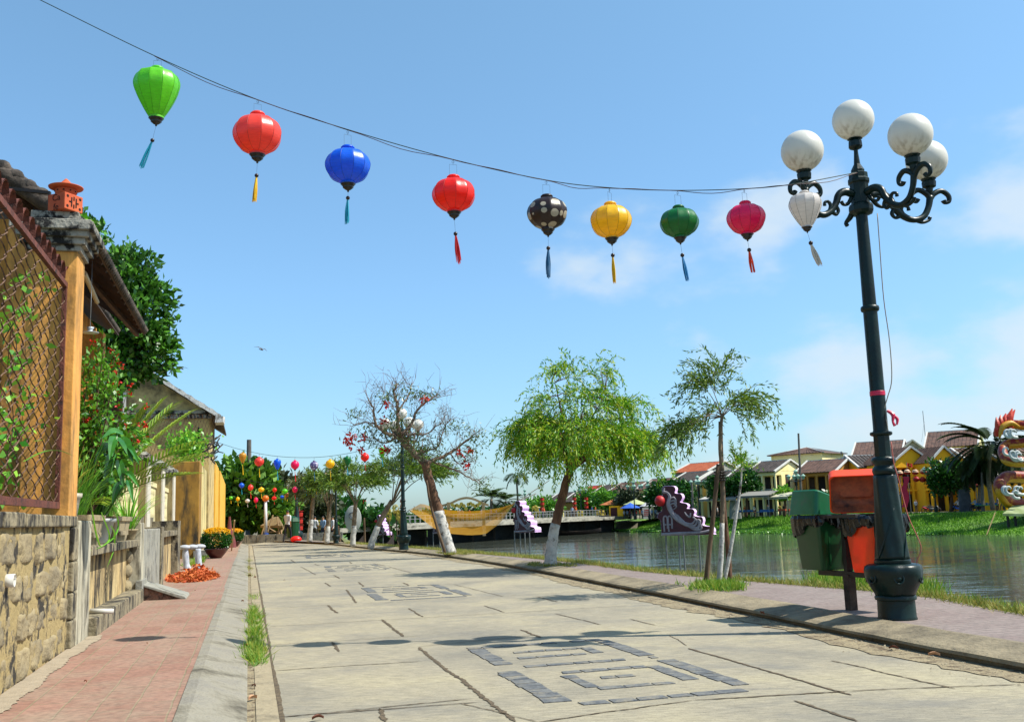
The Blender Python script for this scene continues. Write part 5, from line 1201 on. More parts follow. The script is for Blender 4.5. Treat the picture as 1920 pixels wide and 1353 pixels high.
# palm fronds (areca)
def frond(mb, base, d0, L, rng, nl=26, ll=.3, w=.022, g=.06, plane=None):
    p = Vector(base); d = Vector(d0).normalized(); P = [p.copy()]; n = 16
    for i in range(n): d = (d+Vector((0, 0, -g))).normalized(); p = p+d*L/n; P.append(p.copy())
    mb.tube(P, [.008, .003], 5)
    for k in range(nl):
        t = .22+.78*k/nl; i = min(n-1, int(t*n)); q = P[i].lerp(P[i+1], t*n-i); tt = (P[i+1]-P[i]).normalized(); sd = tt.cross(Vector((0, 0, 1))).normalized()
        l = ll*(math.sin(math.pi*(.12+.8*(1-t))))**.6
        for s_ in (-1, 1):
            dd = (tt*.8+sd*s_*.75+Vector((0, 0, .18))).normalized(); a = q+dd*l*.5; b_ = a+(dd+Vector((0, 0, -.35))).normalized()*l*.5; ribbon(mb, [q, q.lerp(a, .6), a, a.lerp(b_, .6), b_], w)
def palm_plant(label, base, fronds, m, ll, w, seed, cat='palm'):
    rng = random.Random(seed); W = thing('small_palm', label, cat, base); mb = MB()
    for p0, d0, L_, g in fronds: frond(mb, p0, d0, L_, rng, 24, ll, w, g)
    link('fronds', mb, m, W); return W
b0 = S(-1.85, 13.2, .9); F1 = []
for x, y, Yd in [(335, 812, 11.5), (345, 835, 11.8), (318, 775, 12.5), (292, 765, 12.6), (330, 862, 11.5), (160, 800, 11.9), (148, 850, 11.2), (175, 905, 10.6), (272, 765, 12.3), (250, 780, 12.0)]:
    e = at(x, y, Yd); st = S(-1.85, 12.9, 1.25); d = (e-st); L_ = d.length*1.12; F1.append((st, (d.x, d.y, d.z+.4*d.length*.35), L_, .035))
palm_plant('small areca palm with yellow-green fronds leaning over the garden wall', b0, F1, mat('palm_yellowgreen', hx('5f8f1e', .8), hx('a3b83a', .8), island=True, rough=.45, transl=.3), .34, .03, 3)
# leaf across the fence, vines on the fence
W = thing('vine', 'leafy green vine climbing through the wire fence', 'vine', S(-1.6, 8, 1.3)); lv = Leaves(12); rg = lv.rng; mb = MB()
for pts in ([(-10, 560), (20, 540), (50, 520), (88, 508)], [(5, 640), (30, 600), (60, 575), (80, 540)], [(-5, 760), (20, 700), (40, 660), (70, 640)], [(0, 800), (40, 770), (70, 740), (112, 778)], [(10, 850), (30, 830), (60, 800), (100, 790)], [(20, 620), (15, 700), (25, 790), (10, 880)], [(-10, 600), (10, 590), (30, 640), (28, 700)]):
    P = smooth_path([atu(x, y, -1.64+.05*math.sin(i*2+x)) for i, (x, y) in enumerate(pts)], 8); mb.tube(P, .004, 4)
    A = np.array([tuple(p) for p in P]); n = 24; P_ = A[rg.integers(0, len(A), n)]+rg.normal(size=(n, 3))*.05; lv.add(P_, rg.normal(size=(n, 3))+[0, -.2, -.2], rg.uniform(.05, .10, n), .045)
link('stem', mb, M_BARK, W); lv.build('leaves', M_LF, W)
mb = MB(); ribbon(mb, smooth_path([atu(45, 865, -1.50), atu(80, 848, -1.42), atu(110, 845, -1.36), atu(140, 855, -1.34)], 5), .03); solo('grass_blade', mb, M_LFM, 'single long leaf poking through the wire fence across the pillar', 'leaf', atu(80, 848, -1.45))
lv = Leaves(13); rg = lv.rng; n = 1500; ctr = np.array(tuple(S(-2.5, 8.3, 1.6))); P_ = ctr+rg.normal(size=(n, 3))*[.45, .9, .5]; P_ = P_[(P_@np.array(tuple(SNRM))) < -1.75]; n = len(P_)
lv.add(P_, rg.normal(size=(n, 3)), rg.uniform(.07, .13, n), .06); W = thing('shrub', 'dark green shrub growing behind the wire fence', 'shrub', S(-2.5, 8.3, .1)); lv.build('leaves', M_LFM, W)
mb = MB()
for k in range(9): mb.tube([S(-2.5+.05*k, 8.3, .1), Vector(tuple(ctr))+Vector((rngp.uniform(-.4, .4), rngp.uniform(-.7, .7), rngp.uniform(-.2, .5)))], [.012, .004], 5)
link('stems', mb, M_BARK, W)
# marigold pots
def marigold(label, c, r, hz, seed, k=1.0):
    W = thing('marigold_pot', label, 'potted flowers', c, 0, 'potted yellow flowers on the pavement'); mb = MB()
    mb.lathe([(r*.42, 0), (r*.45, .01), (r*.8, .16*k), (r*.92, .25*k), (r*.98, .26*k), (r*.98, .29*k), (r*.88, .29*k), (.02, .26*k)], 28, c=c); link('pot', mb, mat('glazed_maroon', hx('4a1712'), hx('5f201a'), scale=4, rough=.3, coat=.3), W, smooth=True)
    lv = Leaves(seed); rg = lv.rng; n = int(3000*k); a = rg.uniform(0, 6.28, n); h_ = rg.random(n); q = np.sqrt(rg.uniform(.35, 1, n))*r*(.75+.45*np.sin(h_*2.6)); P_ = np.stack([c.x+q*np.cos(a), c.y+q*np.sin(a), c.z+.25*k+h_*hz*.8], 1)
    lv.add(P_, np.stack([np.cos(a), np.sin(a), rg.normal(size=n)], 1), rg.uniform(.05, .09, n), .04); lv.build('leaves', M_LFD, W)
    fl = Leaves(seed+1); n = int(210*k); a = rg.uniform(0, 6.28, n); q = np.sqrt(rg.random(n))*r*1.12; zz = c.z+.25*k+hz*(.80+.2*np.sqrt(np.maximum(0, 1-(q/(r*1.15))**2)))-.12*rg.random(n)**2*(q > r*.8)
    for i in range(n):
        p = np.array([c.x+q[i]*np.cos(a[i]), c.y+q[i]*np.sin(a[i]), zz[i]]); fl.add(np.repeat(p[None], 12, 0)+rg.normal(size=(12, 3))*.008, rg.normal(size=(12, 3))+[0, 0, .6], .042, .03)
    fl.build('flowers', mat('petal_yellow', hx('e8a800', .95), hx('ffd21a', .95), island=True, rough=.6, transl=.3), W)
marigold('big pot of yellow marigolds in a maroon bowl at the end of the red pavement', gp(405, 1046, SWZ), .36, .62, 71)
marigold('smaller pot of yellow marigolds farther along behind the big one', gp(440, 1024, SWZ), .3, .55, 73, .8)
W = thing('broom', 'reddish broom with a pale handle leaning by the marigold pots', 'broom', gp(434, 1030, SWZ)); mb = MB(); mb.tube([gp(434, 1032, SWZ), at(440, 975, 34)], .025, 6); link('handle', mb, mat('pale_wood', hx('b89a72'), rough=.7), W)
mb = MB(); c = gp(430, 1026, SWZ); mb.lathe([(.3, 0), (.26, .3), (.1, .8), (.04, 1.3)], 10, c=c, mod=lambda a, j, z: 1+.15*math.sin(a*5)); link('bristles', mb, mat('maroon_bristle', hx('6a3030'), hx('824040'), scale=20, rough=.9), W)
# big dark leaved tree behind the houses: rosettes of broad leaves
def clump_tree(label, base, ells, ncl, m, L, Wd, seed, per=16, trunk=.16, name='tree', group=None, limb=14):
    rg = np.random.default_rng(seed); rr = random.Random(seed); W = thing(name, label, 'tree', base, 0, group); tot = sum(e[1][0]*e[1][2] for e in ells); C_ = []
    for c, r in ells:
        k = max(3, int(ncl*r[0]*r[2]/tot)); u_ = rg.normal(size=(k, 3)); u_ /= np.linalg.norm(u_, axis=1)[:, None]; q = rg.uniform(.35, 1, (k, 1))**.5
        C_.append(np.array(tuple(c))+u_*q*np.array(r)*(1+.12*rg.normal(size=(k, 1))))
    C_ = np.concatenate(C_); n = len(C_); ctr = C_.mean(0); O = np.repeat(C_, per, 0); D = rg.normal(size=(n*per, 3)); out = unit(O-ctr); D = D*.9+out*.7+[0, 0, .25]
    lv = Leaves(seed); lv.add(O+unit(D)*L*.15+rg.normal(size=O.shape)*L*.38, D, rg.uniform(.6, 1.1, n*per)*L, rg.uniform(.8, 1.2, n*per)*Wd); mb = MB(); top = Vector(tuple(ctr))-Vector((0, 0, ells[0][1][2]*.5))
    mb.tube(smooth_path([Vector(base), Vector(base).lerp(top, .5)+Vector((trunk*.6, 0, 0)), top], 5), [trunk, trunk*.8, trunk*.6], 9); link('trunk', mb, M_BARK, W, smooth=True); mb = MB()
    for i in rg.choice(n, min(limb, n), replace=False): mb.tube(smooth_path([top, top.lerp(Vector(tuple(C_[i])), .5)+Vector((0, 0, .15)), Vector(tuple(C_[i]))], 4), [trunk*.4, trunk*.08], 5)
    link('limbs', mb, M_BARK, W, smooth=True); lv.build('crown', m, W, fold=.15); return W
E1 = lambda x, y, Y, rx, rz, ry=None: (at(x, y, Y), (rx*Y/FPX, (ry or rx)*Y/FPX, rz*Y/FPX))
clump_tree('large tree with dark glossy leaves rising behind the ochre house', S(-2.9, 21.5, .1), [E1(248, 520, 20, 42, 55), E1(262, 600, 20, 58, 60), E1(290, 660, 20, 38, 45), E1(240, 680, 20, 40, 50), E1(300, 560, 20, 18, 22), E1(150, 430, 20, 40, 20), E1(180, 500, 21, 60, 60), E1(325, 640, 20, 10, 14), E1(210, 620, 20.5, 50, 60)], 560, mat('leaf_magnolia', hx('1c4a12', .9), hx('5f9a30', .9), island=True, rough=.3, transl=.22), .19, .095, 41, per=13)
clump_tree('small tree top showing over the tiled roof by the terracotta lantern', S(-4.4, 19, .1), [E1(70, 385, 18, 22, 16), E1(140, 420, 18, 22, 14)], 60, M_LF, .17, .09, 42, per=14)
# creeper on the far wall, grasses at wall feet
lv = Leaves(77); rg = lv.rng; n = 900; c = at(352, 838, 33); P_ = np.array(tuple(c))+rg.normal(size=(n, 3))*[.32, .3, .26]; lv.add(P_, rg.normal(size=(n, 3))+[0, 0, .4], .16, .08); o = lv.build('creeper', M_LF); tag(o, 'bright green creeper on top of the mossy ochre wall', 'creeper')
cs = [S(-1.35+random.uniform(-.1, .15), random.uniform(25.5, 33), SWZ) for _ in range(30)]; grass('grass', cs, 1500, .06, .2, .012, M_GRASS, .05, .6, 9)['label'] = 'grass tuft at the foot of the ochre wall'
# fallen leaves and twigs
lf_m = mat('dead_leaf', hx('7a4526'), hx('c08a5c'), island=True, rough=.8)
k = 0
LL = ['on the left gutter edging, nearest the camera', 'small, just beyond the nearest leaf in the left gutter', 'beside the near end of the gutter grass', 'by the right kerb foot, below the street lamp', 'in the left gutter far beyond the grass tuft', 'on the road edge far beyond the grass tuft', 'lying on the sloping left kerb', 'on the slabs at the bottom left of the road', 'dark, standing up against the right kerb', 'small, on the red pavement near the round shadow',
      'at the toe of the cement ramp', 'small, on the red pavement at the bottom left', 'on the road right of the gutter grass', 'greenish, in the right gutter before the lamp', 'in the right gutter before the slender tree', 'small, on the far left slabs, right one', 'small, on the far left slabs, left one', 'small, at the right edge of the gutter grass']
for x, y, z, s_ in [(474, 1312, .01, 1), (476, 1288, .01, .5), (462, 1213, .03, .9), (1752, 1230, .02, 1.0), (468, 1080, .02, 1.3), (478, 1083, .01, 1.2), (455, 1128, .04, .9), (596, 1349, .006, .8), (1430, 1152, .06, 1.2), (276, 1208, SWZ+.004, .5), (366, 1108, SWZ+.004, .6), (160, 1280, SWZ+.004, .4), (497, 1222, .006, .7), (1676, 1217, .01, .8), (1330, 1140, .02, .6), (545, 1098, .006, .5), (533, 1088, .006, .4), (487, 1190, .006, .6)]:
    c = gp(x, y, z); mb = MB(); a = random.uniform(0, 6.28); L_ = .075*s_*random.uniform(.8, 1.2); w = L_*.45; ca, sa = math.cos(a), math.sin(a)
    V = []
    for i in range(6):
        t = i/5; ww = w*math.sin(math.pi*min(.97, t+.06))
        for s2 in (-1, 0, 1): V.append(c+Vector((ca*(t-.5)*L_-sa*s2*ww*.5, sa*(t-.5)*L_+ca*s2*ww*.5, .004+.018*abs(s2)*s_+.012*math.sin(t*3.1))))
    mb.add(V, [(i*3+j, i*3+j+1, i*3+j+4, i*3+j+3) for i in range(5) for j in range(2)]); k += 1
    o = solo('fallen_leaf', mb, mat('dead_leaf_%d' % (k % 3), [hx('8a4a2c'), hx('b98862'), hx('6a3a28')][k % 3], [hx('a5603c'), hx('cfa27c'), hx('84503a')][k % 3], scale=20, rough=.8), 'dry curled leaf '+LL[k-1], 'leaf', c, 'dry leaves fallen on the street')
# ================================================================== TREES OF THE RIVER PAVEMENT
M_WHITEW = mat('whitewash', hx('b9b6ae'), hx('dcdad2'), scale=9, rough=.95, bump=.6, bscale=30, dirt=hx('5a4c3c'), dscale=7, dlo=.53, dhi=.66)
M_BARKR = mat('bark_red', hx('4f3524', .85), hx('7a5a42', .85), scale=8, rough=.95, bump=.9, bscale=22, stretch=(1, 1, .35))
M_BARKG = mat('bark_grey', hx('6a5a48'), hx('95836a'), scale=8, rough=.95, bump=.8, bscale=22, stretch=(1, 1, .4))
M_BRUSH = mat('bottlebrush_leaf', hx('3a7a0c', .95), hx('b9c02c', 1), island=True, rough=.5, transl=.4, c3=hx('6ea51a', 1))
M_BRUSHD = mat('bottlebrush_leaf_dark', hx('35681a'), hx('8fab30'), island=True, rough=.5, transl=.3)
M_STAKE = mat('stake_wood', hx('4f3c2a'), hx('7a634a'), scale=7, rough=.95, bump=.6, bscale=25, stretch=(1, 1, .3))
def P3(pts, Y, dy=0): return [at(x, y, Y+(dy[i] if isinstance(dy, (list, tuple)) else 0)) for i, (x, y) in enumerate(pts)]
def trunk_split(W, pts, radii, frac, m, lower=M_WHITEW, k=6):
    """trunk with its whitewashed foot as a sub-part"""
    P = smooth_path(pts, k); r = list(np.interp(np.linspace(0, len(radii)-1, len(P)), range(len(radii)), radii)); rng = random.Random(len(P))
    P = [p+Vector((rng.uniform(-1, 1), rng.uniform(-1, 1), 0))*r[i]*.10 for i, p in enumerate(P)]
    n = max(1, int(len(P)*frac)); mb = MB(); mb.tube(P[n-1:], r[n-1:], 12); t = link('trunk', mb, m, W, smooth=True)
    if frac > 0: mb = MB(); mb.tube(P[:n+1], [q*1.03 for q in r[:n+1]], 12); link('whitewashed_foot', mb, lower, t, smooth=True)
    return P, t
def willow(label, base, tpts, radii, frac, ells, nstr, slen, leafL, m, bark, seed, nlimb=16, step=.05, perstep=3, arch=.35, group=None, stems=None, up=.35, g=.12):
    rg = np.random.default_rng(seed); W = thing('bottlebrush_tree', label, 'tree', base, 0, group)
    P, t = trunk_split(W, tpts, radii, frac, bark); top = P[-1]
    tot = sum(e[2] for e in ells); S0 = []; 
    for c, r, w in ells:
        k = int(nstr*w/tot); u_ = rg.normal(size=(k, 3)); u_ /= np.linalg.norm(u_, axis=1)[:, None]; u_[:, 2] = np.abs(u_[:, 2])*.9-.25; q = rg.uniform(.15, 1, (k, 1))**.45; S0.append(np.array(tuple(c))+u_*q*np.array(r))
    S0 = np.concatenate(S0); n = len(S0); mb = MB(); ctr = S0.mean(0); ctr[:2] = np.array(top)[:2]
    li = rg.choice(n, nlimb, replace=False); limbs = []
    for i in li:
        e = Vector(tuple(S0[i])); mid = top.lerp(e, .5)+Vector((0, 0, abs(e.x-top.x)*.12)); pts = smooth_path([top-Vector((0, 0, radii[-1]*2)), mid, e], 6); mb.tube(pts, [radii[-1]*(.42 if step < .08 else .28), radii[-1]*.07], 6); limbs += [np.array(p) for p in pts[3:]]
    limbs = np.array(limbs); link('limbs', mb, bark, W, smooth=True)
    mb = MB(); lv = Leaves(seed); A = []; D = []
    for i in range(n):
        s0 = S0[i]; q = limbs[np.argmin(((limbs-s0)**2).sum(1))]
        if rg.random() < .45: mb.tube([Vector(tuple(q)), Vector(tuple((q+s0)/2+[0, 0, .04])), Vector(tuple(s0))], [radii[-1]*.12, .003], 4)
        o = s0-ctr; o[2] *= .5; d0 = unit(o)*.8+np.array([0, 0, up+arch*rg.random()]); L_ = slen*rg.uniform(.5, 1.25)
        st = strand(s0, d0+rg.normal(size=3)*.35, L_, rg, step=step, g=g*rg.uniform(.7, 1.5), wig=.07)
        if rg.random() < .5: mb.tube([Vector(tuple(p)) for p in st[::3]], [.003, .0015], 3, cap=False)
        dd = np.gradient(st, axis=0); A.append(np.repeat(st, perstep, 0)); D.append(np.repeat(unit(dd), perstep, 0))
    A = np.concatenate(A); D = np.concatenate(D); N_ = len(A); lv.add(A+rg.normal(size=(N_, 3))*.014, D+rg.normal(size=(N_, 3))*.5, rg.uniform(.6, 1.2, N_)*leafL, leafL*.23)
    link('twigs', mb, bark, W); lv.build('crown', m, W, fold=.03); return W
def ell(x, y, Y, rx, ry, w, rd=None): k = Y/FPX; return (at(x, y, Y), (rx*k, (rd or rx)*k, ry*k), w)
GT = 'bottlebrush trees on the river pavement'
b = gp(1033, 1060, SWZ); Y = b.y
willow('largest bottlebrush tree with a drooping crown and white painted trunk foot, in the centre', b, P3([(1033, 1061), (1034, 1030), (1040, 990), (1052, 940), (1064, 895), (1072, 868)], Y), [.13, .108, .095, .09, .08, .07], .42,
       [ell(1085, 815, Y, 125, 50, 5.2), ell(1085, 845, Y, 100, 30, 1.6), ell(1010, 800, Y, 55, 38, 1.5), ell(1085, 755, Y, 80, 40, 1.3), ell(1055, 705, Y, 40, 30, .35), ell(1120, 700, Y, 35, 30, .22), ell(1175, 830, Y, 62, 40, 2.0), ell(1170, 765, Y, 55, 30, .4)], 1100, .70, .10, M_BRUSH, M_BARKR, 7, nlimb=26, group=GT, step=.06, g=.27, up=.25)
b = gp(1352, 1098, SWZ); Y = b.y
W = willow('slender bottlebrush tree tied between two wooden stakes, white painted stems', b, P3([(1348, 1099), (1352, 1040), (1354, 980), (1355, 900), (1350, 830), (1354, 775)], Y), [.035, .032, .03, .028, .024, .02], .4,
       [ell(1300, 800, Y, 40, 28, 1.2), ell(1340, 730, Y, 42, 38, 1.2), ell(1385, 755, Y, 38, 28, .9), ell(1355, 775, Y, 45, 30, .6), ell(1352, 700, Y, 18, 24, .4), ell(1275, 815, Y, 15, 15, .3)], 180, .46, .08, M_BRUSHD, M_BARKG, 8, nlimb=12, group=GT, step=.045, g=.18)
mb = MB(); mb.tube(smooth_path(P3([(1356, 1097), (1366, 1050), (1378, 980), (1389, 905), (1390, 850)], Y+.1), 5), [.028, .026, .022, .014, .008], 8); o = link('side_stem', mb, M_WHITEW, W, smooth=True)
lv = Leaves(5); rg = lv.rng; c = np.array(tuple(at(1388, 868, Y))); n = 260; A_ = c+rg.normal(size=(n, 3))*[.1, .1, .06]; lv.add(A_, rg.normal(size=(n, 3))+[0, 0, .5], .07, .014)
for x, y in ((1370, 830), (1388, 822), (1398, 850), (1372, 845)):
    e = np.array(tuple(at(x, y, Y))); t_ = np.linspace(0, 1, 18)[:, None]; A_ = np.repeat(c*(1-t_)+e*t_, 4, 0); lv.add(A_, rg.normal(size=(len(A_), 3))*.6+unit(e-c), .06, .012)
lv.build('leaf_tuft', M_BRUSH, W)
for k, (pts, r, lab) in enumerate((([(1323, 1101), (1330, 1030), (1338, 960), (1347, 870)], .034, 'leaning wooden stake left of the slender tree'), ([(1369, 1096), (1365, 1030), (1357, 950), (1352, 850), (1351, 790)], .036, 'reddish wooden stake right of the slender tree'))):
    mb = MB(); mb.tube(smooth_path(P3(pts, Y-.12 if k == 0 else Y+.35), 4), [r, r*.8], 8); solo('stake', mb, M_STAKE if k == 0 else M_BARKR, lab, 'stake', P3(pts, Y)[0], 'stakes of the slender tree', smooth=True)
mb = MB(); 
for q in range(4): mb.tube([at(1350, 885+q*5, Y)+Vector((.07*math.cos(a), .07*math.sin(a), 0)) for a in np.linspace(0, 6.28, 9)], .012, 5)
solo('tie', mb, M_BLACKI, 'black strap tying the slender tree to its stakes', 'strap', at(1350, 890, Y))
cs = [gp(x, y, SWZ) for x, y in [(random.gauss(1345, 24), random.gauss(1103, 3)) for _ in range(160)]]
grass('grass', cs, 3800, .04, .15, .010, M_GRASS, .03, .55, 14)['label'] = 'patch of green grass round the foot of the slender tree'
cs = [gp(x, y, SWZ) for x, y in [(random.uniform(990, 1080), random.uniform(1056, 1063)) for _ in range(70)]]
grass('grass', cs, 1000, .03, .09, .010, M_GRASS_D, .03, .6, 15)['label'] = 'thin grass round the foot of the largest tree'
cs = [gp(x, y, SWZ) for x, y in [(random.uniform(822, 890), random.uniform(1036, 1040)) for _ in range(60)]]
grass('grass', cs, 900, .03, .12, .012, M_GRASS_D, .04, .6, 16)['label'] = 'thin grass round the foot of the bare tree'
# ---- bare flowering tree
b = gp(845, 1038, SWZ); Y = b.y; W = thing('flame_tree', 'bare twisted tree with few red blossoms and a white painted trunk foot', 'tree', b)
P, t = trunk_split(W, P3([(845, 1039), (834, 1005), (824, 965), (812, 925), (801, 885), (797, 868)], Y), [.18, .165, .15, .13, .12, .11], .44, M_BARKR, lower=M_WHITEW)
mb = MB(); tips = []; rr = random.Random(5); rg = np.random.default_rng(9); kY = Y/FPX
br = [([(797, 870), (785, 856), (768, 842), (757, 828), (748, 818)], .10, .07, 0), ([(748, 818), (746, 790), (745, 760), (738, 735), (745, 720)], .06, .02, .1), ([(748, 822), (720, 808), (703, 792), (700, 765), (690, 745)], .06, .015, -.3),
      ([(752, 816), (770, 795), (785, 765), (808, 748), (822, 738)], .05, .015, .4), ([(797, 870), (815, 862), (845, 848), (868, 830), (890, 815)], .07, .015, .2), ([(815, 866), (850, 880), (880, 895), (900, 908)], .03, .01, .6),
      ([(757, 828), (770, 815), (800, 812), (830, 790)], .035, .01, -.4), ([(785, 850), (800, 845), (822, 835), (834, 800), (845, 785)], .03, .008, -.2), ([(703, 795), (680, 792), (660, 800)], .025, .008, .3), ([(746, 770), (765, 745), (772, 720)], .03, .008, .5),
      ([(748, 812), (725, 830), (700, 822)], .03, .008, .2), ([(845, 850), (858, 868), (880, 862)], .02, .008, 0), ([(708, 775), (722, 750), (716, 728)], .02, .006, .4)]
for pts, r0, r1, dy in br:
    n = len(pts); Q = [at(x, y, Y+dy*(i/(n-1))+rr.uniform(-.1, .1)*(i > 0)) for i, (x, y) in enumerate(pts)]; Q = smooth_path(Q, 5)
    Q = [q+Vector((rr.uniform(-1, 1), rr.uniform(-1, 1), rr.uniform(-1, 1)))*.02 for q in Q]; Q[0] = Q[0]; mb.tube(Q, [r0, r1], 7)
    for i in range(3, len(Q)):
        for _ in range(2 if i > 6 else 1):
            a = rr.uniform(0, 6.28); d = (Q[i]-Q[i-1]).normalized()*.6+Vector((math.cos(a), math.sin(a), rr.uniform(-.2, .9))).normalized()*.8; L_ = rr.uniform(.25, .75)
            s = strand(tuple(Q[i]), tuple(d), L_, rg, step=.09, g=-.04, wig=.16); mb.tube([Vector(tuple(p)) for p in s], [max(.008, r1*.5), .003], 4, cap=False); tips.append(s)
            for __ in range(2):
                j = rg.integers(len(s)//2, len(s)); s2 = strand(s[j], rg.normal(size=3)+[0, 0, .4], rr.uniform(.15, .5), rg, step=.08, g=.02, wig=.15); mb.tube([Vector(tuple(p)) for p in s2], [.006, .002], 3, cap=False); tips.append(s2)
link('branches', mb, mat('bark_pale', hx('6b5344'), hx('a08a74'), scale=9, rough=.95, bump=.6), W, smooth=True)
lv = Leaves(10); rg = lv.rng; cl = [(700, 815, 38, 22), (745, 790, 30, 34), (770, 735, 34, 14), (800, 740, 22, 12), (850, 800, 26, 14), (895, 820, 26, 16), (880, 850, 24, 18), (905, 910, 16, 14), (740, 865, 30, 20), (800, 850, 40, 30), (668, 775, 20, 10), (775, 830, 45, 20), (725, 745, 20, 12)]
for x, y, rx, ry in cl:
    n = int(rx*ry*.22)+28; c = np.array(tuple(at(x, y, Y))); A_ = c+rg.normal(size=(n, 3))*np.array([rx*kY*.55, .3, ry*kY*.55]); lv.add(A_, rg.normal(size=(n, 3))*.6+[0, 0, -.35], rg.uniform(.08, .15, n), .035)
lv.build('leaves', mat('olive_leaf', hx('33501f', .8), hx('74894a', .8), island=True, rough=.4, transl=.2), W, fold=.15)
for x, y in ((796, 747), (726, 756), (722, 788), (648, 824), (659, 820), (655, 833), (675, 842), (862, 850), (880, 844), (876, 872), (725, 842), (682, 820), (722, 843)):
    fl = Leaves(x); c = np.array(tuple(at(x, y, Y))); n = 22; fl.add(c+fl.rng.normal(size=(n, 3))*.045, fl.rng.normal(size=(n, 3))+[0, 0, -.5], .12, .06); fl.build('blossom', M_RED, W)
mb = MB(); mb.tube(smooth_path(P3([(836, 1040), (820, 990), (806, 940), (800, 900)], Y-.25), 4), [.04, .028], 8); solo('stake', mb, M_STAKE, 'brown wooden stake leaning on the bare tree', 'stake', at(836, 1040, Y-.25), smooth=True)
# ---- smaller trees round the second and third lamp
def small(label, foot, top, r0, ells, nstr, seed, m=M_BRUSHD, slen=.5, leaf=.13, frac=.45, per=3, bend=0, bark=M_BARKG):
    b = gp(foot[0], foot[1], SWZ); Y = b.y; nstr = int(nstr*1.5); leaf *= 1.25; P_ = [(foot[0]+(top[0]-foot[0])*t+bend*math.sin(t*3.14), foot[1]+(top[1]-foot[1])*t) for t in (0, .25, .5, .75, 1)]
    return willow(label, b, P3(P_, Y), [r0, r0*.9, r0*.8, r0*.75, r0*.65], frac, [ell(x, y, Y, rx, ry, w) for x, y, rx, ry, w in ells], nstr, slen, leaf, m, bark, seed, nlimb=14, group='small trees along the far pavement', step=.09, perstep=per)
small('small leaning tree with a drooping crown behind the second street lamp', (694, 1027), (735, 938), .12, [(775, 885, 60, 22, 3), (735, 880, 40, 24, 2), (815, 890, 24, 24, 1), (765, 860, 30, 15, 1)], 300, 21, bend=-4)
small('small round bottlebrush tree with a white foot, right of the farthest lamp', (661, 1023), (667, 940), .11, [(660, 905, 50, 20, 3), (650, 885, 25, 18, 1), (695, 905, 30, 15, 1)], 280, 22)
small('small tree with a white foot just left of the farthest lamp', (612, 1017), (618, 950), .13, [(618, 915, 32, 22, 2), (600, 900, 20, 15, 1)], 170, 23, leaf=.15)
small('thin tree with pale trunk among the far trees at the bend', (580, 1015), (588, 925), .13, [(590, 908, 38, 26, 3), (570, 930, 25, 20, 1)], 200, 24, leaf=.16, m=mat('olive_leaf2', hx('3b4d20', .8), hx('7a8446', .8), island=True, rough=.5, transl=.2))
for x0, y0, x1, y1, lab in ((606, 1014, 614, 975, 'left of the pale foot'), (638, 1016, 634, 985, 'right of the farthest lamp'), (684, 1016, 683, 970, 'by the dark boat')):
    a = gp(x0, y0, SWZ); mb = MB(); mb.tube([a, at(x1, y1, a.y)], [.05, .035], 7); solo('stake', mb, M_STAKE, 'thin wooden stake '+lab, 'stake', a)
# far masses at the bend of the road
def mass(label, base, ells, ncl, m, L, Wd, seed, trunk=.2, **k): return clump_tree(label, base, ells, ncl, m, L, Wd, seed, trunk=trunk, group='trees at the bend of the street', **k)
Yb = 62
mass('broad bright green tree at the bend behind the lantern wires', at(445, 1010, Yb), [E1(440, 925, Yb, 40, 50), E1(480, 930, Yb, 40, 42), E1(430, 960, Yb, 30, 40), E1(510, 960, Yb, 35, 35), E1(470, 895, Yb, 35, 20)], 420, mat('leaf_mass_bright', hx('2b5f14', .8), hx('6f9e24', .8), island=True, rough=.6, transl=.25), .62, .34, 51, per=14)
mass('dark brownish tree at the bend, behind the bright green one', at(520, 1008, Yb+12), [E1(500, 915, Yb+12, 50, 28), E1(540, 940, Yb+12, 50, 38), E1(470, 900, Yb+12, 40, 22), E1(560, 960, Yb+12, 50, 36), E1(590, 950, Yb+12, 40, 30)], 460, mat('leaf_mass_brown', hx('28351a', .8), hx('4f5a30', .8), island=True, rough=.6, transl=.2), .6, .3, 52, per=13)
mass('dark bushes beyond the farthest lamp, across the water', at(660, 1000, 120), [E1(640, 965, 120, 50, 26), E1(700, 975, 120, 50, 18), E1(600, 965, 110, 40, 30)], 260, M_LFD, 1.0, .5, 53, per=13)
# ---- palms
def palm(label, base, top, nf, L, seed, m, trunk=.16, lean=None, ll=.55, up=.9, drop=.12, nl=18, w=.06, group=None, name='coconut_palm'):
    rng = random.Random(seed); W = thing(name, label, 'palm', base, 0, group); b = Vector(base); t = Vector(top); mb = MB(); mid = b.lerp(t, .5)+Vector((lean or 0, 0, 0)); P_ = smooth_path([b, mid, t], 6); mb.tube(P_, [trunk, trunk*.7], 8); link('trunk', mb, mat('palm_trunk', hx('6a5c4c'), hx('8f8270'), scale=6, rough=.95), W, smooth=True); mb = MB()
    for k in range(nf):
        a = 2*math.pi*k/nf+rng.uniform(-.3, .3); e = rng.uniform(-.15, 1)*up; frond(mb, t, (math.cos(a), math.sin(a), e), L*rng.uniform(.8, 1.15), rng, nl, ll, w, drop)
    link('fronds', mb, m, W); return W
M_PALM = mat('palm_dark', hx('2a421a', .8), hx('5d7430', .8), island=True, rough=.45, transl=.2)
palm('tall lone coconut palm against the sky beyond the bridge', at(970, 985, 210), at(968, 892, 210), 15, 3.0, 3, M_PALM, .25, .2, 1.3, drop=.12, w=.13, up=1.1)
palm('broad coconut palm crown just right of the golden arch, left one', at(921, 990, 170), at(921, 935, 170), 18, 3.6, 4, M_PALM, .3, 0, 1.5, drop=.06, w=.16, up=1.6)
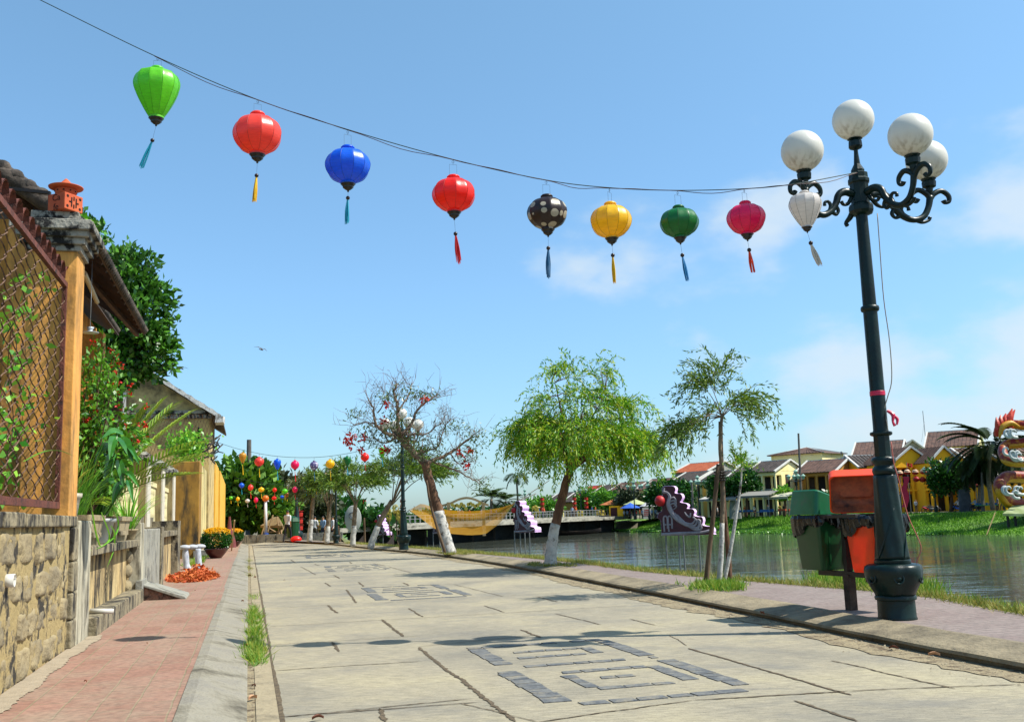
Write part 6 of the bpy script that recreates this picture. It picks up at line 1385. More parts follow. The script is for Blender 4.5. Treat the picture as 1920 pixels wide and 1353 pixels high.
palm('lower coconut palm crown right of the golden arch, right one', at(944, 990, 175), at(948, 940, 175), 16, 3.0, 5, M_PALM, .3, 0, 1.3, drop=.07, w=.16, up=1.5)
Yp = 118
palm('big coconut palm in front of the yellow houses at the right edge', at(1862, 955, Yp), at(1858, 836, Yp), 30, 5.6, 6, mat('palm_deep', hx('1a2c14', .8), hx('3b5222', .8), island=True, rough=.45, transl=.15), .3, -.4, 1.7, drop=.08, w=.26, up=1.8, nl=24)
palm('second coconut palm drooping beside the big one', at(1836, 955, Yp+4), at(1838, 862, Yp+4), 20, 3.6, 8, MATS['palm_deep'], .25, 0, 1.8, drop=.2, w=.22, up=.5, nl=22)
palm('third coconut palm partly outside the picture, right edge', at(1908, 955, Yp+6), at(1915, 852, Yp+6), 20, 4.6, 9, MATS['palm_deep'], .28, 0, 1.9, drop=.14, w=.22, up=1.2, nl=22)
# ---- birds
def bird(label, c, span, tilt, seed, m):
    mb = MB(); T = Matrix.Translation(c) @ Matrix.Rotation(seed, 4, 'Z') @ Matrix.Rotation(tilt, 4, 'X'); s_ = span/2
    mb.tube([(-.16*s_, 0, 0), (0, 0, .02*s_), (.35*s_, 0, 0), (.5*s_, 0, -.01)], [.02*s_, .09*s_, .07*s_, .01*s_], 8, M=T)
    for q in (-1, 1):
        V = [(.22*s_, 0, .03), (.05*s_, q*.5*s_, .22*s_), (-.1*s_, q*s_, .02*s_), (-.02*s_, q*.5*s_, .17*s_), (.0, 0, .02)]; mb.add(V+[(x, y, z-.012*s_) for x, y, z in V], [(0, 1, 3, 4), (1, 2, 3), (5, 9, 8, 6), (6, 8, 7)], T)
    mb.tube([(-.3*s_, 0, 0), (-.12*s_, 0, 0)], [.06*s_, .03*s_], 6, M=T)
    return solo('bird', mb, m, label, 'bird', c, smooth=False)
bird('pale bird flying alone over the street, left of the centre', at(489, 655, 20), .36, R(20), R(70), mat('bird_grey', hx('5a5652')))
bird('dark bird with spread wings gliding beside the dark tree', at(341, 691, 20), .30, R(5), R(85), mat('bird_dark', hx('2c2a28')))
bird('small dark bird flying by the twigs of the bare tree', at(664, 783, 22), .16, R(15), R(20), MATS['bird_dark'])
# ================================================================== THINGS IN AND OVER THE RIVER
M_PINK = mat('foam_pink', hx('c9a5d0', .95), hx('dcc0e2', .95), scale=3, rough=.8)
M_MAR = mat('panel_maroon', hx('45101e'), hx('561524'), scale=3, rough=.6)
M_GREYC = mat('panel_grey', hx('8c8388'), hx('a89fa3'), scale=3, rough=.7)
M_POLE = mat('steel_pole', hx('6d7577'), hx('8b9190'), scale=5, rough=.5, metal=.4)
M_REDL = mat('red_ball', hx('c20d12'), rough=.55)
def panel(label, Y, x0, x1, y0, y1, rz, poles, depth=.75):
    """carved festival board: a stepped outline with deep pink edges, maroon face, pale scrolls, on steel poles"""
    w = (x1-x0)/FPX*Y/max(.3, math.cos(rz)); h = (y1-y0)/FPX*Y; base = at(x0+4, y1, Y); W = thing('carved_panel', label, 'festival panel', base, rz, 'carved festival panels on poles in the river')
    # outline in the unit square (x to the right, y up); steps going down to the right like a cloud stair
    out = [(0, 0), (0, .30), (-.06, .36), (-.03, .46), (.04, .5), (.04, .62), (.0, .72), (.03, .8), (.08, .83), (.06, .9), (.08, .97), (.14, 1.0), (.30, .99), (.34, .93), (.32, .86), (.36, .84), (.44, .83), (.47, .76), (.44, .70), (.42, .66), (.54, .63), (.57, .58), (.55, .53), (.66, .52), (.70, .46), (.68, .39), (.76, .36), (.84, .35), (.86, .28), (.84, .2), (.9, .17), (1.02, .15), (1.06, .08), (1.04, .02), (.98, 0)]
    sm = smooth_path([Vector((x, y, 0)) for x, y in out]+[Vector((0, 0, 0))], 3)[:-1]; poly = [(p.x*w, p.y*h) for p in sm]
    T = Matrix.Rotation(R(90), 4, 'X'); mb = MB(); mb.prism(poly, -depth, M=T); link('foam_body', mb, M_PINK, W, local=True)
    mb = MB(); c = Vector((.35*w, .35*h)); ins = [(c.x+(x-c.x)*.985, c.y+(y-c.y)*.985) for x, y in poly]; mb.prism(ins, .03, M=T); f = link('face', mb, M_MAR, W, local=True)
    mb = MB()
    def band(pts, r): mb.tube([T @ Vector((x*w, y*h, .04)) for x, y in [(p.x, p.y) for p in smooth_path([Vector((a, b_, 0)) for a, b_ in pts], 6)]], [q*w*1.3 for q in r], 6)
    band([(.12, .96), (.10, .88), (.17, .86), (.22, .78), (.18, .66), (.20, .55), (.26, .42), (.36, .3), (.52, .2), (.72, .14)], [.012, .03, .022, .028, .034, .04, .035, .03, .022, .012])
    for a in (.0, .07, .14, .21): band([(.20+a*.7, .52-a*.5), (.30+a, .36-a*.6), (.46+a, .26-a*.7), (.62+a*.9, .22-a*.5), (.70+a*.5, .30-a*.4), (.66+a*.5, .36-a*.5)], [.010, .018, .02, .018, .014, .016])
    for a in (.62, .68, .74): band([(.22, a), (.30, a+.02), (.34, a-.05), (.28, a-.1)], [.012, .016, .012, .006])
    for a in (.05, .14): band([(.02+a, .08), (.02+a, .36), (.09+a, .36), (.09+a, .14)], [.014]*4); band([(.02+a, .22), (.07+a, .22)], [.012]*2)
    band([(.01, .03), (.4, .04), (.8, .05), (1.02, .09)], [.022, .024, .022, .02]); band([(.74, .1), (.80, .26), (.76, .30), (.72, .25)], [.02, .018, .014, .012]); band([(.5, .46), (.54, .40), (.60, .36), (.62, .44)], [.01, .016, .016, .01])
    link('scrolls', mb, M_GREYC, f, local=True)
    mb = MB(); mb.sphere((.02*w, -.08, .70*h), .085*w/ .98 if rz == 0 else .11*w, 20, 14); link('red_globe', mb, M_REDL, W, local=True, smooth=True)
    for i, t_ in enumerate(poles):
        x = x0+(x1-x0)*t_; top = at(x, y1-4, Y+(.3 if i % 2 else .6)); mb = MB(); mb.tube([Vector((top.x, top.y, WZ-.4)), top], .045, 8); link('pole', mb, M_POLE, W)
    mb = MB(); mb.box((w*.5, .3, .06), (w*1.0, .06, .08)); mb.box((w*.5, .6, .06), (w*1.0, .06, .08)); link('frame', mb, M_POLE, W, local=True); return W
panel('carved maroon and pink festival panel on poles in the river, nearest', 58, 1236, 1322, 913, 1004, R(-20), (.14, .42, .52, .86), .75)
panel('carved maroon and pink festival panel between the yellow net and the big tree', 84, 961, 996, 940, 998, R(-42), (.1, .4, .65, .9), .8)
panel('carved festival panel half hidden by the bare tree, before the net', 104, 808, 828, 956, 1000, R(-48), (.2, .8), .8)
panel('small carved festival panel farthest away, left of the second lamp', 112, 702, 722, 966, 1003, R(-40), (.2, .8), .8)
# golden ornaments of discs on stakes
M_GOLD = mat('gold_foil', hx('b09a2c'), hx('d8c455'), scale=8, rough=.55, metal=.25)
def ornament(label, x, y0, y1, Y, w, cat='ornament', pole=True):
    h = (y1-y0)/FPX*Y; ww = w/FPX*Y; c = at(x, (y0+y1)/2, Y); W = thing('gold_ornament', label, cat, at(x, y1, Y), 0, 'golden disc ornaments by the bridge'); mb = MB(); rng = random.Random(int(x)); 
    for k in range(11):
        px = rng.uniform(-.36, .36)*ww; pz = rng.uniform(-.38, .38)*h; r = rng.uniform(.14, .22)*min(ww, h)
        mb.tube([c+Vector((px+r*math.cos(a), -.02*k, pz+r*math.sin(a))) for a in np.linspace(0, 6.283, 13)], r*.22, 5, cap=False)
        mb.lathe([(r*.55, 0), (r*.55, .05)], 10, M=Matrix.Translation(c+Vector((px, -.02*k, pz))) @ Matrix.Rotation(R(90), 4, 'X'))
    mb.tube([c+Vector((.46*ww*math.cos(a), .02, .48*h*math.sin(a))) for a in np.linspace(0, 6.283, 19)], .045*ww, 5, cap=False); link('discs', mb, M_GOLD, W)
    if pole: mb = MB(); mb.tube([c, Vector((c.x+.2, c.y+.1, WZ-.2))], .05, 6); link('pole', mb, M_STAKE, W)
# ---- fishing net with its gate
Yn = 96
W = thing('fishing_net', 'big yellow lift net hanging in a curve over the river', 'net', at(875, 1003, Yn)); 
n = 26; k_ = 10
top_l = [(768, 955), (790, 943), (805, 948), (840, 956), (880, 958), (910, 956), (940, 951), (962, 944)]; bot_l = [(768, 956), (790, 972), (815, 991), (845, 1000), (880, 1003), (910, 1001), (938, 980), (963, 945)]
TP = resample([at(x, y, Yn+2+1.2*math.sin(i)) for i, (x, y) in enumerate(top_l)], n); BP_ = resample([at(x, y, Yn-1.5) for x, y in bot_l], n); V = []
for j in range(k_+1):
    t_ = j/k_
    for i in range(n): p = TP[i].lerp(BP_[i], t_); p.y += 2.5*math.sin(t_*3.14)+.15*math.sin(i*1.3+j); V.append(p)
mb = MB(); mb.add(V, [(j*n+i, j*n+i+1, (j+1)*n+i+1, (j+1)*n+i) for j in range(k_) for i in range(n-1)]); link('netting', mb, mat('net_yellow', hx('cf9418'), hx('e0a82a'), scale=.9, rough=.8, transl=.45, alpha=.66, stretch=(1, 1, 3)), W, smooth=True, fix=False)
for a, b_ in (((768, 955), (705, 1012)), ((962, 944), (1005, 925)), ((963, 945), (1030, 900))):
    mb = MB(); mb.tube([at(a[0], a[1], Yn), at(b_[0], b_[1], Yn+3)], .035, 5); link('rope', mb, M_STAKE, W)
W = thing('festival_arch', 'pale wooden arch gate with golden discs standing behind the net', 'arch', at(872, 992, 108)); Ya = 108; mb = MB()
for x in (841, 907): mb.box((at(x, 970, Ya).x, Ya, (at(x, 941, Ya).z+at(x, 1004, Ya).z)/2), (.32, .32, at(x, 941, Ya).z-at(x, 1004, Ya).z))
link('posts', mb, mat('pale_timber', hx('a58a5c'), hx('bfa576'), scale=2, rough=.8), W); mb = MB()
mb.tube(smooth_path([at(x, y, Ya) for x, y in [(828, 948), (845, 943), (860, 936), (875, 933), (890, 936), (905, 943), (916, 947)]], 4), .17, 4); link('lintel', mb, MATS['pale_timber'], W); mb = MB()
for k in range(13): x = 848+k*4.3; mb.lathe([(.2, 0), (.2, .06)], 10, M=Matrix.Translation(at(x, 946+2.5*math.sin(k*1.4)+(5 if k == 3 or k == 6 else 0), Ya-.2)) @ Matrix.Rotation(R(90), 4, 'X'))
link('gold_discs', mb, M_GOLD, W)
for x, y0, y1, w, lab in ((742, 945, 968, 12, 'golden disc ornament on a stake, left of the second lamp, left one'), (729, 953, 978, 10, 'small golden disc ornament beside the pink panel'), (752, 950, 982, 16, 'tall golden disc ornament left of the second lamp')):
    ornament(lab, x, y0, y1, 70 if w > 11 else 74, w)
ornament('golden ornament spread behind the farthest lamp at the bend', 596, 976, 992, 70, 34)
# ---- bridge
ZB = .35
BA = at(1152, 981, 186); BB = at(560, 985, 118); BA.z = ZB; BB.z = ZB
W = thing('footbridge', 'low white concrete footbridge with railings across the river', 'bridge', BA); d = (BB-BA); L_ = d.length; d.normalize(); rz = math.atan2(d.y, d.x); mid = (BA+BB)/2
def bx(mb, s, off_, z, dims): p = BA+d*s+Vector((-d.y, d.x, 0))*off_; mb.box((p.x, p.y, z), dims, rz=rz)
for nm, off_ in (('deck', 0),):
    mb = MB(); bx(mb, L_/2, 0, ZB-.35, (L_, 4.4, .7)); bx(mb, L_/2, 4.4, ZB-.45, (L_, 4.2, .5)); link('deck', mb, mat('bridge_concrete', hx('9d9a8c'), hx('bdb9a8'), scale=.8, rough=.9, dirt=hx('4c4a42'), dscale=.6, dlo=.5, dhi=.66, dstretch=(1, 1, 3)), W)  # second slab added beside the deck to deepen the shade beneath it
s = 4
while s < L_: mb = MB(); bx(mb, s, 0, (ZB-.7+WZ)/2-.3, (.5, 3.8, ZB-.7-WZ+.6)); bx(mb, s, 0, ZB-.85, (.7, 4.3, .35)); s += 5.5; link('pier', mb, mat('pier', hx('2c2a26'), hx('45423a'), scale=1, rough=.9), W)
mb = MB()
for sd in (-2.1, 2.1):
    bx(mb, L_/2, sd, ZB+1.0, (L_, .08, .08)); bx(mb, L_/2, sd, ZB+.55, (L_, .05, .05)); s = 0
    while s < L_: bx(mb, s, sd, ZB+.5, (.08, .08, 1.0)); s += 1.1
link('railing', mb, mat('railing', hx('7d7f80'), hx('a0a2a2'), scale=2, rough=.6), W)
mb = MB(); mb.sbox(0, 0, 0, 0, 0, 0) if False else None
# stone abutment at the far end
c = at(1165, 985, 184); mb = MB(); V = [at(1150, 998, 182), at(1190, 998, 176), at(1196, 978, 181), at(1158, 977, 186)]; V2 = [v+Vector((2, 9, 0)) for v in V]; mb.add(V+V2, [(0, 1, 2, 3), (7, 6, 5, 4), (0, 4, 5, 1), (1, 5, 6, 2), (2, 6, 7, 3), (3, 7, 4, 0)])
solo('stone_abutment', mb, mat('revetment', hx('6a6350'), hx('8d836a'), scale=1.2, rough=.95, bump=.6), 'sloping stone abutment where the bridge meets the far bank', 'abutment', c)
# ---- people
def person_mesh(kind, seed):
    """one continuous body: skin modifier on a joint skeleton, baked to a mesh"""
    rng = random.Random(seed)
    J = {'pel': (0, 0, .95), 'ch': (0, -.01, 1.3), 'nk': (0, -.01, 1.48), 'hd': (0, -.02, 1.58), 'ht': (0, 0, 1.72)}
    sw = .12 if kind != 'stand' else .02
    E_ = [('pel', 'ch'), ('ch', 'nk'), ('nk', 'hd'), ('hd', 'ht')]; Rr = {'pel': .13, 'ch': .145, 'nk': .055, 'hd': .092, 'ht': .07}
    for s_, q in (('l', 1), ('r', -1)):
        J['sh'+s_] = (q*.18, 0, 1.42); J['el'+s_] = (q*.23, -.02-sw*q, 1.13); J['wr'+s_] = (q*.22, -.1-sw*q*1.3, .9); J['ha'+s_] = (q*.215, -.12-sw*q*1.4, .82)
        J['hp'+s_] = (q*.1, 0, .9); J['kn'+s_] = (q*.11, -.03+sw*q, .5); J['an'+s_] = (q*.11, .03+sw*q*1.6, .08); J['to'+s_] = (q*.12, -.12+sw*q*1.6, .03)
        E_ += [('ch', 'sh'+s_), ('sh'+s_, 'el'+s_), ('el'+s_, 'wr'+s_), ('wr'+s_, 'ha'+s_), ('pel', 'hp'+s_), ('hp'+s_, 'kn'+s_), ('kn'+s_, 'an'+s_), ('an'+s_, 'to'+s_)]
        Rr.update({'sh'+s_: .062, 'el'+s_: .045, 'wr'+s_: .03, 'ha'+s_: .036, 'hp'+s_: .095, 'kn'+s_: .062, 'an'+s_: .042, 'to'+s_: .035})
    if kind == 'sit':
        for s_, q in (('l', 1), ('r', -1)): J['kn'+s_] = (q*.15, -.42, .88); J['an'+s_] = (q*.15, -.45, .45); J['to'+s_] = (q*.15, -.58, .42); J['el'+s_] = (q*.24, -.2, 1.18); J['wr'+s_] = (q*.2, -.42, 1.15); J['ha'+s_] = (q*.2, -.5, 1.15)
    nm = list(J); me = bpy.data.meshes.new('person'); me.from_pydata([J[k] for k in nm], [(nm.index(a), nm.index(b_)) for a, b_ in E_], []); o = bpy.data.objects.new('tmp', me); COL.objects.link(o)
    md = o.modifiers.new('s', 'SKIN'); 
    for i, k in enumerate(nm): sv = me.skin_vertices[0].data[i]; sv.radius = (Rr[k], Rr[k]*(.75 if k in ('ch', 'pel') else 1)); sv.use_root = k == 'pel'
    o.modifiers.new('u', 'SUBSURF').levels = 1; dg = bpy.context.evaluated_depsgraph_get(); m2 = bpy.data.meshes.new_from_object(o.evaluated_get(dg)); bpy.data.objects.remove(o)
    return m2
PM = {k: person_mesh(k, 1) for k in ('stand', 'walk', 'sit')}
M_SKIN = mat('skin', hx('b07a55', .8), rough=.7); M_HAIR = mat('hair_black', hx('120d0b'), rough=.6)
SH = {'white': 'd8d8d8', 'blue': '2a5a9a', 'red': 'b02a24', 'black': '1c1c20', 'orange': 'd86a20', 'green': '3a7a4a', 'pale blue': '9ab4d0', 'yellow': 'd0a83a', 'grey': '7a7c80'}
TR = ['22232a', '3a4258', '5a5448', '2c2c2c']
def person(label, loc, rz, shirt, kind='stand', ti=0, group=None, hat=False, k=1.0):
    me = PM[kind].copy(); me.materials.clear()
    for m in (M_SKIN, mat('shirt_'+shirt.replace(' ', '_'), hx(SH[shirt]), rough=.9), mat('trousers_%d' % ti, hx(TR[ti]), rough=.9), M_HAIR): me.materials.append(m)
    for p in me.polygons:
        z = p.center.z; x = abs(p.center.x); y = p.center.y
        i = 0
        if kind == 'sit' and z < .98: i = 2
        elif z < .95 and x < .205: i = 2
        elif z < 1.47 and (z > 1.12 or x < .19): i = 1
        if z > 1.56 and y > -.05 or z > 1.67: i = 3
        p.material_index = i; p.use_smooth = True
    o = bpy.data.objects.new('person', me); COL.objects.link(o); o.location = loc; o.rotation_euler = (0, 0, rz); o.scale = (k, k, k); tag(o, label, 'person', group)
    if hat:
        mb = MB(); mb.lathe([(.26, 1.66), (.25, 1.675), (.1, 1.78), (.01, 1.84)], 14); link('conical_hat', mb, mat('straw', hx('d8c89a'), rough=.8), o, local=True, smooth=True)
    return o
rngq = random.Random(33); ords = ['first', 'second', 'third', 'fourth', 'fifth', 'sixth', 'seventh', 'eighth', 'ninth', 'tenth', 'eleventh', 'twelfth', 'thirteenth', 'fourteenth', 'fifteenth', 'sixteenth', 'seventeenth', 'eighteenth']
xs = sorted([852, 860, 868, 880, 893, 925, 940, 992, 998, 1012, 1020, 1028, 1046, 1074, 1084, 1108, 1118, 1142])
def on_bridge(x, off_=0):
    r = ray(x, 975); n_ = Vector((-d.y, d.x, 0)); t = (BA-CAMP).dot(n_)/Vector((r.x, r.y, 0)).dot(n_); p = CAMP+r*t; p += n_*off_; p.z = ZB+.01; return p
for i, x in enumerate(xs):
    c = rngq.choice(['blue', 'white', 'red', 'orange', 'black', 'grey', 'pale blue']); hat = rngq.random() < .2
    person('person in a %s shirt on the footbridge, %s from the left' % (c, ords[i]), on_bridge(x, rngq.uniform(-1.2, 1.2)), rngq.uniform(0, 6.28), c, rngq.choice(['walk', 'stand']), i % 4, 'people crossing the footbridge', hat)
# lantern columns and ornaments on the bridge
def lantern_column(label, x, off_=-2.0, n=3):
    p = on_bridge(x, off_); W = thing('lantern_column', label, 'lantern column', p, 0, 'columns of red lanterns on the bridge'); mb = MB(); mb.tube([p, p+Vector((0, 0, 3.4))], .09, 6); link('post', mb, M_STAKE, W)
    for k in range(n): mb = MB(); c = p+Vector((0, 0, 1.6+k*.72)); mb.lathe([(.16, -.27), (.34, -.22), (.36, -.05), (.34, .15), (.16, .22), (.4, .24), (.4, .27)], 12, c=c); link('red_lantern', mb, mat('lantern_red_far', hx('cf2a14'), rough=.6, transl=.2), W, smooth=False)
for x, lab in ((1037, 'left of the big tree trunk'), (1097, 'right of the big tree trunk'), (1119, 'near the far end of the bridge'), (777, 'between the second lamp and the net'), (704, 'left of the second lamp')): lantern_column('stack of red lanterns on the bridge rail, '+lab, x)
def onb_orn(x, y0, y1, w, lab): p = on_bridge(x, -2.6); ornament(lab, x, y0, y1, p.y, w, pole=False)
onb_orn(1004, 947, 972, 13, 'tall golden ornament on the bridge rail left of the big tree'); onb_orn(1088, 956, 972, 12, 'small golden ornament on the bridge rail right of the big tree'); onb_orn(1126, 955, 973, 18, 'wide golden ornament on the bridge rail near its far end')
# ---- boats
def boat(label, c, L, w, h, rz, m, roof=False):
    W = thing('boat', label, 'boat', c, rz, None); mb = MB(); n = 15; sec = []
    for i in range(n):
        t = i/(n-1)*2-1; ww = w/2*(1-abs(t)**2.6)+.02; zz = h*(.55+.75*abs(t)**2.4); keel = -h*.4*(1-abs(t)**3)+h*.3*abs(t)**3
        sec.append([Vector((t*L/2, -ww, zz)), Vector((t*L/2, -ww*.75, (zz+keel)*.4)), Vector((t*L/2, 0, keel)), Vector((t*L/2, ww*.75, (zz+keel)*.4)), Vector((t*L/2, ww, zz)), Vector((t*L/2, ww*.86, zz-.06)), Vector((t*L/2, 0, keel+.15)), Vector((t*L/2, -ww*.86, zz-.06))])
    loft(mb, sec); link('hull', mb, m, W, local=True)
    mb = MB()
    for q in (-.4, 0, .4): mb.box((q*L/2*1.2, 0, h*.5), (.3, w*.8, .06))
    link('thwart', mb, M_STAKE, W, local=True); return W
M_HULL = mat('dark_hull', hx('1f1612'), hx('3a261c'), scale=3, rough=.7)
boat('large dark wooden boat moored behind the white footed trees', Vector((at(668, 1000, 62).x, 62, -2.3)), 4.6, 1.8, 1.9, R(10), M_HULL)
boat('dark wooden boat prow beside the leaning tree', Vector((at(632, 1000, 70).x, 70, -2.3)), 4, 1.6, 1.8, R(-15), M_HULL)
boat('small black rowing boat near the leaning tree', Vector((at(727, 1003, 90).x, 90, -2.5)), 2.6, 1.0, .6, R(12), M_HULL)
boat('dark sampan under the bridge left of the net', Vector((at(790, 1000, 150).x, 150, WZ+.3)), 9, 1.6, .7, R(20), M_HULL)
boat('dark sampan under the bridge right of the big tree', Vector((at(1080, 1000, 160).x, 160, WZ+.3)), 8, 1.4, .6, R(-8), M_HULL)
# big white coracle-like sail board among the trees
mb = MB(); c = at(662, 972, 66); mb.lathe([(.72, 0), (.75, .05), (.72, .12), (.01, .3)], 28, M=Matrix.Translation(c) @ Matrix.Rotation(R(8), 4, 'Z') @ Matrix.Rotation(R(95), 4, 'X') @ Matrix.Scale(1.45/1.0*.8, 4, (0, 1, 0)) @ Matrix.Scale(.72, 4, (1, 0, 0)))
W = thing('sail', 'grey white oval sail board propped up on the dark boat', 'sail', c); link('board', mb, mat('sail_grey', hx('a5a8a2'), hx('c2c4bd'), scale=.7, rough=.9), W, smooth=False)
mb = MB(); mb.tube([c+Vector((.17*math.cos(a), -.36, .2+.2*math.sin(a))) for a in np.linspace(0, 6.28, 15)], .05, 5, cap=False); link('emblem', mb, mat('sail_mark', hx('5a6066')), W)
# ---- things at the bend : hut, blue and white post, bins
W = thing('thatched_hut', 'small thatched shelter on poles at the bend of the street', 'hut', gp(508, 1013, 0)); Yh = 58; mb = MB(); a, b_, c_, e_ = at(488, 985, Yh), at(530, 985, Yh-1), at(522, 968, Yh), at(514, 970, Yh+1)
V = [a, b_, at(531, 984, Yh+3), at(490, 984, Yh+4), c_, at(512, 969, Yh+2)]; mb.add(V+[v-Vector((0, 0, .12)) for v in V], [(0, 1, 4, 5), (1, 2, 4), (2, 3, 5, 4), (3, 0, 5), (6, 11, 10, 7), (7, 10, 8), (8, 10, 11, 9), (9, 11, 6), (0, 6, 7, 1), (1, 7, 8, 2), (2, 8, 9, 3), (3, 9, 6, 0)])
link('thatch', mb, mat('thatch', hx('8a7450'), hx('a8905f'), scale=5, rough=1, bump=.7, stretch=(1, 1, .3)), W)
for x0, y0, x1, y1 in ((487, 1013, 503, 962), (497, 1012, 512, 965), (525, 1013, 520, 968), (530, 1012, 524, 975), (520, 1012, 534, 985), (505, 990, 528, 1003), (500, 1003, 530, 1004), (500, 997, 527, 996)):
    mb = MB(); mb.tube([at(x0, y0, Yh-1), at(x1, y1, Yh-.6)], .045, 5); link('bamboo_pole', mb, mat('bamboo', hx('8a7048'), hx('a88a5c'), scale=3, rough=.7), W)
W = thing('post', 'white post with a blue foot and a small lamp, at the end of the street', 'post', gp(498, 1016, 0)); b_ = gp(498, 1016, 0); Yq = b_.y; mb = MB(); mb.tube([at(498, 1000, Yq), at(498, 938, Yq)], [.10, .08], 12); mb.tube([at(498, 939, Yq), at(504, 939, Yq)], .04, 5); link('shaft', mb, M_WHITEW if False else mat('white_paint', hx('dcdcdc'), rough=.6), W, smooth=True)
mb = MB(); mb.tube([b_, at(498, 999, Yq)], [.2, .16], 12); link('foot', mb, mat('blue_paint', hx('1d4fa8'), rough=.6), W); mb = MB(); mb.sphere(at(498, 934, Yq), .19, 12, 8); link('lamp_ball', mb, LC['orange'], W, smooth=True)
W = thing('utility_pole', 'tall grey concrete pole rising behind the bright green tree', 'pole', at(466, 1005, 75)); mb = MB(); mb.tube([at(466, 1005, 75), at(467, 824, 75)], [.24, .17], 8); link('shaft', mb, mat('grey_pole', hx('5f5b55'), hx('77726a'), scale=2, rough=.9), W)
W = thing('utility_pole', 'thin grey pole seen above the far trees at the bend', 'pole', at(546, 1005, 90)); mb = MB(); mb.tube([at(546, 1005, 90), at(546, 886, 90)], [.2, .14], 8); link('shaft', mb, MATS['grey_pole'], W)
person('person in a white shirt and red trousers by the farthest trees at the bend', gp(539, 1017, 0), R(160), 'white', 'walk', 0)
W = thing('litter_bin', 'dark green bin beside the red lanterns at the bend', 'litter bin', gp(549, 1016, 0)); mb = MB(); c = gp(549, 1016, 0); mb.lathe([(.26, .25), (.3, .3), (.36, 1.05), (.38, 1.1)], 14, c=c); link('bin_body', mb, M_GR, W); mb = MB(); mb.lathe([(.39, 1.1), (.3, 1.3), (.05, 1.4)], 14, c=c); link('lid', mb, M_GR, W); mb = MB(); mb.tube([c, c+Vector((0, 0, .3))], .05, 6); link('post', mb, M_STAKE, W)
W = thing('street_lamp', 'dark lamp column of the far bend, its head in the leaves', 'street lamp', gp(557, 1015, 0)); mb = MB(); c = gp(556, 1015, 0); mb.lathe([(.3, 0), (.34, .5), (.2, .6), (.14, 1.6), (.08, 1.8), (.06, 3.0)], 14, c=c); link('pole', mb, M_IRON, W, smooth=True)
mb = MB(); mb.sphere(c+Vector((0, 0, 3.15)), .17, 12, 8); link('globe', mb, M_GLOBE, W, smooth=True)
W = thing('lantern_column', 'stack of red lanterns at the bend of the street', 'lantern column', gp(562, 1014, 0)); c = gp(561, 1014, 0); mb = MB(); mb.tube([c, c+Vector((0, 0, 1.9))], .05, 6); link('post', mb, M_STAKE, W)
for k in range(3): mb = MB(); mb.lathe([(.1, -.17), (.2, -.13), (.21, .05), (.1, .14), (.24, .15), (.24, .17)], 12, c=c+Vector((0, 0, .75+k*.38))); link('red_lantern', mb, MATS['lantern_red_far'], W)
mb = MB(); mb.sphere(gp(555, 1017, 0)+Vector((0, 0, .18)), .25, 12, 8, sq=(1.2, 1, .7)); solo('red_lantern', mb, LC['red'], 'red lantern lying on the ground at the bend', 'lantern', gp(555, 1017, 0), smooth=True)
mb = MB(); 
for k in range(14): a = at(400+k*18, 1009, 56); mb.box((a.x, a.y, .22), (.5, .12, .45))
solo('low_wall', mb, M_GREYP, 'low broken grey wall closing the end of the street', 'wall', at(500, 1010, 56))
for i, (x, sh_) in enumerate(((624, 'white'), (606, 'pale blue'), (590, 'white'))): person('person in a %s shirt beyond the farthest trees, %s' % (sh_, ('right one', 'middle one', 'left one')[i]), at(x, 1012, 64)*1.0+Vector((0, 0, -.2)), rngq.uniform(0, 6), sh_, 'stand', i)
# ================================================================== FAR BANK
PXD = [(2000, 115), (1900, 123), (1800, 130), (1700, 137), (1500, 150), (1350, 160), (1180, 178), (1000, 205)]
def Dp(x): return float(np.interp(x, [p[0] for p in PXD[::-1]], [p[1] for p in PXD[::-1]]))
M_RT = mat('roof_brown', hx('5c4238'), hx('7d5e50'), scale=1.2, rough=.9, bump=.5, bscale=8, dirt=hx('3a3230'), dscale=1.4, dlo=.5, dhi=.68)
M_RTD = mat('roof_dark', hx('3c3431'), hx('5a4f4a'), scale=1.2, rough=.9, bump=.5, bscale=8, dirt=hx('2a2624'), dscale=1.4, dlo=.5, dhi=.66)
M_RTO = mat('roof_orange', hx('a5502e'), hx('c06a42'), scale=1.2, rough=.9, bump=.5, bscale=8)
M_WY = mat('wall_yellow', hx('f5ae10', 1), hx('ffbe1e', 1), scale=.6, rough=.9, dirt=hx('c9952c'), dscale=.8, dlo=.55, dhi=.8)
M_WC = mat('wall_cream', hx('ead890', 1), hx('f2e4b0', 1), scale=.6, rough=.9, dirt=hx('8a8062'), dscale=.9, dlo=.58, dhi=.8)
M_WO = mat('wall_ochre', hx('c08a3a'), hx('d09a4a'), scale=.6, rough=.9)
M_WG = mat('wall_grey', hx('9a9a92'), hx('b4b4aa'), scale=.8, rough=.9, dirt=hx('5a5a54'), dscale=.9, dlo=.52, dhi=.7)
M_WW = mat('trim_white', hx('dedcd2'), hx('ecebe4'), scale=1, rough=.9)
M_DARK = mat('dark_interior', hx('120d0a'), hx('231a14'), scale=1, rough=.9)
M_SHUT = mat('shutter_brown', hx('35241a'), hx('4a3426'), scale=2, rough=.8)
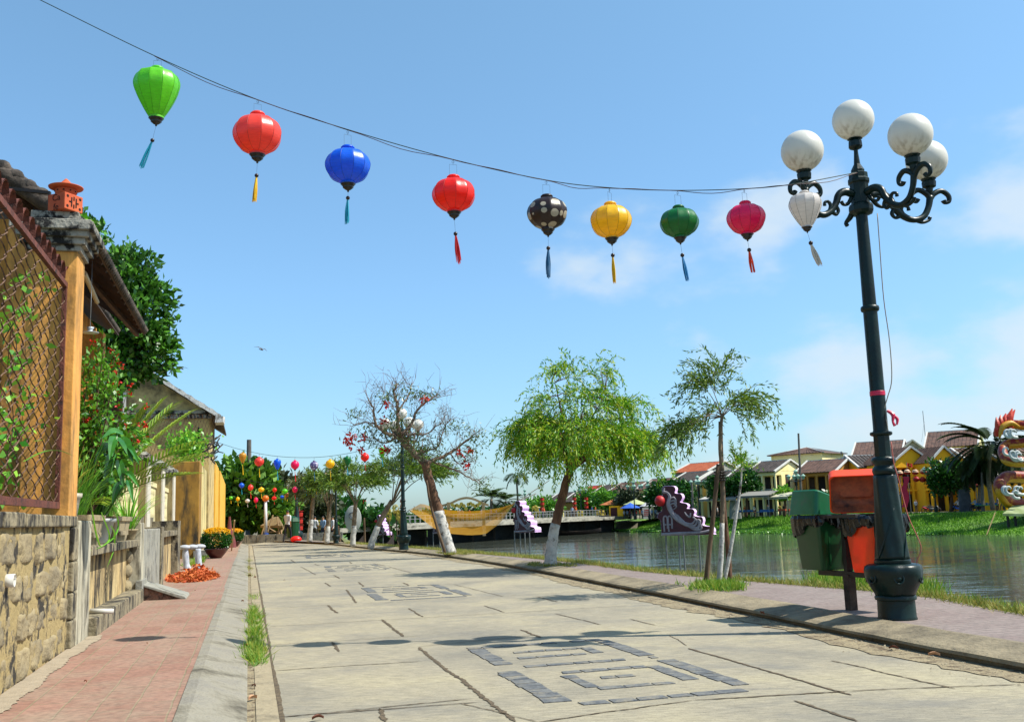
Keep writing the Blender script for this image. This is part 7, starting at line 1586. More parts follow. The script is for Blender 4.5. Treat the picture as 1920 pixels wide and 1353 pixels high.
def rows_roof(mb, a, b_, c, d_, t=.12):     # roof slab through four corners (eave a-b, ridge d-c)
    V = [Vector(v) for v in (a, b_, c, d_)]; n = (V[1]-V[0]).cross(V[3]-V[0]).normalized()
    if n.z < 0: n = -n
    mb.add(V+[v+n*t for v in V], [(0, 1, 2, 3), (7, 6, 5, 4), (0, 4, 5, 1), (1, 5, 6, 2), (2, 6, 7, 3), (3, 7, 4, 0)])
    L_ = (V[1]-V[0]).length; k = max(2, int(L_/.55))
    for i in range(k+1): p = V[0].lerp(V[1], i/k)+n*(t+.02); q = V[3].lerp(V[2], i/k)+n*(t+.02); mb.tube([p, q], .075, 4)
def house(label, x, D, a, w, dp, h, rise, axis, wm, rm, name='house', zb=None, storeys=2, balcony=False, cols=0, trim=True, wins=(), side=(), roofo=.5, ground='open', grp=None, hip=False):
    """local x along the facade, y into the house; x = photo column of the facade centre"""
    zb = FZ if zb is None else zb; c = at(x, 950, D); W = thing(name, label, 'house', (c.x, c.y, zb), a, grp); H_ = h-zb; Lk = lambda nm, mb, m, p=W, **k: link(nm, mb, m, p, local=True, **k)
    mb = MB(); fy = 1.5 if (balcony or cols) else 0; g0 = 2.9
    if fy:
        mb.box((0, (dp+fy)/2, H_/2), (w-.04, dp-fy, H_)); mb.box((0, fy/2, H_-.3), (w, fy, .6)); mb.box((0, fy/2, g0+.1), (w, fy+.06, .24))
    else: mb.box((0, dp/2, H_/2), (w, dp, H_))
    if axis == 'y': mb.add([(-w/2, 0, H_), (w/2, 0, H_), (0, 0, H_+rise), (-w/2, dp, H_), (w/2, dp, H_), (0, dp, H_+rise)], [(0, 1, 2), (5, 4, 3), (0, 2, 5, 3), (2, 1, 4, 5)])
    elif not hip: mb.add([(-w/2, 0, H_), (-w/2, dp, H_), (-w/2, dp/2, H_+rise), (w/2, 0, H_), (w/2, dp, H_), (w/2, dp/2, H_+rise)], [(0, 2, 1), (3, 4, 5), (0, 3, 5, 2), (1, 2, 5, 4)])
    Lk('wall', mb, wm)
    o = roofo; mb = MB(); k = rise/(w/2 if axis == 'y' else dp/2); dz = .06
    if axis == 'y':
        for s_ in (-1, 1): rows_roof(mb, (s_*(w/2+o), -.25, H_-o*k+dz), (s_*(w/2+o), dp+.2, H_-o*k+dz), (0, dp+.2, H_+rise+dz), (0, -.25, H_+rise+dz))
    elif hip:
        e = dp/2
        rows_roof(mb, (-w/2-o, -o, H_-o*k+dz), (w/2+o, -o, H_-o*k+dz), (w/2-e, dp/2, H_+rise+dz), (-w/2+e, dp/2, H_+rise+dz)); rows_roof(mb, (-w/2-o, dp+o, H_-o*k+dz), (w/2+o, dp+o, H_-o*k+dz), (w/2-e, dp/2, H_+rise+dz), (-w/2+e, dp/2, H_+rise+dz))
        for s_ in (-1, 1): mb.add([(s_*(w/2+o), -o, H_-o*k+dz), (s_*(w/2+o), dp+o, H_-o*k+dz), (s_*(w/2-e), dp/2, H_+rise+dz)], [(0, 1, 2)])
    else:
        rows_roof(mb, (-w/2-.2, -o, H_-o*k+dz), (w/2+.2, -o, H_-o*k+dz), (w/2+.2, dp/2, H_+rise+dz), (-w/2-.2, dp/2, H_+rise+dz)); rows_roof(mb, (-w/2-.2, dp+o, H_-o*k+dz), (w/2+.2, dp+o, H_-o*k+dz), (w/2+.2, dp/2, H_+rise+dz), (-w/2-.2, dp/2, H_+rise+dz))
    rf = Lk('roof', mb, rm)
    if trim:
        mb = MB(); ts = .17
        if axis == 'y':
            for s_ in (-1, 1): mb.tube([(s_*(w/2+o), -.3, H_-o*k+.12), (0, -.3, H_+rise+.18)], ts, 4)
        elif not hip:
            for sx in (-1, 1):
                for yy in (-o, dp+o): mb.tube([(sx*(w/2+.2), yy, H_-o*k+.14), (sx*(w/2+.2), dp/2, H_+rise+.2)], ts, 4)
            mb.tube([(-w/2-.2, dp/2, H_+rise+.16), (w/2+.2, dp/2, H_+rise+.16)], ts*.8, 4)
        else:
            e = dp/2
            for sx in (-1, 1):
                for yy in (-o, dp+o): mb.tube([(sx*(w/2+o), yy, H_-o*k+.14), (sx*(w/2-e), dp/2, H_+rise+.18)], ts*.8, 4)
            mb.tube([(-w/2+e, dp/2, H_+rise+.16), (w/2-e, dp/2, H_+rise+.16)], ts, 4)
        Lk('ridge_trim', mb, M_WW, rf)
    if fy:
        n = max(2, cols or 3); cm = M_WW if wm in (M_WG,) else wm
        for i in range(n): mb = MB(); xx = -w/2+.15+(w-.3)*i/(n-1); mb.box((xx, .12, (g0+H_-.6)/2), (.26, .24, H_-.6-g0)); mb.box((xx, .12, g0/2), (.3, .28, g0)); Lk('column', mb, cm)
        if balcony:
            mb = MB(); mb.box((0, .06, g0+1.05), (w-.1, .07, .08)); mb.box((0, .06, g0+.35), (w-.1, .05, .06)); i = -w/2+.3
            while i < w/2-.2: mb.box((i, .06, g0+.65), (.05, .05, .75)); i += .28
            Lk('balcony_rail', mb, M_WW if wm is not M_WY else M_WY)
        q = (w-.6)/3
        for i in range(3):
            for z0, z1 in ((.1, 2.5), (g0+.3, H_-.75)):
                if z1-z0 > .8: mb = MB(); mb.box((-q+i*q, fy-.02, (z0+z1)/2), (q*.72, .06, z1-z0)); Lk('doorway', mb, M_DARK if (i+int(z0)) % 2 == 0 else M_SHUT)
    for wx, wz, ww, wh in wins:
        mb = MB(); mb.box((wx, -.02, wz), (ww, .08, wh)); f = Lk('window', mb, M_SHUT); mb = MB(); mb.box((wx, -.05, wz+wh/2+.06), (ww+.2, .14, .08)); mb.box((wx, -.05, wz-wh/2-.05), (ww+.2, .14, .07)); Lk('window_trim', mb, M_WW, f)
    for sx, wy, wz, ww, wh in side:
        mb = MB(); mb.box((sx*w/2, wy, wz), (.08, ww, wh)); Lk('window', mb, M_SHUT)
    return W
def zpx(y, x, D): return at(x, y, D).z
A50 = R(-50); A20 = R(-22)
# right-hand yellow two-gabled house and its neighbours
def hp(label, x, D, a, wpx, dp, ye, yr, axis, wm, rm, **k):
    f = abs(math.cos(math.atan2((x-960), FPX)-0+ -a)) if False else 1
    view = math.atan2((x-960)/FPX, 1); fs = abs(math.cos(a+view)); w = wpx/FPX*D/max(.35, fs); h = zpx(ye, x, D); r = zpx(yr, x, D)-h; return house(label, x, D, a, w, dp, h, r, axis, wm, rm, **k)
GH = 'old town houses on the far bank'
hp('bright yellow house front with a white edged gable and balcony, right of the lamp', 1716, 139, R(9), 68, 8, 867, 839, 'y', M_WY, M_RT, balcony=True, cols=3, grp=GH, roofo=.15)
hp('bright yellow house with a narrower white edged gable, behind the dark tree', 1778, 136, R(9), 52, 8, 866, 838, 'y', M_WY, M_RT, balcony=True, cols=3, grp=GH, roofo=.15)
hp('yellow house with a low brown roof half hidden by the lamp post', 1650, 146, R(5), 62, 8, 874, 852, 'x', M_WY, M_RTD, balcony=True, cols=3, grp=GH)
hp('tall house with a big brown hipped roof behind the yellow gables', 1795, 160, R(-30), 88, 9, 833, 806, 'x', M_WC, M_RT, grp=GH, roofo=.9, wins=[(-2, 7, .8, 1.2), (1.5, 7, .8, 1.2)])
hp('grey gabled house with a small window behind the yellow gables', 1722, 158, R(-16), 44, 9, 845, 826, 'y', M_WG, M_RT, grp=GH, wins=[(0, 9.2, .9, .8)])
hp('grey house with a long brown roof left of the lamp post, behind', 1652, 160, R(-28), 84, 10, 853, 826, 'x', M_WG, M_RT, grp=GH)
hp('house with an orange brown roof and yellow front beside the palms', 1862, 134, R(9), 58, 8, 866, 838, 'x', M_WY, M_RT, wins=[(-1.4, 4.2, .9, 1.5), (1.4, 4.2, .9, 1.5)], grp=GH)
hp('yellow house at the right edge behind the dragon', 1925, 128, R(9), 66, 8, 862, 835, 'x', M_WY, M_RT, balcony=True, cols=3, grp=GH)
hp('ochre house with arcaded upper floor left of the bins', 1535, 149, R(-48), 70, 7, 884, 863, 'x', M_WO, M_RT, balcony=False, cols=5, grp=GH)
hp('low house with a white gable edge above the orange bin', 1590, 150, R(-30), 60, 7, 880, 862, 'x', M_WC, M_RT, cols=4, grp=GH)
hp('tall cream house with a hipped brown roof rising behind the balcony house', 1500, 168, R(-40), 92, 9, 851, 839, 'x', M_WC, M_RT, hip=True, grp=GH, wins=[(-3, 8.2, 1.2, 1.0)], side=[(1, 4, 8.4, 3, .8)])
hp('grey fronted balcony house with a dark roof and yellow side wall', 1432, 152, A50, 50, 7.5, 884, 865, 'x', M_WC, M_RTD, balcony=True, cols=3, grp=GH, side=[(1, 3, 5.2, 1.0, 1.9), (1, 5.2, 5.2, .9, 1.5)])
hp('house with white stepped gable edges right of the slender tree', 1392, 160, A50, 40, 8, 892, 869, 'x', M_WC, M_RTD, balcony=True, cols=3, grp=GH)
hp('house with a bright orange roof above the nearest carved panel', 1300, 178, A50, 62, 9, 884, 868, 'x', M_WG, M_RTO, grp=GH, wins=[(0, 6.6, 1, 1)])
hp('yellow gabled house with a dark roof behind the trees, right one', 1335, 165, A50, 40, 8, 902, 884, 'x', M_WC, M_RTD, grp=GH, cols=3)
hp('yellow gabled house with a dark roof behind the trees, left one', 1285, 170, A50, 44, 8, 902, 886, 'x', M_WC, M_RTD, grp=GH, cols=3)
hp('house with a wide brown roof seen under the big tree crown, right of its trunk', 1222, 183, A50, 54, 9, 917, 898, 'x', M_WC, M_RT, grp=GH, cols=3)
hp('house with a grey brown roof above the orange awning', 1165, 188, A50, 56, 9, 924, 905, 'x', M_WC, M_RT, grp=GH, cols=3)
hp('cream gabled house in the middle of the far row', 1122, 196, R(-48), 26, 9, 926, 910, 'x', M_WC, M_RTD, grp=GH)
hp('small house with a bright red roof just right of the trunk', 1092, 200, R(-48), 24, 9, 930, 912, 'x', M_WC, mat('roof_red', hx('a32a20'), hx('b83a2c'), scale=1, rough=.9), grp=GH)
for i, x in enumerate((1066, 1047, 1030, 1014, 1000, 985)):
    hp('narrow house with a slanting dark roof and white gable edge, %s from the trunk leftwards' % ords[i], x, 205+i*8, R(-46), 17, 9, 940+i*1.5, 921+i*3, 'x', M_WC if i % 2 else M_WO, M_RTD, grp=GH)
# awnings and umbrellas along the quay
def awning(label, x, D, w, d_, z, a, m, grp='awnings along the far quay'):
    c = at(x, 950, D); W = thing('awning', label, 'awning', (c.x, c.y, FZ), a, grp); mb = MB(); mb.add([(-w/2, 0, z), (w/2, 0, z), (w/2, d_, z+.6), (-w/2, d_, z+.6), (-w/2, 0, z-.25), (w/2, 0, z-.25)], [(0, 1, 2, 3), (4, 5, 1, 0)]); mb.V += [v+Vector((0, 0, .05)) for v in mb.V]; mb.F += [[i+6 for i in f] for f in mb.F]; mb.I += [0, 0]; link('canopy', mb, m, W, local=True, fix=False)
    for sx in (-1, 1): mb = MB(); mb.tube([(sx*w*.48, .1, 0), (sx*w*.48, .1, z)], .05, 5); link('pole', mb, M_POLE, W, local=True)
awning('long grey cloth awning of the market stall below the balcony house', 1412, 143, 5.5, 2.5, 3.0, A50, mat('awn_grey', hx('8f8d84'), rough=.9)); awning('pale awning right of the long grey one', 1455, 141, 4, 2.5, 2.7, A50, mat('awn_cream', hx('c9c5a8'), rough=.9)); awning('red awning at the foot of the yellow house by the palms', 1822, 126, 3, 2, 3.2, R(-20), mat('awn_red', hx('8a2a26'), rough=.9)); awning('long white awning behind the slender tree', 1345, 150, 7, 2.5, 2.8, A50, mat('awn_white', hx('c4c2ba'), rough=.9)); awning('purple red awning at the right between the palms', 1862, 122, 3.5, 2.2, 3.6, R(-20), mat('awn_purple', hx('5a1830'), rough=.9))
def umb(label, x, D, r, z, m):
    c = at(x, 950, D); W = thing('parasol', label, 'parasol', (c.x, c.y, FZ), 0, 'market parasols on the far quay'); mb = MB(); mb.lathe([(r, z), (r*.98, z+.06), (.08, z+.9), (.01, z+.95)], 8); link('canopy', mb, m, W, local=True); mb = MB(); mb.tube([(0, 0, 0), (0, 0, z+.9)], .05, 5); link('pole', mb, M_POLE, W, local=True)
umb('orange peaked parasol by the end of the bridge', 1149, 178, 2.4, 2.6, mat('par_orange', hx('c8743a'), rough=.9)); umb('pale green peaked parasol beside the crowd', 1192, 174, 2.2, 2.5, mat('par_green', hx('b9c48a'), rough=.9)); umb('blue low parasol above the crowd', 1182, 172, 1.8, 1.9, mat('par_blue', hx('2a62c8'), rough=.9)); umb('white parasol right of the crowd', 1216, 172, 1.6, 2.1, mat('par_white', hx('cfcfcf'), rough=.9)); umb('orange parasol behind the orange litter bin', 1637, 132, 1.7, 2.6, mat('par_orange2', hx('d0502a'), rough=.9))
# kiosk, banner, stalls
W = thing('kiosk', 'little yellow kiosk with a dark red opening at the end of the bridge', 'kiosk', (at(1158, 960, 176).x, 176, FZ), R(-20)); mb = MB(); mb.box((0, 0, 1.2), (2.4, 2, 2.4)); link('wall', mb, M_WY, W, local=True); mb = MB(); mb.box((-.4, -1.02, 1.3), (1.2, .08, 1.6)); link('opening', mb, mat('dark_red', hx('4a1010')), W, local=True)
W = thing('signboard', 'white signboard with red lines standing beside the crowd', 'sign', (at(1213, 960, 170).x, 170, FZ), R(5)); mb = MB(); mb.box((0, 0, .95), (1.5, .1, 1.9)); b_ = link('board', mb, M_WW, W, local=True); mb = MB()
for k in range(4): mb.box((-.05*k, -.06, 1.5-.3*k), (.9, .02, .12))
link('writing', mb, M_REDL, b_, local=True)
def stall(label, x, D, a, m, w=2.4):
    c = at(x, 955, D); W = thing('market_stall', label, 'stall', (c.x, c.y, FZ), a, 'market stalls on the far quay'); mb = MB(); mb.box((0, 0, .75), (w, 1.1, .08)); link('table_top', mb, m, W, local=True)
    for sx in (-1, 1):
        for sy in (-1, 1): mb = MB(); mb.box((sx*(w/2-.1), sy*.45, .36), (.08, .08, .72)); link('leg', mb, M_STAKE, W, local=True)
    mb = MB(); rng = random.Random(int(x))
    for k in range(7): mb.box((-w/2+.25+k*(w-.4)/6, rng.uniform(-.3, .3), .79+.12), (.26, .3, rng.uniform(.18, .34)))
    link('wares', mb, mat('wares_%d' % (int(x) % 3), [hx('b8502a'), hx('d8d0b8'), hx('3a6a9a')][int(x) % 3], rough=.9), W, local=True)
stall('market stall table with white wares under the grey awning', 1400, 145, A50, M_STAKE); stall('market stall table with blue boxes right of the stone', 1436, 142, A50, mat('blue_cover', hx('2f6cb0'), rough=.8)); stall('market stall table with mixed wares beside the yellow shop', 1470, 140, A50, M_STAKE); stall('market stall table with green cloth between the palms', 1850, 120, R(-30), mat('green_cover', hx('2f9a5c'), rough=.8)); stall('market stall table near the bridge end', 1240, 166, A50, M_STAKE)
# standing stones
def stele(label, x, D, w, h, m, rz=R(-20), top=.78):
    c = at(x, 955, D); mb = MB(); n = 9; rings = []
    for z, k in ((-.2, 1.05), (h*.3, 1.0), (h*.7, .9), (h*.93, .82), (h, top)): rings.append([Vector((p.x*k+random.uniform(-.04, .04), p.y*k, z)) for p in rrect(w, w*.35, w*.1, 0, n=2)])
    loft(mb, rings); o = link('standing_stone', mb, m, None); o.location = (c.x, c.y, FZ); o.rotation_euler = (0, 0, rz); tag(o, label, 'stone', 'standing stones on the far quay'); finish(o, False, .03)
random.seed(5); M_STEL = mat('stele_stone', hx('3f4348'), hx('5a5e62'), scale=2, rough=.85, bump=.6, bscale=8); stele('dark grey upright stone with a rounded top before the yellow house', 1811, 124, 1.45, 2.75, M_STEL); stele('rough pale grey standing stone behind the slender tree', 1378, 150, 1.7, 2.6, mat('rough_stone', hx('7f8380'), hx('a5a8a2'), scale=1.5, rough=.9, bump=.9, bscale=5), rz=R(10), top=.5)
# flag and red banner
W = thing('flag', 'small red flag with a yellow star before the yellow house', 'flag', at(1702, 955, 133)); mb = MB(); p = at(1700, 869, 133); mb.tube([Vector((p.x, p.y, FZ)), p+Vector((0, 0, .2))], .04, 5); link('pole', mb, M_POLE, W); mb = MB(); V = []
for i in range(7):
    for j in range(2): V.append(p+Vector((.06+i*.115, .06*math.sin(i*1.2), -.5*j+.1-.02*i)))
mb.add(V, [(i*2, i*2+1, i*2+3, i*2+2) for i in range(6)]); f = link('cloth', mb, mat('flag_red', hx('d01a10'), rough=.8, transl=.2), W, fix=False)
mb = MB(); c = p+Vector((.38, -.06, -.18)); st = [c+Vector((math.sin(k*math.pi/5)*(.14 if k % 2 == 0 else .055), 0, math.cos(k*math.pi/5)*(.14 if k % 2 == 0 else .055))) for k in range(10)]; mb.add(st+[v+Vector((0, -.01, 0)) for v in st], [tuple(range(10)), tuple(range(10, 20))]); link('star', mb, mat('star_yellow', hx('f0c020')), f)
W = thing('banner', 'tall magenta cloth banner beside the lamp post, before the yellow house', 'banner', at(1700, 958, 132)); mb = MB(); n = 12; A = [at(1692+3*math.sin(i*.9), 893+i*5.2, 132) for i in range(n)]; B = [at(1703+2*math.sin(i*.9+1), 893+i*5.2, 132) for i in range(n)]; mb.strip(A, B); mb.strip([a+Vector((0, .05, 0)) for a in A], [b2+Vector((0, .05, 0)) for b2 in B]); link('cloth', mb, mat('magenta_cloth', hx('b01048'), rough=.8, transl=.2), W, fix=False); mb = MB(); mb.tube([at(1689, 893, 132), at(1689, 960, 132)], .05, 5); link('pole', mb, M_POLE, W)
# rows of round lanterns before the yellow house
def row_lanterns(xs, ys, D, r, m, m2, lab, grp):
    for i, (x, y) in enumerate(zip(xs, ys)):
        c = at(x, y, D); mb = MB(); mb.sphere((0, 0, 0), r, 12, 8, sq=(1, 1, .8)); mb.lathe([(r*.4, r*.78), (r*.4, r*.95)], 8); o = link('lantern', mb, m, None, smooth=True); o.location = c; tag(o, lab % ords[i], 'lantern', grp)
        if m2: mb = MB(); mb.lathe([(r*1.02, .0), (r*.85, r*.5), (r*.4, r*.86)], 12); link('top', mb, m2, o, local=True)
row_lanterns([1718, 1730, 1742, 1754, 1767, 1779, 1792, 1804, 1817, 1830, 1844], [898, 899, 900, 901, 901, 901, 901, 899, 896, 893, 890], 128, .42, mat('lantern_r', hx('cf1a10'), rough=.5, transl=.3), None, 'red round lantern in the lower row before the yellow house, %s from the left', 'lower row of red lanterns before the yellow house')
row_lanterns([1687, 1701, 1716, 1731, 1746, 1764, 1796], [887, 885, 885, 884, 883, 881, 876], 130, .42, MATS['lantern_r'], mat('lantern_top', hx('e8c9a0'), rough=.6), 'pale topped red lantern in the upper row before the yellow house, %s from the left', 'upper row of pale topped lanterns')
for nm, pts in (('lower', [(1690, 895), (1742, 897), (1792, 898), (1850, 885)]), ('upper', [(1680, 884), (1731, 880), (1764, 877), (1800, 870)])): mb = MB(); mb.tube(smooth_path([at(x, y, 129) for x, y in pts], 6), .02, 4); solo('wire', mb, M_BLACKI, 'thin wire carrying the %s row of round lanterns over the quay' % nm, 'wire', at(pts[0][0], pts[0][1], 129))
# trees on the far bank
GTf = 'trees on the far bank'
def ft(label, x, y, rx, ry, D, n, m, seed, L=.8, **k): return clump_tree(label, (at(x, 955, D).x, D, FZ), [E1(x, y, D, rx, ry, rx*.7), E1(x-rx*.4, y+ry*.3, D, rx*.6, ry*.7, rx*.5), E1(x+rx*.4, y+ry*.2, D, rx*.6, ry*.7, rx*.5)], n, m, L, L*.5, seed, per=12, trunk=.22, group=GTf, **k)
ft('dark bushy tree before the yellow gabled house', 1782, 893, 40, 30, 127, 260, M_LFD, 61, .6); ft('dark round tree right of the slender tree', 1398, 905, 24, 20, 148, 170, M_LFD, 62, .6); ft('dark tree behind the slender tree stems', 1352, 912, 26, 22, 150, 150, M_LFD, 63, .6)
ft('tree behind the nearest carved panel', 1255, 925, 45, 24, 165, 240, M_LFD, 64, .8); ft('drooping dark tree under the big crown', 1180, 938, 26, 22, 176, 170, mat('leaf_olive_d', hx('23301a', .8), hx('4a5a30', .8), island=True, rough=.6), 65, .7); ft('green tree before the red roof', 1100, 938, 20, 18, 190, 120, M_LFM, 66, .8)
ft('green tree left of the big trunk on the far bank', 1020, 950, 36, 14, 198, 170, M_LFM, 67, .9); ft('low trees above the bridge, left of the pink panel', 975, 960, 34, 12, 205, 150, M_LFD, 68, .9); ft('tree beside the ochre shop', 1470, 925, 12, 12, 143, 50, M_LF, 69, .5); ft('bushy tree between the cream house and the kiosk', 1136, 940, 24, 18, 185, 130, M_LFM, 70, .8)
ft('tree behind the litter bins', 1570, 935, 30, 16, 140, 110, M_LFD, 75, .7); ft('dark trees left beyond the bridge, behind the second lamp', 745, 975, 60, 12, 235, 220, M_LFD, 71, 1.1); ft('dark trees beyond the bridge behind the yellow net', 860, 968, 70, 12, 240, 240, M_LFD, 72, 1.1); ft('dark trees beyond the bridge behind the bare tree foot', 800, 972, 50, 12, 240, 180, M_LFM, 73, 1.1); ft('bank trees beyond the bridge right of the net', 940, 968, 45, 14, 225, 180, M_LFD, 74, 1.0)
ft('distant dark trees left of the farthest lamp', 600, 975, 60, 18, 180, 200, M_LFD, 78, 1.2); ft('distant dark trees far left behind the bend', 480, 975, 90, 24, 200, 260, M_LFD, 79, 1.5)
# green lamps on the far quay
def quay_lamp(label, x, D, k=1.0):
    c = at(x, 955, D); W = thing('quay_lamp', label, 'street lamp', (c.x, c.y, FZ), 0, 'green lamps on the far quay', k); mb = MB(); mb.lathe([(.2, 0), (.22, .5), (.12, .7), (.09, 1.5), (.06, 5.0)], 10); mb.tube([(-.9, 0, 4.4), (0, 0, 4.2), (.9, 0, 4.4)], .05, 5); mb.tube([(0, -.9, 4.4), (0, 0, 4.2), (0, .9, 4.4)], .05, 5); link('pole', mb, M_IRON, W, local=True)
    for p in ((-.9, 0, 4.5), (.9, 0, 4.5), (0, -.9, 4.5), (0, .9, 4.5), (0, 0, 5.1)): mb = MB(); mb.lathe([(.1, 0), (.24, .35), (.33, .4), (.1, .6), (.02, .68)], 8, c=p); link('lantern_head', mb, mat('lamp_green_glass', hx('7fae98'), hx('a8c8b8'), scale=4, rough=.3), W, local=True)
for x, D, lab in ((1755, 128, 'green quay lamp in the dark tree before the yellow house'), (1497, 140, 'green quay lamp left of the green litter bin'), (1311, 152, 'green quay lamp right of the nearest carved panel'), (1190, 168, 'green quay lamp above the crowd'), (1090, 184, 'green quay lamp right of the big trunk'), (1217, 166, 'green quay lamp left of the nearest carved panel'), (985, 200, 'green quay lamp beyond the pink panel')): quay_lamp(lab, x, D, 1.12)
for x, yt, D, lab in ((1503, 812, 146, 'tall dark wooden utility pole left of the green bin'), (1299, 905, 150, 'grey utility pole behind the nearest carved panel'), (1843, 885, 120, 'grey pole between the palms')):
    a = at(x, 955, D); a.z = FZ; b_ = at(x-6 if x == 1503 else x-2, yt, D); W = thing('utility_pole', lab, 'pole', a, 0); mb = MB(); mb.tube([a, b_], [.2, .14], 7); link('shaft', mb, MATS['grey_pole'], W)
mb = MB(); mb.tube([at(1736, 828, 165), at(1730, 770, 165)], .05, 5); mb.tube([at(1733, 790, 165), at(1728, 828, 166)], .015, 4); solo('mast', mb, M_POLE, 'thin radio mast above the brown roofs', 'mast', at(1736, 828, 165))
mb = MB(); mb.tube([at(1577, 862, 152), at(1577, 850, 152)], .05, 5); mb.sphere(at(1578, 848, 152), .2, 8, 6); solo('roof_lamp', mb, M_POLE, 'small roof light above the orange bin', 'lamp', at(1577, 862, 152))
# crowd and riders
GP = 'people on the far quay'
for i, x in enumerate([1164, 1170, 1176, 1181, 1187, 1193, 1199, 1204, 1222, 1229]):
    D = 174-i*.6; c = rngq.choice(['blue', 'white', 'black', 'orange', 'pale blue', 'red']); p = at(x, 955, D+rngq.uniform(-2, 2)); p.z = FZ; person('person in a %s shirt at the bridge end, %s from the left' % (c, ords[i]), p, rngq.uniform(0, 6), c, rngq.choice(['stand', 'walk']), i % 4, GP)
for i, (x, c, k_) in enumerate([(1397, 'orange', 'stand'), (1440, 'grey', 'stand'), (1462, 'yellow', 'stand'), (1470, 'black', 'walk'), (1487, 'pale blue', 'stand'), (1414, 'white', 'stand'), (1718, 'white', 'stand'), (1862, 'blue', 'stand'), (1872, 'grey', 'stand'), (1880, 'white', 'walk'), (1345, 'white', 'stand'), (1262, 'blue', 'walk')]):
    D = Dp(x)-5; p = at(x, 955, D); p.z = FZ; person('person in a %s shirt by the stalls of the far quay, %s listed from the market towards the palms' % (c, ords[i]) if False else 'person in a %s shirt %s' % (c, ['beside the rough stone', 'right of the blue boxes', 'by the yellow shop', 'walking by the yellow shop', 'left of the green litter bin', 'under the grey awning', 'at the foot of the magenta banner', 'between the palms', 'beside the palm trunk', 'walking before the dragon', 'behind the slender tree', 'walking behind the carved panel'][i]), p, rngq.uniform(0, 6), c, k_, i % 4, GP)
def bike(label, x, D, rz, m):
    c = at(x, 955, D); W = thing('motorbike', label, 'motorbike', (c.x, c.y, FZ), rz, 'motorbikes on the far quay')
    for q in (-.62, .62):
        mb = MB(); mb.tube([(q+.27*math.cos(a), 0, .3+.27*math.sin(a)) for a in np.linspace(0, 6.283, 17)], .055, 6, cap=False); mb.lathe([(.05, -.03), (.05, .03)], 8, c=(0, 0, 0), M=Matrix.Translation((q, 0, .3)) @ Matrix.Rotation(R(90), 4, 'X')); link('wheel', mb, M_BLACKI, W, local=True)
    mb = MB(); mb.tube(smooth_path([(.62, 0, .35), (.5, 0, .75), (.3, 0, .55), (0, 0, .45), (-.3, 0, .55), (-.7, 0, .72)], 4), [.06, .1, .09, .14, .15, .07], 8); link('body', mb, m, W, local=True, smooth=True); mb = MB(); mb.tube(smooth_path([(.1, 0, .7), (-.2, 0, .76), (-.6, 0, .8)], 4), [.07, .11, .07], 8); link('seat', mb, M_BLACKI, W, local=True, smooth=True); mb = MB(); mb.tube([(.38, -.32, 1.0), (.42, 0, .95), (.38, .32, 1.0)], .025, 5); mb.tube([(.42, 0, .95), (.6, 0, .3)], .035, 5); link('handlebar', mb, M_POLE, W, local=True)
    return W, c
W, c = bike('dark motorbike parked before the yellow house, left one', 1738, 131, R(20), M_REDL); W, c = bike('silver motorbike parked before the yellow house, right one', 1750, 130, R(-15), M_POLE)
W, c = bike('motorbike under the rider in white, right of the dark stone', 1830, 122, R(-60), M_BLACKI); person('rider in a white shirt on a motorbike right of the dark stone', Vector((c.x, c.y, FZ-.1)), R(-150), 'pale blue', 'sit', 0, GP)
W, c = bike('motorbike under the rider left of the dark stone', 1797, 126, R(-60), mat('bike_blue', hx('2a5ab0'), rough=.4)); person('rider in a white shirt on a motorbike left of the dark stone', Vector((c.x, c.y, FZ-.1)), R(-150), 'white', 'sit', 1, GP)
# far bank grass
rg = np.random.default_rng(5); n = 60000
FWa = np.array([tuple(p) for p in resample(FW, 400)]); idx = rg.integers(0, 400, n); tt = rg.uniform(-.5, 14.5, n); P_ = FWa[idx]+np.outer(tt, np.array([.78, .62, 0])); P_[:, 2] = WZ+np.interp(tt, [-6, 0, 2.5, 7, 11, 13, 14, 60], [-1.5, 0, .35, 1.2, 1.8, 2.0, FZ-WZ, FZ-WZ])-.03
D_ = rg.normal(size=(n, 3))*.4; D_[:, 2] = 1; patch = (np.sin(P_[:, 0]*.21)+np.sin(P_[:, 1]*.17+1)+np.sin(P_[:, 0]*.5+P_[:, 1]*.4)); L_ = np.clip(.32+.12*patch, .12, .8)*rg.uniform(.5, 1.2, n)
V, F = leaf_arrays(P_, D_, L_, .10, rg, .1); o = mesh_np('grass', V, F, mat('far_grass', hx('3f7a12', .85), hx('86b92a', .85), island=True, rough=.7, transl=.25)); o['kind'] = 'stuff'; o['label'] = 'bright green grass covering the far river bank'
n = 16000; idx = rg.integers(120, 400, n); tt = rg.uniform(-2.2, 2.0, n)*np.clip(rg.random(n)+.3, 0, 1); P_ = FWa[idx]+np.outer(tt, np.array([.78, .62, 0])); P_[:, 2] = WZ+.12+np.maximum(0, tt)*.14
V, F = leaf_arrays(P_, rg.normal(size=(n, 3))+[0, 0, .3], .28, .2, rg, .1); o = mesh_np('water_hyacinth', V, F, mat('hyacinth', hx('2f6a14', .85), hx('7fb83a', .85), island=True, rough=.4, transl=.2)); o['kind'] = 'stuff'; o['label'] = 'floating water plants along the far bank'
mb = MB(); mb.tube([at(1850, 1002, 95), at(1866, 960, 97)], .045, 5); solo('stake', mb, mat('bamboo', hx('8a7048')), 'thin pale bamboo stick slanting out of the far bank', 'stick', at(1850, 1002, 95))
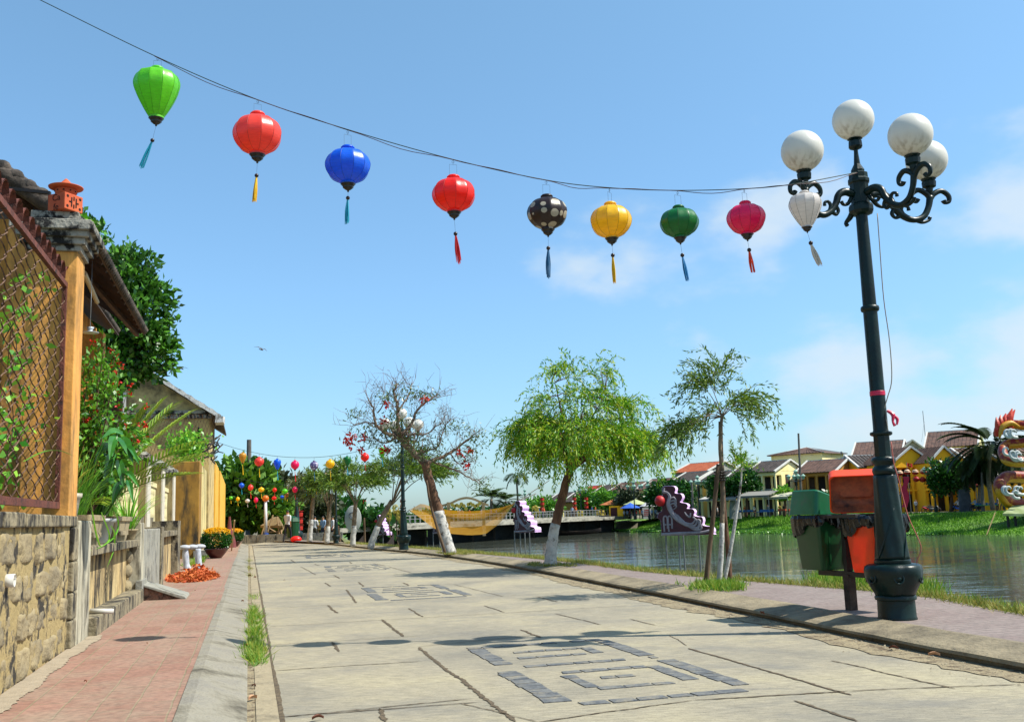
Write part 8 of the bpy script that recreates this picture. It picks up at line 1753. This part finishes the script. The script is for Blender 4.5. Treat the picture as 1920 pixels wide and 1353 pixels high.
# ---- dragon sculpture on its stand
Yd = 105; W = thing('dragon_lantern', 'red and gold paper dragon coiling upwards on a stand at the right edge', 'sculpture', at(1905, 960, Yd)); k_ = Yd/FPX
M_DR = mat('dragon_red', hx('8a1608'), hx('d0860e'), scale=1.6, rough=.5, lo=.5, hi=.66); M_DY = mat('dragon_gold', hx('c8860c'), hx('e8b020'), scale=6, rough=.5); M_DW = mat('dragon_white', hx('c9cdc8'), hx('dde0dc'), scale=2, rough=.6)
path = [(1884, 806), (1892, 796), (1910, 795), (1940, 803), (1950, 820), (1918, 829), (1889, 832), (1880, 846), (1891, 862), (1935, 866), (1958, 880), (1930, 892), (1888, 893), (1874, 908), (1880, 927), (1896, 941), (1940, 947)]
pp = smooth_path([at(x, y, Yd+1.0*math.sin(i*1.3)) for i, (x, y) in enumerate(path)], 6); rr_ = list(np.interp(np.linspace(0, 1, len(pp)), [0, .06, .5, .9, 1], [.2, .42, .5, .6, .6])); mb = MB(); mb.tube(pp, rr_, 12); link('body', mb, M_DR, W, smooth=True)
mb = MB(); q = [p+Vector((-.12, -.12, -.55*r)) for p, r in zip(pp, rr_)]; mb.tube(q, [r*.7 for r in rr_], 10); link('belly', mb, M_DY, W, smooth=True)
for i, (x, y) in enumerate([(1893, 814), (1897, 848), (1912, 850), (1893, 912), (1909, 918)]):
    mb = MB(); c = at(x, y, Yd-1.6)
    for j in range(3):
        o_ = Vector((rngq.uniform(-.5, .5), 0, rngq.uniform(-.35, .35))); mb.tube([c+o_+Vector((math.cos(a)*(.1+.09*a), -.05*j, math.sin(a)*(.1+.09*a))) for a in np.linspace(0, 5.2, 14)], [.08, .16], 7)
    link('cloud_scroll', mb, M_DW, W, smooth=True)
mb = MB()
for (x0, y0, x1, y1) in [(1876, 805, 1868, 782), (1880, 800, 1876, 778), (1884, 797, 1886, 775), (1888, 795, 1896, 770), (1892, 794, 1898, 766), (1873, 812, 1868, 796), (1890, 800, 1903, 768)]: mb.tube(smooth_path([at(x0, y0, Yd), at((x0+x1)/2-1.5, (y0+y1)/2, Yd-.2), at(x1, y1, Yd)], 4), [.55, .06], 7)
link('flame_tail', mb, mat('flame_red', hx('c81a0a'), hx('e04a14'), scale=1, rough=.5), W)
mb = MB(); mb.tube(smooth_path([at(1874, 820, Yd-.6), at(1880, 800, Yd-.6), at(1896, 793, Yd-.6), at(1912, 800, Yd-.6)], 5), [.12, .3, .3, .1], 8); link('gold_edge', mb, M_DY, W, smooth=True)
mb = MB(); V = [at(1880, 962, Yd-3), at(1990, 964, Yd-3), at(1990, 948, Yd+4), at(1910, 935, Yd+2), at(1898, 948, Yd)]; mb.add(V+[v-Vector((0, 0, .25)) for v in V], [(0, 1, 2, 3, 4), (9, 8, 7, 6, 5)]+[(i, (i+1) % 5, (i+1) % 5+5, i+5) for i in range(5)]); link('wave_base', mb, mat('wave_green', hx('7a8c4a'), hx('a9b48a'), scale=.8, rough=.7), W)
for x in (1889, 1903, 1925): mb = MB(); a = at(x, 964, Yd-2); mb.tube([a, a-Vector((0, 0, 1.9))], .14, 5); link('leg', mb, M_BLACKI, W)
